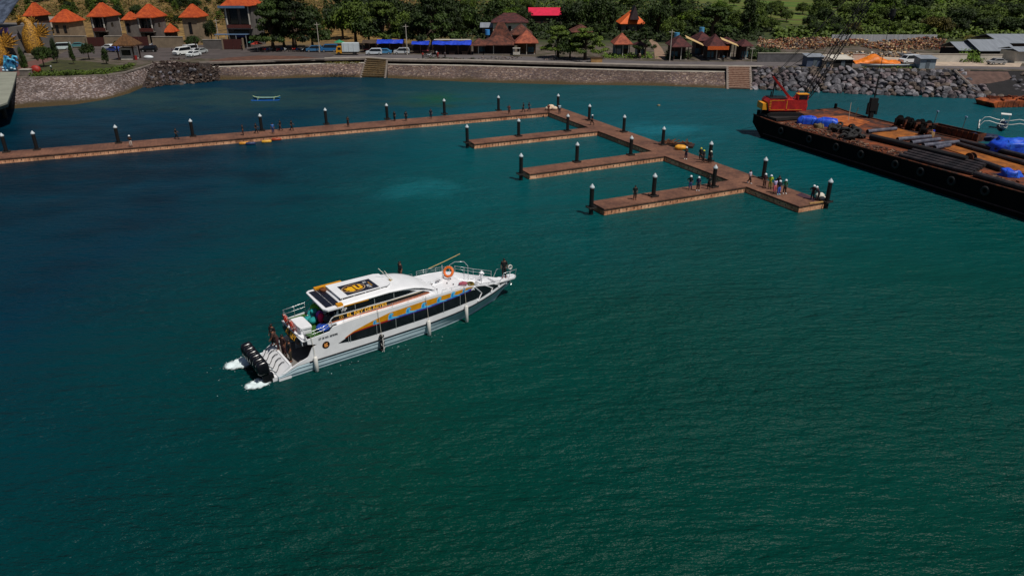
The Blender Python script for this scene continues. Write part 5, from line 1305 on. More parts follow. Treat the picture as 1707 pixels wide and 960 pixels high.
# open rusty skip along the far edge
a=BL(1560,219,BZ);c=BL(1622,236,BZ)
r=empty('rusty_skip',BWp((a[0]+c[0])/2,(a[1]+c[1])/2+.4,BZ),BPH,'long open rusty steel trough on the far side of the barge','trough')
L_=abs(c[0]-a[0])/2+.5
b=MB();b.box(-L_,L_,-.8,-.7,0,1.1);b.box(-L_,L_,.7,.8,0,1.1);b.box(-L_,-L_+.1,-.7,.7,0,1.1);b.box(L_-.1,L_,-.7,.7,0,1.1);b.box(-L_+.1,L_-.1,-.7,.7,.05,.3);b.build('body',RUST2,r)
b=MB()
for k in range(9):b.box(-L_+k*L_*2/9+.1,-L_+k*L_*2/9+.22,-.88,-.8,0,1.15)
b.build('rib',RUST,r)
# heap of scrap
SC=[mat('scrap_a',S(60,40,34),.8,.4,3),mat('scrap_b',S(128,100,80),.8,.3,3),mat('scrap_c',S(110,54,26),.85,.4,3)]
b=MB()
for i in range(1300):
    q=random.random()
    if q<.3:px,py=random.uniform(1480,1700),0;py=251+(px-1480)*.255+random.uniform(-3,5)
    elif q<.6:px=random.uniform(1600,1707);py=232+(px-1600)*.26+random.uniform(-3,3)
    elif q<.8:px=random.uniform(1300,1400);py=203+(px-1300)*.25+random.uniform(-3,5)
    else:px=random.uniform(1400,1500);py=232+(px-1400)*.27+random.uniform(-5,4)
    x,y=G(px,py,BZ);u,v=BL(px,py)
    if not(.4<v<BW_-.4):continue
    s_=random.uniform(.05,.26);b.boxr((u,v,BZ+s_*.3),(s_*random.uniform(.6,4.5),s_*random.uniform(.4,1),s_*.6),random.uniform(0,3),random.randrange(3),random.uniform(-.4,.4))
o=b.build('scrap',SC,ba);o['kind']='stuff'
# ================================================================ CRAWLER CRANE ON THE BARGE
cx,cy=G(1303,189,BZ+.7)
RED=mat('crane_red',S(150,22,20),.5,.25,1,c2=S(190,38,28));YEL=mat('crane_yellow',S(226,150,30),.5,.1,2);CBL=mat('crane_black',S(16,14,15),.6,.3,1)
tipx,tipy,tipz=58.6,117.6,29
cr=empty('crawler_crane',(cx,cy,BZ),0,'red crawler crane with long black lattice boom standing on the barge bow','crane')
def LC(x,y,z):return (x-cx,y-cy,z-BZ)
b=MB()
for s in(-1,1):
    b.prismy([(-2.9,.35),(-2.5,.0),(2.5,.0),(2.9,.35),(2.9,.8),(2.5,1.1),(-2.5,1.1),(-2.9,.8)],s*1.7-.4,s*1.7+.4)
b.box(-1.2,1.2,-1.3,1.3,.5,1.25);b.build('crawler_track',CBL,cr,fix=True)
b=MB();b.prismy([(-2.7,1.35),(3.3,1.35),(3.4,2.2),(3.2,3.0),(-2.7,3.2),(-3.1,2.8)],-1.55,1.55);b.build('machine_house',RED,cr,fix=True)
b=MB();b.box(-2.75,-.4,-1.575,-1.553,2.95,3.02);b.box(-2.6,-.2,-1.575,-1.553,1.5,1.57);b.boxr((.05,-1.565,2.3),(.1,.03,1.3));b.box(.2,2.6,-1.575,-1.553,1.5,1.57);b.build('trim_line',YEL,cr)
b=MB()
for k in range(5):b.boxr((-2.62,-1.566,1.75+k*.25),(.3,.03,.1),0,0)
b.build('hazard_stripe',YEL,cr)
b=MB();b.box(-3.75,-3.0,-1.4,1.4,1.5,2.5);b.build('counterweight',YEL,cr)
b=MB();b.box(1.7,3.35,-1.55,-.4,3.02,3.9);b.build('operator_cab',RED,cr);b=MB();b.box(1.65,3.42,-1.6,-.35,3.903,4.0);b.build('cab_roof',YEL,cr)
b=MB();b.box(1.85,3.2,-1.575,-1.553,3.15,3.8);b.box(3.353,3.37,-1.4,-.5,3.15,3.8);b.build('cab_window',GLASS,cr)
b=MB();b.box(-2.6,.2,-1.3,1.3,3.21,3.32);b.cyl((-1.9,0,3.3),(-1.9,0,5.9),.09);b.cyl((-2.0,.5,3.2),(-2.0,.5,4.1),.12);b.build('roof_deck',CBL,cr)
b=MB();b.tube([(1.0,-.6,3.1),(-2.2,-.3,6.4)],.16,4);b.tube([(1.0,.6,3.1),(-2.2,.3,6.4)],.16,4);b.tube([(-2.2,-.4,6.4),(-2.2,.4,6.4)],.12,4);b.tube([(-.6,-.45,4.8),(-.6,.45,4.8)],.08,4);b.tube([(1.6,0,3.2),(2.3,0,4.2)],.12,4);b.build('gantry',RED,cr)
foot=Vector((3.0,.2,1.9));tip=Vector(LC(tipx,tipy,tipz));d=(tip-foot);ln=d.length;d.normalize();sd=d.cross(Vector((0,0,1))).normalized();up=sd.cross(d).normalized()
b=MB();nseg=26;w_=.55
def cor(t,a,c):
    w2=w_*min(1,t*9+.15,(1-t)*9+.25);return foot+d*ln*t+sd*a*w2+up*c*w2
for a in(-1,1):
    for c in(-1,1):b.tube([cor(t/nseg,a,c) for t in range(nseg+1)],.075,5)
for t in range(nseg):
    for (a,c,a2,c2) in((-1,-1,1,-1),(1,1,-1,1),(-1,1,-1,-1),(1,-1,1,1)):
        b.tube([cor(t/nseg,a,c),cor((t+1)/nseg,a2,c2)],.04,4)
bm_=b.build('lattice_boom',CBL,cr)
g=Vector((-2.2,0,6.4));b=MB()
for s in(-1,1):
    b.tube([g+Vector((0,s*.35,0)),tip+sd*s*.3+up*.5],.045,4)
    b.tube([g+Vector((0,s*.15,0)),foot+d*ln*.45+sd*s*.4+up*.55],.03,4)
b.tube([Vector((1.4,0,3.2)),tip+up*.6],.03,4)
b.build('pendant_cable',CBL,cr)
b=MB();ht=(BZ+2.2)-BZ
hk=Vector((tip.x+.15,tip.y,0))
b.tube([tip,(hk.x,hk.y,2.6)],.045,4);b.tube([tip+Vector((.25,0,0)),(hk.x+.25,hk.y,16.5)],.035,4);b.build('hoist_cable',CBL,cr)
b=MB();b.cyl((hk.x+.12,hk.y,15.6),(hk.x+.12,hk.y,16.6),.42,.42,10);b.cyl((hk.x+.12,hk.y,15.0),(hk.x+.12,hk.y,15.6),.12,.4,10);b.build('hook_ball',CBL,cr)
b=MB();b.cyl((hk.x,hk.y,3.4),(hk.x,hk.y,6.6),.12,.12);b.box(hk.x-.55,hk.x+.55,hk.y-.4,hk.y+.4,1.2,3.2);b.box(hk.x-.8,hk.x-.5,hk.y-.3,hk.y+.3,.6,2.4);b.box(hk.x+.5,hk.x+.8,hk.y-.3,hk.y+.3,.6,2.4);b.box(hk.x-.3,hk.x+.3,hk.y-.3,hk.y+.3,0,1.2);b.build('grab_bucket',CBL,cr)
# ================================================================ OUTRIGGER BOAT and far rusty barge
x,y=G(1671,213,0)
og=canoe('outrigger_boat',(x,y,0),R(-122),8,1.2,mat('jukung_blue',S(30,60,96),.5,.2,1),paint('jukung_white',220,220,214,.5),'white outrigger boat with arched arms and a square canopy beyond the barge','outrigger boat')
b=MB();b.box(-.1,1.5,-.75,.75,2.35,2.45);b.build('canopy',paint('canopy_white',226,226,220,.5),og)
for px_ in(.0,1.4):
    for py_ in(-.6,.6):MB().tube([(px_,py_,.5),(px_,py_,2.35)],.05,5).build('canopy_post',STEEL,og)
OW=paint('jukung_white',0,0,0)
for xx in(-1.4,2.6):
    for s in(-1,1):
        b=MB();b.tube([(xx,0,.95),(xx,s*1.1,1.05),(xx,s*2.2,1.35),(xx,s*2.9,1.25),(xx+.1,s*3.35,.6),(xx+.15,s*3.5,.2)],[.08,.08,.075,.07,.06,.06],6);b.build('outrigger_arm',OW,og,smooth=True)
for s in(-1,1):
    b=MB();b.tube([(-3.6,s*3.5,.35),(-2.8,s*3.5,.12),(3.8,s*3.5,.12),(4.6,s*3.5,.4)],.1,8);b.build('outrigger_float',OW,og,smooth=True)
b=MB();b.box(.1,1.2,-.45,.45,.5,1.1);b.build('engine_box',mat('jukung_blue',(0,0,0)),og)
x,y=G(1700,179,0)
rb=empty('rusty_pontoon',(x,y,0),R(8),'small rust orange pontoon barge in front of the slipway at the right','barge')
b=MB();b.prismy([(-6,.9),(-5.2,-.3),(14,-.3),(14,1.2),(-5,1.2)],0,5);b.build('hull',mat('rust_orange_hull',S(90,40,20),.9,.4,.5,c2=S(176,88,36),detail=8),rb,fix=True)
b=MB()
for i in range(16):
    b.box(-5+i*1.15,-4.3+i*1.15,-.06,-.002,.1,1.15)
b.tube([(-5,2.5,1.3),(14,2.5,1.3)],.12,5);b.build('side_rib',mat('rust_orange_hull',(0,0,0)),rb)
b=MB()
for i in range(30):
    b.boxr((random.uniform(-4,10),random.uniform(.5,4.5),1.4),(random.uniform(.5,2),.2,.3),random.uniform(0,3),0)
b.build('scrap_heap',mat('scrap_c',(0,0,0)),rb)
# ================================================================ TOWN
def bb(pl,pr,pyb,z=LZ):
    """box footprint helper: world x-left, x-right, Y for a facade between two picture columns"""
    Y=G((pl+pr)/2,pyb,z)[1];return ZY(pl,pyb,Y)[0],ZY(pr,pyb,Y)[0],Y
def hz(py,Y):return ZY(853,py,Y)[1]-LZ
def house(name,pl,pr,pyb,pye,pya,dep,label,cat='house',wall=GREYW,roofm=TILO,over=.7,rf=.2,group=None,bz=None,front='balcony',wallin=.85,Yoff=0):
    """two or one storey house; pl..pr are the eaves in the picture"""
    global LASTW
    xl,xr,Y=bb(pl,pr,pyb);Y+=Yoff
    if (pl+pr)/2<853:xl=ZY(pl,pye,Y-over)[0];xr=max(xl+3.2,ZY(pr,pye,Y+dep+over)[0])
    else:xr=ZY(pr,pye,Y-over)[0];xl=min(xr-3.2,ZY(pl,pye,Y+dep+over)[0])
    ze=hz(pye,Y);za=hz(pya,Y+dep/2);W=(xr-xl);LASTW=W
    r=empty(name,((xl+xr)/2,Y,LZ),0,label,cat,group)
    w=W/2-over
    if front=='balcony':
        b=MB();b.box(-w,w,1.6,dep,0,ze);b.box(-w,-w+.3,0,1.6,0,ze-.0);b.build('wall',wall,r)
        zf=ze*.47
        b=MB();b.box(-w+.3,w-.05,-.05,1.58,zf-.22,zf);b.build('balcony_floor',CONC,r)
        b=MB();b.box(-w+.3,w-.05,-.12,-.04,zf+.001,zf+.95);b.build('balcony_rail',mat('red_timber',S(84,34,26),.7,.3,4),r)
        for x in(-w+.45,w-.3,0):
            if abs(x)<.1 and W<9:continue
            b=MB();b.box(x-.14,x+.14,.0,.28,zf+.002,ze-.01);b.build('column',WHW,r)
        for x0,x1,z0,z1 in((-w*.75,-w*.1,zf+.3,ze-.5),(w*.1,w*.75,zf+.02,ze-.5),(-w*.6,w*.6,.1,zf-.5)):
            f=MB().box(x0,x1,1.54,1.597,z0,z1).build('window',DARKW,r);MB().box(x0+.08,x1-.08,1.50,1.537,z0+.08,z1-.08).build('pane',GLASS,f)
        b=MB();b.box(w+.004,w+.03,dep*.4,dep*.55,zf+1,zf+2.2);b.build('side_window',GLASS,r)
    elif front=='plain':
        b=MB();b.box(-w,w,0,dep,0,ze);b.build('wall',wall,r)
        n=max(1,int(W/3.2))
        for i in range(n):
            x=-w+(i+.5)*2*w/n;f=MB().box(x-.5,x+.5,-.05,-.003,ze*.35,ze*.8).build('window',DARKW,r);MB().box(x-.42,x+.42,-.08,-.053,ze*.35+.08,ze*.8-.08).build('pane',GLASS,f)
    elif front=='open':   # open pavilion front: posts and dark depth
        b=MB();b.box(-w,w,dep*.45,dep,0,ze);b.build('wall',wall,r)
        b=MB();b.box(-w,w,0,dep*.45,0,.25);b.build('floor_plinth',CONC,r)
        n=max(2,int(W/2.6))
        for i in range(n+1):
            x=-w+.12+i*(2*w-.24)/n;b=MB();b.box(x-.09,x+.09,.05,.23,.252,ze);b.build('post',WHW if i%2 else DARKW,r)
        for i in range(n):
            if random.random()<.75:
                x=-w+(i+.5)*2*w/n;c_=random.choice([mat('front_blue',S(70,106,120),.7,.2,2),mat('front_white',S(170,176,180),.7,.1,2),DARKW]);
                b=MB();b.box(x-.8,x+.8,dep*.45-.08,dep*.45-.003,.5,1.9);b.build('door',c_,r)
    b=MB()
    if rf<0:b.gable(-W/2,W/2,-over,dep+over,ze,za,along='x')
    else:b.hip(-W/2,W/2,-over,dep+over,ze+.005,za,rf)
    rr=b.build('roof',roofm,r)
    b=MB();
    if rf>=0:
        h=W*rf/2;q=[(-W/2,-over,ze),(W/2,-over,ze),(W/2,dep+over,ze),(-W/2,dep+over,ze)];t0=(-h,dep/2,za);t1=(h,dep/2,za)
        for a_,c_ in((q[0],t0),(q[3],t0),(q[1],t1),(q[2],t1),(t0,t1)):
            if W>=dep+2*over:b.tube([a_,c_],.09,5)
        if W>=dep+2*over:b.build('ridge_tiles',roofm,rr)
    return r
V='orange roofed villas behind the perimeter wall'
house('villa',37,84,74,27,5,8,'orange roofed villa half hidden behind the second golden statue',wall=DARKW,group=V,front='plain')
house('villa',80,144,66,37,16,9,'widest and lowest orange hipped roof behind the white panel wall',wall=BEIGE,group=V,front='plain')
house('villa',143,203,74,28,5,9,'two storey orange roofed villa with balcony above the dark red gate, left of the pair',group=V)
house('villa',201,216,66,33,20,6,'small orange roofed annex squeezed between the two balcony villas',group=V,front='plain')
house('villa',221,280,74,29.5,7,9,'two storey orange roofed villa with balcony, right of the pair',group=V)
house('villa',297,349,72,29,7,8,'orange roofed villa with closed pale upper storey',wall=BEIGE,group=V,front='plain')
house('garden_pavilion',271,299,70,54,39,4,'small steep orange pavilion roof showing over the perimeter wall',cat='pavilion',group=V,front='plain',wall=DARKW,rf=.02)
# big house
h=house('guest_house',366,440,80,10,-16,11,'largest grey house with orange roof and red balcony beside the dark spreading trees',wall=GREYW,group=None,rf=.35)
xl,xr,Y=bb(366,440,80);hw_=LASTW/2
b=MB();b.box(-hw_-.6,hw_-1.6,-.95,-.1,hz(14,Y),hz(10,Y)-.03);b.build('canopy',mat('steel_blue_roof',S(84,110,140),.5,.1,1),h)
b=MB();b.box(-1.4,1.4,-.25,-.13,2.9,3.6);b.build('signboard',mat('sign_blue',S(30,50,130),.5,.1,1),h)
b=MB();b.box(-hw_-2.2,hw_-1.4,-2.6,-.3,3.75,3.87);b.build('porch_roof',mat('steel_blue_roof',(0,0,0)),h)
for k in range(4):
    x=-hw_-1.8+k*(hw_*2-.0)/3;b=MB();b.box(x-.08,x+.08,-2.5,-2.34,0,3.745);b.build('porch_post',STEEL,h)
# perimeter walls and gates
def wall(pl,pr,pyb,hh,m,label,cap=True,th=.3,cat='wall',group='perimeter walls of the villas',name='perimeter_wall'):
    xl,xr,Y=bb(pl,pr,pyb);r=empty(name,((xl+xr)/2,Y,LZ),0,label,cat,group);w=(xr-xl)/2
    MB().box(-w,w,0,th,0,hh-.12).build('wall_panel',m,r)
    if cap:MB().box(-w-.05,w+.05,-.08,th+.08,hh-.118,hh).build('coping',CONCL,r)
    return r
wall(80,147,78,3.0,BEIGE,'beige wall section behind the white van at the left')
wall(178,217,78,3.0,BEIGE,'beige wall section between the two dark red gates')
wall(256,307,80,3.1,BEIGE,'beige wall section behind the parked vans')
wall(340,372,82,2.6,GREYW,'grey wall section left of the big grey house gate')
def gate(pl,pr,pyb,hh,label):
    xl,xr,Y=bb(pl,pr,pyb);r=empty('entrance_gate',((xl+xr)/2,Y-.2,LZ),0,label,'gate','dark timber gates of the villas');w=(xr-xl)/2
    for k in range(2):
        b=MB();b.box(-w+k*w+.05,k*w-.02,0,.1,.1,hh);b.build('gate_leaf',mat('gate_maroon',S(70,28,24),.7,.2,3),r)
    for x in(-w-.15,w+.15):
        b=MB();b.box(x-.2,x+.2,-.1,.35,0,hh+.3);b.build('gate_post',BEIGE,r)
gate(148,177,78,2.6,'dark maroon gate under the left balcony villa');gate(218,250,77,2.6,'dark maroon gate under the right balcony villa');gate(374,406,83,2.8,'dark brown garage gate under the big grey house')
xl,xr,Y=bb(99,140,58)
r=empty('white_screen',((xl+xr)/2,Y-9,LZ),0,'blank pale rectangular screen panel below the wide orange roof','screen')
w=(xr-xl)/2;MB().box(-w,w,0,.15,3.0,6.4).build('panel',WHW,r)
for x in(-w+.3,0,w-.3):MB().box(x-.08,x+.08,.16,.3,0,6.2).build('post',STEEL,r)
# terminal building, upper left
xl,xr,Y=bb(-60,40,92)
r=empty('terminal_building',((xl+xr)/2,Y,LZ),R(-8),'large grey building with dark slate roofs behind the golden statues at the left edge','building')
SL=mat('slate_roof',S(54,62,76),.5,.2,.8,c2=S(84,94,112));MB().box(-12,6,0,16,0,7).build('wall',GREYW,r)
b=MB();b.add([(-13,-1.5,8.5),(7.3,-2.2,8.4),(6.4,8,15),(-13,8,15),(-13,-1.5,8.2),(7.3,-2.2,8.1),(6.4,8,14.7),(-13,8,14.7)],[(0,1,2,3),(7,6,5,4),(0,4,5,1),(1,5,6,2)]);b.build('upper_roof',SL,r)
b=MB();b.add([(-13,-4,5.9),(3,-4.2,6.6),(3,0,7.8),(-13,0,7.2),(-13,-4,5.6),(3,-4.2,6.3),(3,0,7.5),(-13,0,6.9)],[(0,1,2,3),(7,6,5,4),(0,4,5,1),(1,5,6,2)]);b.build('middle_roof',mat('lead_roof',S(96,92,100),.6,.2,.8),r)
b=MB();b.add([(1,-6,3.0),(9,-5,4.6),(9,-.5,5.4),(1,-1,4),(1,-6,2.7),(9,-5,4.3),(9,-.5,5.1),(1,-1,3.7)],[(0,1,2,3),(7,6,5,4),(0,4,5,1),(1,5,6,2)]);b.build('lower_canopy',mat('canopy_mauve',S(120,116,134),.5,.15,.8),r)
for x in(2,4.5,7.5):b=MB();b.box(x-.3,x+.3,-4.6,-4.0,0,3.3);b.build('canopy_column',BEIGE,r)
b=MB();b.box(2.5,6.4,-.1,-.01,5.6,7.0);b.build('purple_window',mat('purple_glass',S(112,84,140),.3,.2,.6),r)
b=MB();b.box(-11,2,-.08,-.003,1.2,4.5);b.build('shop_window',GLASS,r)
# ---------------- golden statues
GLD=mat('statue_gold',S(84,56,18),.55,.4,3.2,c2=S(206,150,46),bump=.2,bscale=3,metal=.0,detail=8)
def fan(b,c,base,tips,th=.12):
    """solid webbed fin: pointed tips with valleys between them"""
    a=Vector(base);P=[a]
    for i,t in enumerate(tips):
        q=Vector(t)
        if i:P.append(a.lerp(Vector(tips[i-1]).lerp(q,.5),.72))
        P.append(q)
    n=len(P);v=[x+Vector((0,-th,0)) for x in P]+[x+Vector((0,th,0)) for x in P]
    f=[(0,i,i+1) for i in range(1,n-1)]+[(n,n+i+1,n+i) for i in range(1,n-1)]+[(i,n+i,n+(i+1)%n,(i+1)%n) for i in range(n)]
    b.add(v,f)
    for t in tips:b.tube([a+Vector((0,-th,0)),Vector(t).lerp(a,.1)+Vector((0,-th,0)),Vector(t)+(Vector(t)-a)*.12],[.16,.12,.02],5)
def statue(px,pyb,label,mir=1,s_=1,grp='golden scaled statues'):
    x,y=G(px,pyb,LZ);r=empty('golden_statue',(x,y,LZ),0,label,'statue',grp);r.scale=(s_,)*3
    f=lambda P:[(mir*a,b_,c_) for a,b_,c_ in P]
    b=MB();b.tube(f([(.3,0,0),(0,0,1.6),(-.1,0,3.6),(-.1,0,5.6),(.3,0,7.2),(.2,0,8.4),(-.8,0,9.3),(-1.9,0,9.2),(-2.6,0,8.5),(-2.7,0,7.9)]),[2.1,2.45,2.4,2.1,1.6,1.1,.8,.6,.55,.3],16);b.build('scaled_body',GLD,r,smooth=True)
    b=MB();fan(b,None,(mir*1.6,0,5.0),f([(3.0,0,8.6),(4.0,0,8.4),(4.9,0,8.0),(5.6,0,7.3),(6.2,0,6.4),(5.4,0,5.3),(4.4,0,4.6)]),.16);b.build('wing_fin',GLD,r)
    b=MB();fan(b,None,(mir*1.0,0,8.0),f([(1.6,0,10.2),(2.3,0,9.8),(2.8,0,9.2),(.8,0,9.9)]),.14);b.build('crest_fin',GLD,r)
    b=MB();fan(b,None,(mir*1.4,-.5,2.2),f([(3.2,-.5,3.6),(3.6,-.5,2.9),(3.3,-.5,2.0),(2.9,-.5,1.3)]),.14);b.build('side_fin',GLD,r)
    b=MB();fan(b,None,(mir*-1.8,0,9.0),f([(-2.6,0,10.4),(-1.9,0,10.7),(-1.2,0,10.5)]),.12);b.build('head_crest',GLD,r)
    b=MB();b.cyl((0,0,-.1),(0,0,.45),3.0,2.8,18);b.build('plinth',CONC,r)
statue(60,91,'golden scaled statue with curved neck and spread fins, second from the left edge',1,.95)
statue(3,112,'golden scaled statue with spiky fins cut by the left edge above the blue wave figure',1,.95)
x,y=G(19,119,LZ)
r=empty('blue_wave_sculpture',(x,y,LZ),0,'blue and white curling wave sculpture at the foot of the golden statue','sculpture')
b=MB()
for i in range(9):
    a=i*.7;xx=math.cos(a)*1.0;h_=2.0+1.3*math.sin(i*1.9)
    b.tube([(xx*.6,math.sin(a)*.6,0),(xx,math.sin(a)*.8,h_*.6),(xx+.3,math.sin(a)*.9,h_),(xx+.9,math.sin(a)*.8,h_*.95),(xx+1.1,math.sin(a)*.7,h_*.7)],[.6,.5,.36,.24,.08],8)
b.build('wave',mat('wave_blue',S(20,90,150),.4,.4,.8,c2=S(90,190,220)),r,smooth=True)
b=MB()
for i in range(8):
    a=i*.8;b.ell((math.cos(a)*1.3,math.sin(a)-.6,.5+.3*math.sin(i*2)),(.3,.25,.25),8,5)
b.build('foam_curl',paint('curl_white',170,200,214,.5),r,smooth=True)
# ---------------- kiosk
x,y=G(217,99,LZ)
r=empty('thatched_kiosk',(x,y,LZ),R(5),'small white walled kiosk with brown thatched pyramid roof beside the lawn','kiosk')
MB().hip(-2.8,2.8,-2.8,2.8,3.6,6.3,.02,th=.2).build('roof',THAT,r)
for a in(-1.9,1.9):
    for c in(-1.9,1.9):MB().box(a-.14,a+.14,c-.14,c+.14,0,3.39).build('post',DARKW,r)
MB().box(-1.6,1.6,-1.6,1.6,0,2.9).build('wall',WHW,r);MB().box(-1.1,1.1,-1.66,-1.603,1.1,2.4).build('window',GLASS,r)
MB().box(1.7,2.4,-2.0,-1.4,0,1.0).build('red_box',paint('box_red',150,30,24,.5),r)
# ---------------- vehicles
def car(px,py,rz,colr,label,kind='car',group='cars and vans parked on the shore',z=LZ):
    x,y=G(px,py,z);r=empty('parked_%s'%kind,(x,y,z+.012),rz,label,kind,group)
    P={'car':[(-2.1,.35),(-2.1,.85),(-1.3,1.0),(-.6,1.45),(.9,1.47),(1.7,1.0),(2.15,.92),(2.15,.35)],
       'van':[(-2.3,.35),(-2.35,1.0),(-1.75,1.25),(-1.1,2.0),(2.3,2.05),(2.4,1.2),(2.4,.35)],
       'minivan':[(-2.1,.35),(-2.15,.95),(-1.4,1.1),(-.7,1.7),(1.8,1.72),(2.1,1.1),(2.1,.35)]}[kind]
    m=paint('car_%d_%d_%d'%colr,*colr)
    W=.85 if kind!='van' else .95
    b=MB();n=len(P);top=max(p_[1] for p_ in P)
    v=[]
    for yy,in_ in((-W,0),(W,0)):
        for a,c in P:
            k=1-.14*max(0,(c-.95)/(top-.95));v.append((a,yy*k,c))
    b.add(v,[tuple(range(n)),tuple(range(n,2*n))[::-1]]+[(i,n+i,n+(i+1)%n,(i+1)%n) for i in range(n)]);b.build('body',m,r,fix=True)
    zt_=top-.12;z0=1.02 if kind!='van' else 1.2
    for s in(-1,1):
        k0=1-.14*max(0,(z0-.95)/(top-.95));k1=1-.14*max(0,(zt_-.95)/(top-.95));xa0,xb0={'car':(-1.15,1.5),'van':(-1.6,2.2),'minivan':(-1.3,1.95)}[kind];xa1,xb1={'car':(-.6,.9),'van':(-1.05,2.15),'minivan':(-.65,1.75)}[kind]
        b=MB();b.add([(xa0,s*(W*k0+.012),z0),(xb0,s*(W*k0+.012),z0),(xb1,s*(W*k1+.012),zt_),(xa1,s*(W*k1+.012),zt_)],[(0,1,2,3) if s<0 else (3,2,1,0)]);b.build('side_window',GLASS,r)
    q={'car':((-1.28,1.02),(-.62,1.43)),'van':((-1.74,1.28),(-1.13,1.95)),'minivan':((-1.38,1.14),(-.73,1.66))}[kind]
    b=MB();b.add([(q[0][0]-.012,-W*.85,q[0][1]),(q[0][0]-.012,W*.85,q[0][1]),(q[1][0]-.012,W*.78,q[1][1]),(q[1][0]-.012,-W*.78,q[1][1])],[(3,2,1,0)]);b.build('windscreen',GLASS,r)
    for sx_ in(-1.35,1.4):
        for s in(-1,1):
            wq=MB().cyl((sx_,s*(W-.16),.33),(sx_,s*(W+.03),.33),.33,n=14).build('wheel',RUB,r);MB().cyl((sx_,s*(W+.031),.33),(sx_,s*(W+.045),.33),.18,n=10).build('rim',STEEL,wq)
    for s in(-1,1):
        MB().box(-2.17 if kind!='van' else -2.38,-2.12 if kind!='van' else -2.33,s*W*.75-.14,s*W*.75+.14,.68,.86).build('headlight',paint('lamp_glass',230,230,220),r)
    return r
car(104,84,R(20),(190,206,206),'white van parked nearest the left garden trees','van')
car(129,80,R(30),(70,120,124),'teal car behind the left young trees')
car(183,83,R(-20),(214,218,220),'white car behind the garden, left of the blue car')
car(191,87,R(-20),(60,80,150),'blue car parked left of the kiosk')
car(249,87,R(6),(18,18,20),'black car parked right of the kiosk','minivan')
car(263,79,R(-14),(222,224,228),'white car parked against the beige wall behind the black car')
car(304,92,R(62),(226,228,226),'left white minibus facing the water','van')
car(316,88,R(62),(210,214,216),'right white minibus partly behind the first','van')
car(323,95,R(75),(220,226,226),'small white car in front of the white minibuses')
car(334,90,R(70),(170,176,176),'pale grey car beside the small palm')
car(524,87,R(8),(60,110,150),'light blue minivan parked under the big tree','minivan')
car(549,87,R(8),(40,100,150),'blue van parked left of the yellow truck','van')
car(624,92,R(4),(196,204,210),'white car under the blue awning','minivan')
car(640,91,R(4),(70,130,170),'light blue car under the blue awning')
car(670,91,R(4),(186,190,192),'white minivan left of the tall pale post','minivan')
car(1514,106,R(15),(206,210,214),'white small van in the sandy yard beside the orange tarpaulin','van')
car(1660,108,R(5),(150,150,150),'grey car in front of the pale wall at the right')
# truck
x,y=G(581,92,LZ);r=empty('box_truck',(x,y,LZ+.012),R(2),'small truck with yellow cab and white box parked by the steps','truck')
b=MB();b.prismy([(-3.1,.5),(-3.1,1.3),(-2.8,2.2),(-1.5,2.25),(-1.5,.5)],-.9,.9);b.build('cab',paint('cab_yellow',214,150,30),r,fix=True)
b=MB();b.box(-2.6,-1.75,-.92,-.903,1.35,2.0);b.add([(-3.1,-.75,1.35),(-3.1,.75,1.35),(-2.87,.7,2.1),(-2.87,-.7,2.1)],[(3,2,1,0)]);b.build('cab_window',GLASS,r)
MB().box(-1.4,2.9,-1.05,1.05,.9,3.1).build('cargo_box',paint('box_white',206,216,220,.4),r);MB().box(-1.6,2.8,-.5,.5,.55,.898).build('chassis',BLACK,r)
b=MB()
for k in range(3):b.box(-1.0+k*1.3,-.92+k*1.3,-1.07,-1.052,.95,3.05)
b.build('box_rib',STEEL,r)
for sx_ in(-2.4,1.7):
    for s in(-1,1):MB().cyl((sx_,s*.7,.42),(sx_,s*.98,.42),.42,n=14).build('wheel',RUB,r)
# parked motorbikes in the shade
def motorbike(px,py,rz,colr,label):
    x,y=G(px,py,LZ);r=empty('parked_motorbike',(x,y,LZ+.012),rz,label,'motorbike','motorbikes parked along the shore road')
    for s in(-.6,.6):
        b=MB();b.torus((s,0,.3),.24,.06,'Y',14,6);b.build('wheel',RUB,r)
    b=MB();b.tube([(-.62,0,.35),(-.45,0,.95),(-.2,0,.55),(.2,0,.6),(.75,0,.75)],[.06,.08,.13,.16,.07],8);b.tube([(-.45,-.28,1.0),(-.42,0,.98),(-.45,.28,1.0)],.025,5);b.build('body',paint('bike_%d'%colr[0],*colr),r)
    MB().ell((.25,0,.8),(.38,.13,.07),10,5).build('saddle',BLACK,r)
cs=[(20,20,24),(150,24,20),(30,60,140),(190,190,190)]
for i,px in enumerate([436,441,446,452,458,464,470,476,483,490,497,504]):
    motorbike(px,86+.4*(i%3),R(80+random.uniform(-15,15)),cs[i%4],'motorbike parked in the row under the big dark tree')
motorbike(712,95,R(10),cs[0],'black motorbike in front of the middle blue stall');motorbike(716,95.5,R(200),cs[3],'pale motorbike in front of the middle blue stall')
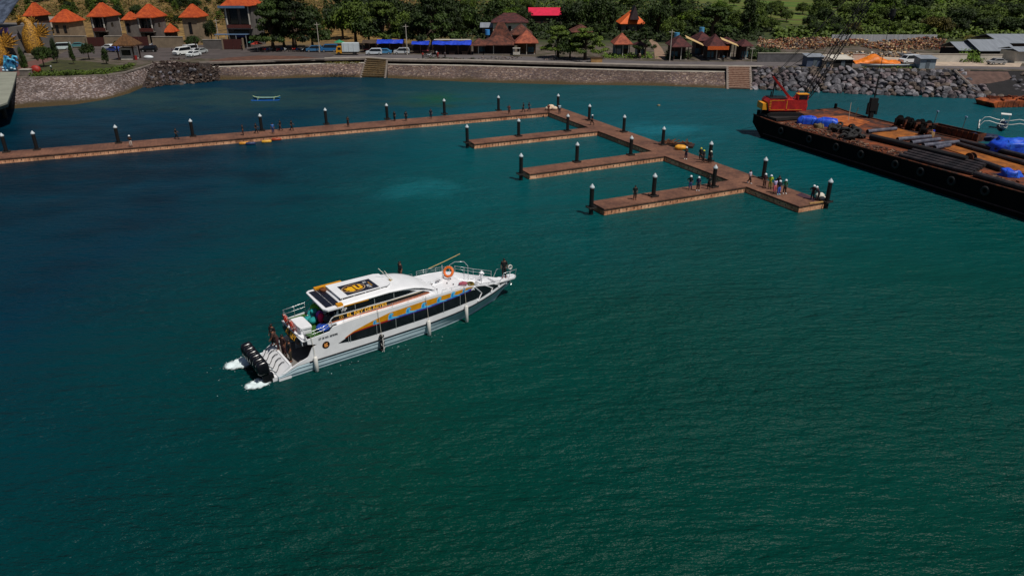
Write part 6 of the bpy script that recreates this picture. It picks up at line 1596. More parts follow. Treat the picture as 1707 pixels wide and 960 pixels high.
# ---------------- stalls
def stall(pl,pr,pyb,hh,dep,m,label,m2=None,sag=.25,grp='street stalls along the road'):
    xl,xr,Y=bb(pl,pr,pyb);w=(xr-xl)/2;r=empty('market_stall',((xl+xr)/2,Y,LZ),0,label,'stall',grp)
    n=14;vs=[]
    for i in range(n+1):
        x=-w+2*w*i/n
        for j in range(5):
            yy=j/4*dep;vs.append((x,yy-.6,hh+.55*math.sin(j/4*math.pi)*1.0-(.25 if j==0 else 0)+sag*noise.noise(Vector((x*.6,yy,w)))))
    b=MB();b.add(vs,[(i*5+j,(i+1)*5+j,(i+1)*5+j+1,i*5+j+1) for i in range(n) for j in range(4)]);
    c=b.build('awning',m,r);sl_=c.modifiers.new('t','SOLIDIFY');sl_.thickness=.04
    if m2:
        b=MB();b.add([(x_,y_+.02,z_+.10) for x_,y_,z_ in vs if y_>.3],[(i*3+j,(i+1)*3+j,(i+1)*3+j+1,i*3+j+1) for i in range(n) for j in range(2)]) if False else b.box(-w+.3,w-.3,dep*.35,dep*.7,hh+.72,hh+.8);b.build('white_sheet',m2,r)
    k=max(2,int(w*2/3))
    for i in range(k+1):
        x=-w+.1+i*(2*w-.2)/k
        for yy in(-.5,dep-.7):MB().box(x-.05,x+.05,yy-.05,yy+.05,0,hh-.1).build('post',DARKW,r)
    MB().box(-w+.2,w-.2,dep*.5,dep*.5+.1,0,hh-.35).build('back_wall',DARKW,r)
    for i in range(k):
        x=-w+(i+.5)*2*w/k;c_=random.choice([WOOD,paint('counter_pink',170,80,84,.6),paint('counter_white',190,190,186,.6),DARKW])
        t=MB().box(x-.9,x+.9,.1,.8,.7,.85).build('counter',c_,r);MB().box(x-.8,x+.8,.2,.7,0,.698).build('counter_base',DARKW,t)
stall(605,629,88,2.7,4,mat('awning_brown',S(70,56,44),.8,.2,1),'leftmost plain brown awning stall beside the truck')
stall(629,673,88,2.7,4,BTARP,'blue awning stall left of the tall pale post')
stall(687,716,90,2.6,4,BTARP,'small blue awning stall right of the tall pale post')
stall(721,786,92,2.9,5,BTARP,'largest blue awning stall with white sheet on top',WHW)
for px,py,m_,l in [(567,84,mat('parasol_green',S(40,130,90),.7,.2,3),'green parasol above the yellow truck cab'),(425,84,mat('parasol_teal',S(30,110,96),.7,.2,3),'teal parasol at the left end of the motorbike row'),(430,87,mat('parasol_red',S(170,50,30),.7,.2,3),'red parasol beside the teal one')]:
    x,y=G(px,py,LZ);r=empty('parasol',(x,y,LZ),0,l,'parasol','parasols by the road');MB().cyl((0,0,0),(0,0,2.4),.04,n=6).build('pole',STEEL,r)
    b=MB();b.cyl((0,0,2.1),(0,0,2.8),1.7,.05,8,caps=False);b.build('canopy',m_,r)
def post(px,pyb,pyt,label,m=CONCL,r_=.13,name='utility_pole',cat='pole',arm=0):
    x,y=G(px,pyb,LZ);h_=hz(pyt,y);r=empty(name,(x,y,LZ),0,label,cat,'tall pale poles along the shore road');MB().cyl((0,0,0),(0,0,h_),r_,r_*.65,8).build('shaft',m,r)
    MB().box(-.7,.7,-.06,.06,h_-.6,h_-.48).build('cross_arm',m,r)
post(679,92,41,'tall pale pole between the blue awning stalls');post(926,98,46,'tall pale pole in front of the leafy trees');post(1116,103,50,'pale pole at the left of the maroon restaurant roofs');post(533,88,38,'pale pole under the right side of the big dark tree');post(367,80,32,'pale pole left of the big grey house gate')
post(204,58,30,'pale pole between the balcony villas');post(1252,103,78,'short pale post at the right end of the restaurants',r_=.1);post(1073,92,46,'pale lamp pole beside the small tiled house');post(1077,40,15,'far pale pole beside the orange A-frame roof',r_=.1)
# ---------------- middle houses
J='brown tiled houses along the road'
house('tiled_house',800,862,92,75,56,9,'wide low skirt roof of the big brown tiled pavilion house','pavilion',wall=DARKW,roofm=TILB,group=J,front='open',rf=.3)
xl,xr,Y=bb(812,858,92)
r=empty('pavilion_crown_roof',((xl+xr)/2,Y+2.2,LZ),0,'steep central brown tiled roof rising from the big pavilion house','roof');zz=hz(72,Y+2)
MB().hip(-(xr-xl)/2,(xr-xl)/2,0,5,zz,hz(38,Y+4),.22).build('roof',TILB,r);MB().box(-(xr-xl)/2+.5,(xr-xl)/2-.5,.4,4.6,0,zz-.16).build('wall',DARKW,r)
house('tiled_house',784,812,92,76,64,7,'small low brown roofed stall at the left of the big pavilion','house',wall=WOOD,roofm=TILB,group=J,front='open')
house('tiled_house',858,898,93,72,50,7,'reddish tiled gabled house right of the big pavilion','house',wall=WOOD,roofm=mat('redder_tiles',S(116,52,34),.8,.2,1,c2=S(164,84,56)),group=J,front='open',rf=.15)
house('tiled_house',850,888,76,58,41,9,'brown tiled roof behind the reddish gabled house','house',wall=DARKW,roofm=TILB,group=J,front='plain',rf=.5)
house('tiled_house',818,880,66,38,22,10,'dark brown roof with pale gutter behind the big pavilion','house',wall=WHW,roofm=TILR,group=J,front='plain',rf=.3)
house('metal_shed',800,826,62,46,38,5,'small pale metal roofed shed behind the big pavilion','shed',wall=GREYW,roofm=METR,group=None,front='plain',rf=-1)
house('long_house',880,940,52,26,13,9,'bright pink red gable roof among the dark trees','house',wall=DARKW,roofm=PINK,group=None,front='plain',rf=-1)
house('tiled_house',948,990,68,54,41,9,'maroon tiled roof with pale ridge between the two leafy trees','house',wall=DARKW,roofm=TILB,group=J,front='plain',rf=.3)
house('orange_house',1026,1078,60,40,18,10,'bright orange roofed house above the small tiled house','house',wall=GREYW,roofm=mat('bright_orange',S(220,96,20),.7,.15,1),group=None,front='plain',rf=.35)
x,y=G(1055,60,LZ);b=MB();b.add([(-1.6,-1.4,5.2),(1.6,-1.4,5.2),(0,-1.4,9.6),(-1.6,2,5.2),(1.6,2,5.2),(0,4,9.6)],[(0,1,2),(0,2,5,3),(1,4,5,2)]);o=b.build('aframe_dormer',mat('dormer_dark',S(70,54,56),.7,.2,2));o.location=(x,y,LZ);tag(o,'dark pointed A-frame gable in front of the bright orange roof','gable')
house('tiled_house',1017,1056,96,74,55,6,'small red tiled house with pale blue front by the dirt lane','house',wall=mat('pale_blue_wall',S(80,104,112),.8,.2,2),roofm=mat('redder_tiles',(0,0,0)),group=J,front='open',rf=.08)
house('tiled_house',1057,1080,96,77,68,4,'tiny dark shop with maroon roof next to the small tiled house','house',wall=DARKW,roofm=TILR,group=J,front='open')
Q='maroon roofed restaurant pavilions'
house('restaurant',1108,1155,102,78,59,8,'leftmost maroon pyramid roofed restaurant pavilion','restaurant',wall=DARKW,roofm=TILR,group=Q,front='open',rf=.1)
house('restaurant',1149,1190,96,68,53,8,'tallest maroon roofed restaurant pavilion at the back','restaurant',wall=DARKW,roofm=TILR,group=Q,front='open',rf=.15)
house('restaurant',1168,1213,102,79,57,7,'middle restaurant pavilion with orange fringe below its maroon roof','restaurant',wall=DARKW,roofm=TILR,group=Q,front='open',rf=.1)
house('restaurant',1204,1232,98,73,63,8,'low maroon roofed restaurant wing right of the orange fringe','restaurant',wall=DARKW,roofm=TILR,group=Q,front='open',rf=.4)
house('restaurant',1230,1258,101,77,66,6,'rightmost low maroon roof of the restaurants','restaurant',wall=DARKW,roofm=TILR,group=Q,front='open',rf=.3)
xl,xr,Y=bb(1176,1211,102);MB().box(xl,xr,Y-.9,Y-.75,LZ+hz(83,Y),LZ+hz(77,Y)).build('fringe_panel',mat('orange_fringe',S(206,92,26),.7,.2,3),label='orange fringe panel hanging under the middle restaurant roof',cat='awning')
for pl,pr,a_,c_,l in((1144,1170,65,76,'left'),(1203,1228,68,77,'right')):
    xl,xr,Y=bb(pl,pr,101);b=MB();b.add([(xl,Y+2,LZ+hz(a_,Y)),(xr,Y-.5,LZ+hz(c_,Y)-.1),(xr,Y+1.5,LZ+hz(c_,Y)+.3),(xl,Y+4,LZ+hz(a_,Y)+.5)],[(0,1,2,3)])
    o=b.build('canvas_awning',mat('canvas_tan',S(190,160,110),.8,.15,1),label=l+' tan canvas awning between the restaurant roofs',cat='awning',group='tan awnings');sl_=o.modifiers.new('t','SOLIDIFY');sl_.thickness=.06
for i,(px,py) in enumerate([(1136,61),(1178,52)]):
    x,y=G(px,py+38,LZ);z=hz(py-6,y+8);r=empty('water_tank',(x,y+8,LZ),0,['left','right'][i]+' pale blue water tank on a stand behind the restaurants','water tank','rooftop water tanks');MB().cyl((0,0,z-1.4),(0,0,z),.7,n=12).build('tank',paint('tank_blue',80,150,190,.5),r)
    b=MB();
    for a in(-.5,.5):
        for c in(-.5,.5):b.box(a-.05,a+.05,c-.05,c+.05,0,z-1.4)
    b.build('stand',GREYW,r)
x,y=G(811,90,LZ);r=empty('water_tank',(x,y+10,LZ),0,'bright blue water tank left of the big pavilion roof','water tank','rooftop water tanks');z=hz(50,y+10);MB().cyl((0,0,z-1.4),(0,0,z),.7,n=12).build('tank',paint('tank_blue2',60,140,210,.5),r);MB().cyl((0,0,0),(0,0,z-1.4),.3,n=8).build('stand',GREYW,r)
# cart, drums, box, figures on the road
x,y=G(861,95,LZ);r=empty('food_cart',(x,y,LZ),0,'small white framed food cart at the front of the big pavilion','cart')
MB().box(-.9,.9,-.4,.4,.5,1.2).build('counter',WHW,r);MB().box(-1.0,1.0,-.5,.5,2.1,2.2).build('roof',WHW,r)
for a in(-.85,.85):
    for c in(-.35,.35):MB().box(a-.04,a+.04,c-.04,c+.04,1.202,2.1).build('post',STEEL,r)
for a in(-.6,.6):MB().torus((a,-.42,.28),.24,.05,'Y',12,5).build('wheel',RUB,r)
x,y=G(994,105,LZ);r=empty('guard_booth',(x,y,LZ+.1),0,'small tan flat roofed block standing on the promenade','booth');MB().box(-1.4,1.4,-.6,.6,0,1.15).build('body',mat('tan_render',S(166,128,80),.8,.2,1),r);MB().box(-1.55,1.55,-.75,.75,1.153,1.3).build('lid',mat('lid_brown',S(80,62,50),.8,.2,2),r)
for px,py,rz,sh,tr,l,k in [(730,98,170,(170,30,26),(120,24,20),'person in red in front of the largest blue stall','stand'),(705,99,190,(150,26,24),K,'person in red shirt by the middle blue stall','walk'),(742,98,200,(60,60,70),K,'dark clad person right of the person in red by the stalls','stand'),(404,85,170,K,K,'small dark figure at the garage gate','stand'),(88,124,150,(30,60,50),(30,50,44),'white helmeted gardener in green on the lawn','stand'),(728,96,150,(196,196,196),K,'person in white by the stall motorbikes','stand'),(290,92,120,(60,40,70),K,'person in purple near the left minibus','lean'),(1066,100,170,(170,150,120),(60,50,44),'person in tan before the tiny dark shop','stand'),(1205,104,160,(40,90,110),K,'person in teal before the restaurant','walk')]:
    x,y=G(px,py,LZ);person((x,y,LZ+.03),R(rz-180),k,sh,tr,'white' if 'helmet' in l else None,l,group='people on the shore')
x,y=G(62,123,LZ);b=MB();b.ell((0,0,.8),(1.1,.8,1.0),12,7,jit=.06);o=b.build('red_pot',mat('terracotta_red',S(150,40,28),.6,.2,2),smooth=True,label='big red rounded pot on the headland edge',cat='pot');o.location=(x,y,LZ)
x,y=G(45,127,LZ);r=empty('concrete_block',(x,y,LZ),0,'grey concrete block on the headland wall beside the pier',  'block');MB().box(-1,1,-.6,.6,0,1.3).build('body',CONC,r);MB().box(-1.1,1.1,-.7,.7,1.303,1.45).build('cap',CONCL,r)
# upturned white boat by the rubble corner
x,y=G(248,98,LZ);b=MB();b.ell((0,0,.3),(1.3,.7,.5),14,7);o=b.build('white_tank',paint('tank_white',210,214,216,.5),smooth=True,label='white rounded tank on the ground right of the kiosk',cat='tank');o.location=(x,y,LZ)
# ---------------- right hand side: rubble field, walls, sheds, tarps
def heap(name,pl,pr,pyt,pyb,n,mats,zt_,label,seed=1):
    rnd=random.Random(seed);b=MB()
    for i in range(n):
        px=rnd.uniform(pl,pr);py=rnd.uniform(pyt,pyb);x,y=G(px,py,LZ);s_=rnd.uniform(.1,.42)
        if noise.noise(Vector((x*.09,y*.13,seed*3.1)))<-.22+.5*abs((px-pl)/(pr-pl)-.5)**3*4:continue
        z=LZ+zt_*(.5+noise.noise(Vector((x*.12,y*.12,seed))))*rnd.random()
        b.boxr((x,y,max(LZ+.1,z)),(s_*rnd.uniform(.7,2.2),s_*rnd.uniform(.6,1.3),s_),rnd.uniform(0,3),rnd.randrange(len(mats)),rnd.uniform(-.7,.7))
    o=b.build(name,mats);tag(o,label,'rubble',kind='stuff')
RM=[mat('rub_tan',S(168,134,98),.9,.25,2),mat('rub_orange',S(150,104,66),.9,.25,2),mat('rub_cream',S(196,166,128),.9,.2,2),mat('rub_red',S(140,74,54),.9,.25,2),mat('rub_grey',S(126,112,106),.9,.2,2),mat('rub_dark',S(54,40,34),.9,.3,2)]
heap('rubble_field',1262,1400,69,83,3000,RM,2.2,'orange and cream demolition rubble spread behind the yard',2)
heap('rubble_field',1400,1575,71,86,3000,RM,2.0,'brown demolition rubble heaps beside the sheet fence',3)
heap('yard_litter',1400,1530,87,96,700,[RM[0],RM[4],WHW,RM[5],RM[2]],.8,'pale litter and blocks behind the orange tarpaulin',5)
heap('rubble_corner_litter',250,352,98,112,420,[RM[5],RM[4],DARKW],.5,'dark litter on the bare corner by the bay',6)
rnd=random.Random(77);b=MB()
for i in range(900):
    px=rnd.uniform(244,366);t=rnd.random()**.7;py=interp([(244,112),(366,108)],px)[0]*(1-t)+interp([(244,148),(280,143),(330,139),(366,135)],px)[0]*t;z=3.2*(1-t)
    x,y=G(px,py,z);s_=rnd.uniform(.1,.4);b.boxr((x,y,z+.05),(s_*rnd.uniform(.8,1.6),s_,s_*.7),rnd.uniform(0,3),rnd.randrange(3),rnd.uniform(-.6,.6))
o=b.build('broken_stone',[RM[5],mat('rub_grey2',S(84,74,70),.9,.3,3),mat('rub_brown2',S(70,54,44),.9,.3,3)]);tag(o,'small broken stones filling the rubble corner of the bay','rubble',kind='stuff')
heap('kerb_debris',690,800,96,99.5,260,[mat('kerb_grey',S(104,98,94),.9,.3,2),RM[5],mat('leafy',S(60,70,50),.9,.3,2)],.35,'grey heap of broken paving along the promenade by the stalls',7)
heap('kerb_debris',800,970,97,101,240,[mat('kerb_grey',(0,0,0)),RM[4]],.3,'low grey paving debris along the promenade by the big pavilion',8)
wall(1385,1560,71,2.4,mat('sheet_fence',S(170,172,176),.6,.15,.6,stretch=(4,.3,.3)),'long pale sheet metal fence behind the rubble',cap=False,th=.08,cat='fence',group=None,name='sheet_fence')
YG='walls and sheds of the sandy yard'
wall(1262,1345,104,2.2,mat('grey_block_wall',S(96,94,96),.9,.2,.8),'grey block wall left of the blue shed',group=YG)
wall(1528,1610,104,2.0,WHW,'pale wall right of the small grey shed',group=YG)
wall(1632,1668,105,2.0,WHW,'pale wall section below the grey metal roofs',group=YG)
wall(1420,1440,104,2.0,WHW,'short pale wall left of the orange tarpaulin',group=YG)
def shed(name,pl,pr,pyb,pyt,dep,wm,rm,label,over=.3,grp=None,lean=.35):
    xl,xr,Y=bb(pl,pr,pyb);w=(xr-xl)/2;h_=hz(pyt,Y);r=empty(name,((xl+xr)/2,Y,LZ),0,label,'shed',grp)
    MB().box(-w,w,0,dep,0,h_-.12).build('wall',wm,r)
    b=MB();b.add([(-w-over,-over,h_-.1),(w+over,-over,h_-.1),(w+over,dep+over,h_+lean),(-w-over,dep+over,h_+lean),(-w-over,-over,h_-.02),(w+over,-over,h_-.02),(w+over,dep+over,h_+lean+.08),(-w-over,dep+over,h_+lean+.08)],[(3,2,1,0),(4,5,6,7),(0,1,5,4),(1,2,6,5),(2,3,7,6),(3,0,4,7)]);b.build('roof',rm,r)
    d=MB().box(-.45,.45,-.05,-.003,0,min(2,h_-.4)).build('door',mat('door_grey',S(90,100,108),.6,.1,2),r);MB().box(.28,.36,-.09,-.053,.95,1.05).build('handle',STEEL,d)
    return r
shed('site_shed',1344,1371,112,95,3,mat('shed_blue',S(76,88,110),.7,.15,1.5),METR,'blue grey shed with white curtain at the end of the road',grp=YG)
shed('site_shed',1532,1558,115,98,3,mat('shed_grey',S(136,150,160),.6,.15,1.5,stretch=(4,1,1)),METR,'small pale grey panel shed on the road edge',grp=YG)
shed('site_shed',1388,1420,113,99,5,DKI,WHW,'low dark hut with white roof above the boulder bank',grp=YG)
shed('site_shed',1372,1388,113,101,3,paint('shed_cream',170,150,130,.7),CONC,'cream hut squeezed between the blue shed and the dark hut',grp=YG)
shed('site_shed',1508,1528,105,95,3,WHW,mat('roof_dark',S(60,64,70),.6,.2,1),'white hut with dark roof right of the orange tarpaulin',grp=YG)
# orange tarpaulin over a boat
x0,y0=G(1467,108,LZ)
cn2=canoe('beached_boat',(G(1482,113,LZ)[0],G(1482,113,LZ)[1],LZ+.2),R(0),14,1.6,paint('boat_pale',170,180,186,.5),mat('boat_trim',S(30,60,84),.5,.2,2),'long pale beached boat in front of the orange tarpaulin','boat',inner=WOOD)
n,k=30,12;vs=[]
for i in range(n+1):
    for j in range(k+1):
        u=i/n*2-1;v=j/k
        h_=max(.05,.62*(2.4+1.1*math.cos(u*4.2+.4)+.8*noise.noise(Vector((u*3,v*2,1))))*(math.sin(v*math.pi)**.5)*(1-.55*abs(u)))
        vs.append((u*5.6,v*4.2-.2,h_+.35*noise.noise(Vector((u*7,v*5,4)))*(1 if 0<v<1 else 0)))
b=MB();b.add(vs,[(i*(k+1)+j,(i+1)*(k+1)+j,(i+1)*(k+1)+j+1,i*(k+1)+j+1) for i in range(n) for j in range(k)]);o=b.build('orange_tarpaulin',OTARP,smooth=True,label='crumpled bright orange tarpaulin draped over gear behind the beached boat',cat='tarpaulin');o.location=(x0,y0+1.2,LZ);sl_=o.modifiers.new('t','SOLIDIFY');sl_.thickness=.04
# metal roofed warehouse cluster
def mroof(pl,pr,pyb,pye,pya,dep,label,along='x',wm=GREYW):
    xl,xr,Y=bb(pl,pr,pyb);w=(xr-xl)/2;ze=hz(pye,Y);za=hz(pya,Y+dep/2);r=empty('warehouse',((xl+xr)/2,Y,LZ),0,label,'warehouse','grey metal roofed sheds at the right')
    MB().box(-w+.3,w-.3,.3,dep-.3,0,ze-.15).build('wall',wm,r);b=MB();b.gable(-w,w,-.5,dep+.5,ze,za,along=along,th=.1);b.build('roof',METR,r)
    MB().box(-.6,.6,.22,.298,.2,min(2.2,ze*.7)).build('door',DKI,r)
mroof(1594,1640,96,84,70,9,'leftmost low grey metal roof of the right hand sheds',wm=DKI)
mroof(1628,1692,98,85,66,12,'middle broad grey metal roof of the right hand sheds',wm=DKI)
mroof(1662,1760,90,72,57,14,'highest and farthest grey metal roof at the right edge',wm=DARKW)
mroof(1690,1780,106,86,78,7,'nearest pale walled grey roofed shed at the right edge',wm=WHW)
house('far_shed',1097,1134,24,16,11,8,'long pale grey roof on the hillside above the dark trees','shed',wall=BEIGE,roofm=METR,front='plain',rf=-1)
house('far_shed',1142,1180,12,3,-4,8,'pale roof cut by the top edge of the picture','shed',wall=GREYW,roofm=METR,front='plain',rf=-1)
# ================================================================ VEGETATION
def leafmat(name,dark,lite,yell=None):
    m,N,L,p=nt(name);tc=N.new('ShaderNodeTexCoord');n=N.new('ShaderNodeTexNoise');n.inputs['Scale'].default_value=.9;n.inputs['Detail'].default_value=6;n.inputs['Roughness'].default_value=.8;L.new(tc.outputs['Object'],n.inputs['Vector'])
    r=N.new('ShaderNodeValToRGB');L.new(n.outputs[0],r.inputs[0]);e=r.color_ramp.elements;e[0].position=.35;e[1].position=.68;e[0].color=c4(dark);e[1].color=c4(lite)
    if yell:q=e.new(.75);q.color=c4(yell)
    oi=N.new('ShaderNodeObjectInfo');mrr=N.new('ShaderNodeMapRange');mrr.inputs[3].default_value=.7;mrr.inputs[4].default_value=1.35;L.new(oi.outputs['Random'],mrr.inputs[0])
    s=N.new('ShaderNodeVectorMath');s.operation='SCALE';L.new(r.outputs[0],s.inputs[0]);L.new(mrr.outputs[0],s.inputs['Scale']);L.new(s.outputs[0],p.inputs['Base Color'])
    p.inputs['Roughness'].default_value=.65;p.inputs['Specular IOR Level'].default_value=.25
    return m
LD=leafmat('foliage_dark',S(12,24,8),S(58,78,22));LM=leafmat('foliage_mid',S(22,38,10),S(96,116,34));LY=leafmat('foliage_olive',S(36,38,12),S(108,98,32));LB=leafmat('foliage_bright',S(28,54,12),S(112,140,36))
BARK=mat('bark',S(78,62,48),.9,.3,3,bump=.03)
def crown(kind,seed,n=2600,leaf=.05):
    """unit crown: radius ~1, height ~1, built of leaf sized faces gathered in clumps"""
    rnd=random.Random(seed);cl=[]
    N_={'round':46,'layer':60,'tall':40,'bush':30}[kind]
    for i in range(N_):
        a=rnd.uniform(0,6.283);
        if kind=='layer':
            lv=rnd.choice([0,.28,.5,.72,.92]);rr=(1-lv*.75)*rnd.uniform(.25,1)**.6;c=Vector((math.cos(a)*rr,math.sin(a)*rr,.15+lv*.8+rnd.uniform(-.03,.03)));s=(rnd.uniform(.16,.28),.07)
        elif kind=='tall':
            h=rnd.random();rr=.75*(1-h*.7)*rnd.uniform(.3,1);c=Vector((math.cos(a)*rr,math.sin(a)*rr,.05+h*.95));s=(rnd.uniform(.18,.3),.2)
        else:
            ph=math.acos(rnd.uniform(-.35,1));rr=rnd.uniform(.55,.95);c=Vector((math.cos(a)*math.sin(ph)*rr,math.sin(a)*math.sin(ph)*rr,.42+math.cos(ph)*rr*.5));s=(rnd.uniform(.16,.32),.17)
        cl.append((c,s))
    v=[];f=[]
    for i in range(n):
        c,s=rnd.choice(cl);d=Vector((rnd.gauss(0,1),rnd.gauss(0,1),rnd.gauss(0,1))).normalized()*rnd.random()**.4
        q=c+Vector((d.x*s[0],d.y*s[0],d.z*s[1]))
        nrm=(d+Vector((0,0,.9))+Vector((rnd.gauss(0,.5),rnd.gauss(0,.5),rnd.gauss(0,.4)))).normalized();t=nrm.orthogonal().normalized();t=(Matrix.Rotation(rnd.uniform(0,6.28),3,nrm)@t);u=nrm.cross(t);l=leaf*rnd.uniform(.6,1.5)
        o=len(v);v+=[q-t*l,q-u*l*.55,q+t*l,q+u*l*.55];f.append((o,o+1,o+2,o+3))
    me=bpy.data.meshes.new('crown');me.from_pydata(v,[],f);me.materials.append(LD);return me,cl
PROTO={}
for k in('round','layer','tall','bush'):
    PROTO[k]=[crown(k,i*7+len(k),{'round':4200,'layer':7000,'tall':3000,'bush':1300}[k],{'round':.05,'layer':.04,'tall':.055,'bush':.075}[k]) for i in range(3)]
def trunkmesh(cl,seed,hs):
    rnd=random.Random(seed);b=MB();b.tube([(0,0,-.3/1),(0,0,.1),(.02,.01,.35),(.0,.02,.55)],[.075,.06,.045,.03],7)
    for c,s in rnd.sample(cl,9):
        b.tube([(0,0,.12+.2*rnd.random()),(c.x*.5,c.y*.5,c.z*.6+.08),(c.x*.95,c.y*.95,c.z)],[.028,.018,.008],5)
    return b.mesh('trunk',[BARK])
TM={k:[trunkmesh(c[1],i,1) for i,c in enumerate(v)] for k,v in PROTO.items()}
def tree(loc,r_,h,kind,m,label,group=None,cat='tree',name='broadleaf_tree',th=None):
    """r_ crown radius, h total height; crown starts at th*h"""
    i=random.randrange(3);th=.22 if th is None else th
    rt=empty(name,loc,random.uniform(0,6.28),label,cat,group)
    c=bpy.data.objects.new('crown',PROTO[kind][i][0]);col.objects.link(c);c.parent=rt;c.location=(0,0,h*th);c.scale=(r_,r_*random.uniform(.9,1.1),h*(1-th));c.material_slots[0].link='OBJECT';c.material_slots[0].material=m
    t=bpy.data.objects.new('trunk',TM[kind][i]);col.objects.link(t);t.parent=rt;t.location=(0,0,h*th);t.scale=(r_,r_,h*(1-th))
    if th>.05:
        b=MB();b.cyl((0,0,-.3),(0,0,h*th-.0),r_*.085,r_*.072,7);b.build('lower_trunk',BARK,rt)
    return rt
def ptree(pc,pb,pw,pt,kind,m,label,z=LZ,group=None,th=None,**k):
    x,y=G(pc,pb,z);zc=y*cT+(H-z)*sT;r_=pw/2*zc/F;h=hz(pt,y)-(z-LZ);return tree((x,y,z),r_,h,kind,m,label,group,th=th,**k)
T2='big dark trees along the shore road'
ptree(456,84,76,2,'layer',LD,'dark spreading tree right beside the big grey house',group=T2,th=.14)
ptree(492,82,112,-16,'layer',LD,'tallest dark layered tree above the parked motorbikes',group=T2,th=.12)
ptree(474,80,60,22,'round',LD,'dense lower dark tree between the spreading ones',group=T2,th=.14)
ptree(522,84,56,22,'layer',LD,'lower dark tree at the right end of the motorbike row',group=T2,th=.2)
ptree(594,78,72,-6,'round',LM,'large mid green tree behind the yellow truck',group=T2,th=.18)
ptree(640,80,84,0,'layer',LM,'broad olive green tree above the first blue stall',group=T2,th=.15)
ptree(672,76,50,18,'round',LM,'rounded green tree just left of the tall pale pole',group=T2,th=.15)
ptree(722,84,94,-10,'layer',LD,'darkest broad tree above the small blue stall',group=T2,th=.15)
ptree(616,80,66,14,'round',LD,'dark tree between the truck and the first awning stall',group=T2,th=.12)
ptree(698,80,60,24,'round',LD,'dark rounded tree right of the tall pale post',group=T2,th=.14)
ptree(752,78,60,6,'layer',LD,'dark tree left of the big brown pavilion',group=T2,th=.14)
ptree(930,97,66,42,'layer',LM,'leafy low tree at the left of the roadside pair',group=T2,th=.2)
ptree(975,100,76,45,'layer',LM,'leafy low tree at the right of the roadside pair',group=T2,th=.2)
ptree(950,99,50,56,'round',LD,'dark shrub tree between the roadside leafy pair',group=T2,th=.1)
ptree(1075,97,40,44,'layer',LD,'dark tree behind the tiny dark shop',group=T2,th=.25)
ptree(1185,66,88,10,'layer',LD,'wide dark tree behind the restaurants',group=T2,th=.2)
ptree(1246,62,46,4,'tall',LD,'upright dark tree behind the right end of the restaurants',group=T2,th=.15)
ptree(1120,70,44,26,'round',LM,'mid green tree right of the dirt lane',group=T2,th=.15)
ptree(873,60,34,14,'round',LD,'dark tree below the pink red roof',group=T2,th=.2)
ptree(1003,60,60,-6,'round',LD,'tall dark tree between the pink roof and the orange roof',group=T2,th=.15)
ptree(960,58,60,-4,'round',LD,'dark rounded tree right of the pink roof',group=T2,th=.15)
ptree(1095,62,44,0,'round',LD,'dark tree above the dirt lane',group=T2,th=.15)
for px,pb,pw,pt,k_,l in [(572,66,60,-2,'round','far dark tree left of the truck group'),(650,60,70,-12,'round','far dark tree above the first awnings'),(684,64,60,0,'round','far dark tree above the tall pale pole'),(738,60,70,-14,'round','far dark tree above the largest awning'),(780,58,50,4,'round','far dark tree above the low stall roof'),(472,56,70,-20,'round','far dark tree above the motorbike row'),(514,60,50,0,'round','far dark tree right of the motorbike row'),(610,56,56,-10,'round','far dark tree above the box truck')]:
    ptree(px,pb,pw,pt,k_,LD,l,group=T2,th=.08)
# young staked trees of the garden
for px,pb,pw,pt,l in [(43,122,22,84,'young dark tree with prop on the left garden path'),(74,112,34,76,'bushy young tree beside the second golden statue'),(96,106,22,68,'slim young tree in front of the white van'),(123,108,16,74,'young conical tree in the middle of the garden'),(149,100,30,70,'sparse young tree left of the kiosk'),(178,107,24,82,'rounded young tree on the garden right side'),(195,82,22,70,'low shrub beside the kiosk')]:
    ptree(px,pb,pw*.8,pt,'tall' if pw<30 else 'round',LD,l,group='young garden trees',th=.22 if pw<35 else .12)
for px,pb,pw,pt,l in [(84,96,26,78,'dark bush at the foot of the second golden statue'),(66,98,24,82,'low dark bush left of the second golden statue'),(246,64,18,44,'dark shrub tree between the balcony villas'),(354,72,22,30,'dark tree left of the big grey house'),(290,60,20,38,'dark tree behind the small orange pavilion'),(322,80,24,58,'dark shrub behind the white minibuses'),(92,58,26,36,'dark shrub below the wide orange roof'),(118,58,24,38,'second dark shrub below the wide orange roof')]:
    ptree(px,pb,pw,pt,'round',LD,l,group='dark shrubs among the villas',th=.1)
def palm(px,pb,h,label,group=None,s_=1,m=LM):
    x,y=G(px,pb,LZ);r=empty('palm_tree',(x,y,LZ),random.uniform(0,6),label,'palm tree',group)
    b=MB();b.tube([(0,0,0),(.1,0,h*.5),(.25,.1,h)],[.2,.14,.11],7);b.build('trunk',BARK,r)
    b=MB()
    for k in range(16):
        a=k*2*math.pi/16+random.uniform(-.1,.1);L0=2.4*s_;el=random.uniform(.1,.9);P=[Vector((.25,.1,h))]
        for q in range(1,7):
            t=q/6;P.append(Vector((.25+math.cos(a)*L0*t,.1+math.sin(a)*L0*t,h+L0*(math.sin(el)*t-.85*t*t))))
        sd_=Vector((-math.sin(a),math.cos(a),0))
        for q in range(6):
            for s in(-1,1):
                for e_ in(0,.5):
                    A=P[q].lerp(P[q+1],e_);w_=.5*s_*(1-abs(q/6-.35));T=A+sd_*s*w_+(P[q+1]-P[q])*.8-Vector((0,0,.15))
                    b.add([A,A+(P[q+1]-P[q])*.35,T],[(0,1,2)])
    b.build('fronds',m,r)
palm(329,90,4.2,'short palm growing beside the white minibuses',None,1.0,LD)
x,y,z=GT(1612,72);b=None
palm(1612,76,2.5,'yellow green palm left of the grey metal roofs',None,1.3,LY)
palm(1116,62,5,'yellow green palm near the dirt lane',None,1.0,LY)
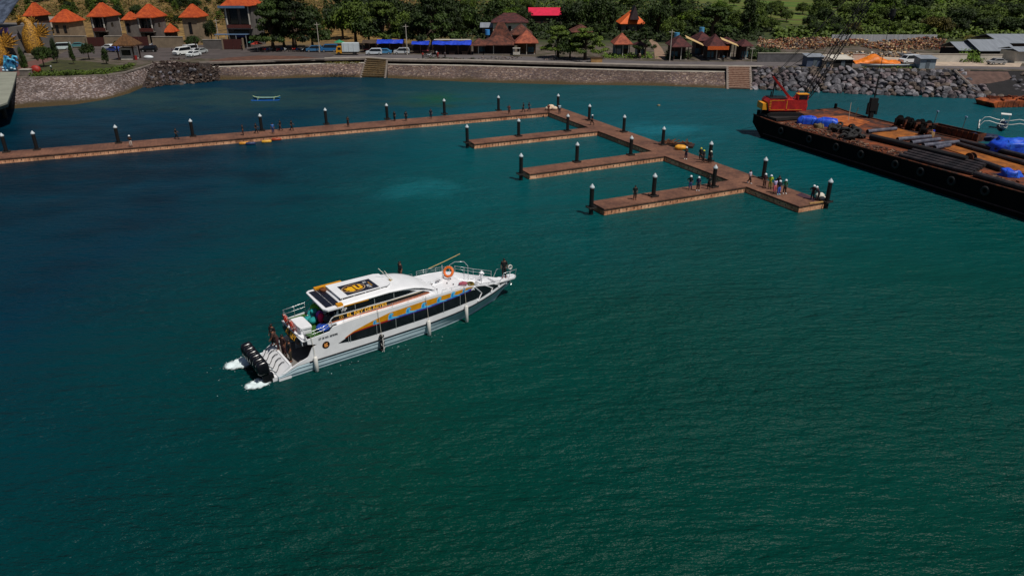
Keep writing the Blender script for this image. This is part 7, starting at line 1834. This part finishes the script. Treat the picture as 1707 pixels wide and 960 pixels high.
# hillside trees
hill='trees scattered over the far hillside'
rnd=random.Random(3)
def htree(px,py,pw,m,label,kind=None,ar=.9):
    x,y,z=GT(px,py);zc=y*cT+(H-z)*sT;r_=pw/2*zc/F
    tree((x,y,z-.2),r_,max(3,r_*2*ar),kind or rnd.choice(['round','round','tall','layer']),m,label,hill,th=.12)
for i in range(64):     # dry hillside at the left: small sparse dark trees
    px=rnd.uniform(0,470);py=rnd.uniform(4,40)
    htree(px,py,rnd.uniform(13,26),rnd.choice([LD,LY,LD,LM]),'small dark tree scattered on the dry yellow hillside behind the villas')
for i in range(26):
    px=rnd.uniform(540,860);py=rnd.uniform(2,56)
    htree(px,py,rnd.uniform(24,44),rnd.choice([LD,LM,LD]),'green tree on the slope behind the big road trees',kind='round')
for i in range(40):
    px=rnd.uniform(850,1150);py=rnd.uniform(4,62)
    if 1015<px<1085 and py>30:continue
    if 875<px<945 and py>22:continue
    htree(px,py,rnd.uniform(22,42),rnd.choice([LD,LM,LD,LB]),'green tree among the houses below the terraced fields')
for i in range(30):
    px=rnd.uniform(1130,1420);py=rnd.uniform(24,62)
    htree(px,py,rnd.uniform(20,38),rnd.choice([LM,LB,LD,LM]),'bushy green tree below the terraced fields',kind='round')
for i in range(70):
    px=rnd.uniform(1380,1730);py=rnd.uniform(-2,60)
    htree(px,py,rnd.uniform(24,50),rnd.choice([LM,LM,LB,LD] if px<1560 else [LD,LD,LM]),'bush or tree of the dense green slope at the upper right',kind='round',ar=.7)
for px,py,w_ in [(1565,62,40),(1548,56,34),(1420,60,26)]:htree(px,py,w_,LY,'olive brown bush standing out on the green slope',kind='round')
for i in range(16):
    htree(rnd.uniform(1190,1400),rnd.uniform(8,30),rnd.uniform(14,28),rnd.choice([LD,LM]),'small tree along the edge of a terraced field',kind='round')
# hedges and ground cover
def scrub(name,pts,n,m,label,s0=.25,s1=.6,hh=1.2,seed=0,kind='stuff'):
    rnd=random.Random(seed);v=[];f=[]
    x0=min(p_[0] for p_ in pts);x1=max(p_[0] for p_ in pts);y0=min(p_[1] for p_ in pts);y1=max(p_[1] for p_ in pts)
    def ins(x,y):
        c=False;j=len(pts)-1
        for i in range(len(pts)):
            if (pts[i][1]>y)!=(pts[j][1]>y) and x<(pts[j][0]-pts[i][0])*(y-pts[i][1])/(pts[j][1]-pts[i][1])+pts[i][0]:c=not c
            j=i
        return c
    k=0
    while k<n:
        px=rnd.uniform(x0,x1);py=rnd.uniform(y0,y1)
        if not ins(px,py):continue
        k+=1
        x,y,z=GT(px,py) if py<60 else (*G(px,py,LZ),LZ)
        hm=.3+noise.noise(Vector((x*.35,y*.35,seed)))+.4
        for q in range(4):
            p_=Vector((x+rnd.gauss(0,.4),y+rnd.gauss(0,.4),z+max(.05,hh*hm*rnd.random())));nrm=Vector((rnd.gauss(0,.6),rnd.gauss(0,.6)-.2,1)).normalized();t=Matrix.Rotation(rnd.uniform(0,6.28),3,nrm)@nrm.orthogonal().normalized();u=nrm.cross(t);l=rnd.uniform(s0,s1)
            o=len(v);v+=[p_-t*l,p_-u*l*.6,p_+t*l,p_+u*l*.6];f.append((o,o+1,o+2,o+3))
    me=bpy.data.meshes.new(name);me.from_pydata(v,[],f);me.materials.append(m);o=bpy.data.objects.new(name,me);col.objects.link(o);tag(o,label,'vegetation',kind=kind)
scrub('hillside_undergrowth',[(1290,56),(1390,44),(1410,0),(1740,-4),(1740,66),(1580,66),(1385,66),(1290,66)],5200,LM,'dense green undergrowth covering the slope at the upper right',.4,1.0,2.6,1)
scrub('hillside_undergrowth',[(540,0),(1150,0),(1270,46),(1270,62),(1090,66),(800,60),(540,40)],5200,LD,'dark undergrowth between the trees in the middle of the slope',.35,.9,2.2,2)
scrub('dry_scrub',[(0,0),(540,0),(540,46),(0,34)],4200,LY,'dry yellow scrub and grass tufts on the left hillside',.2,.5,1.1,3)
scrub('hillside_undergrowth',[(780,66),(1270,70),(1270,50),(1000,44),(800,40)],2600,LD,'dark undergrowth behind the roadside houses',.3,.8,2.2,22)
scrub('garden_hedge',[(50,128.5),(66,122),(110,122),(176,119),(215,109),(226,110.5),(200,118),(178,124),(111,127)],900,LM,'low green hedge along the headland edge of the garden',.12,.3,.8,4)
scrub('roadside_bushes',[(1000,98),(1090,98),(1086,90),(1010,92)],260,LB,'low bushes around the small tiled house',.15,.35,.9,5)
scrub('roadside_bushes',[(1240,98),(1300,103),(1296,90),(1250,88)],700,LD,'dark bushes at the end of the restaurants',.2,.45,2.0,6)
scrub('roadside_bushes',[(1112,100),(1148,101),(1146,92),(1114,90)],420,LD,'dark hedge in front of the left restaurant pavilion',.15,.4,1.8,7)
scrub('yard_creeper',[(1598,104),(1640,106),(1638,93),(1600,90)],420,LB,'bright green creeper over the pale wall below the metal roofs',.15,.35,2.0,8)
scrub('verge_grass',[(1440,113),(1530,114.5),(1528,110),(1440,109)],300,LB,'grass verge in front of the beached boat',.1,.25,.35,9)
scrub('slope_moss',[(540,107),(600,107),(598,104),(545,104)],120,LY,'yellow green tufts on top of the sea wall',.1,.25,.25,10)
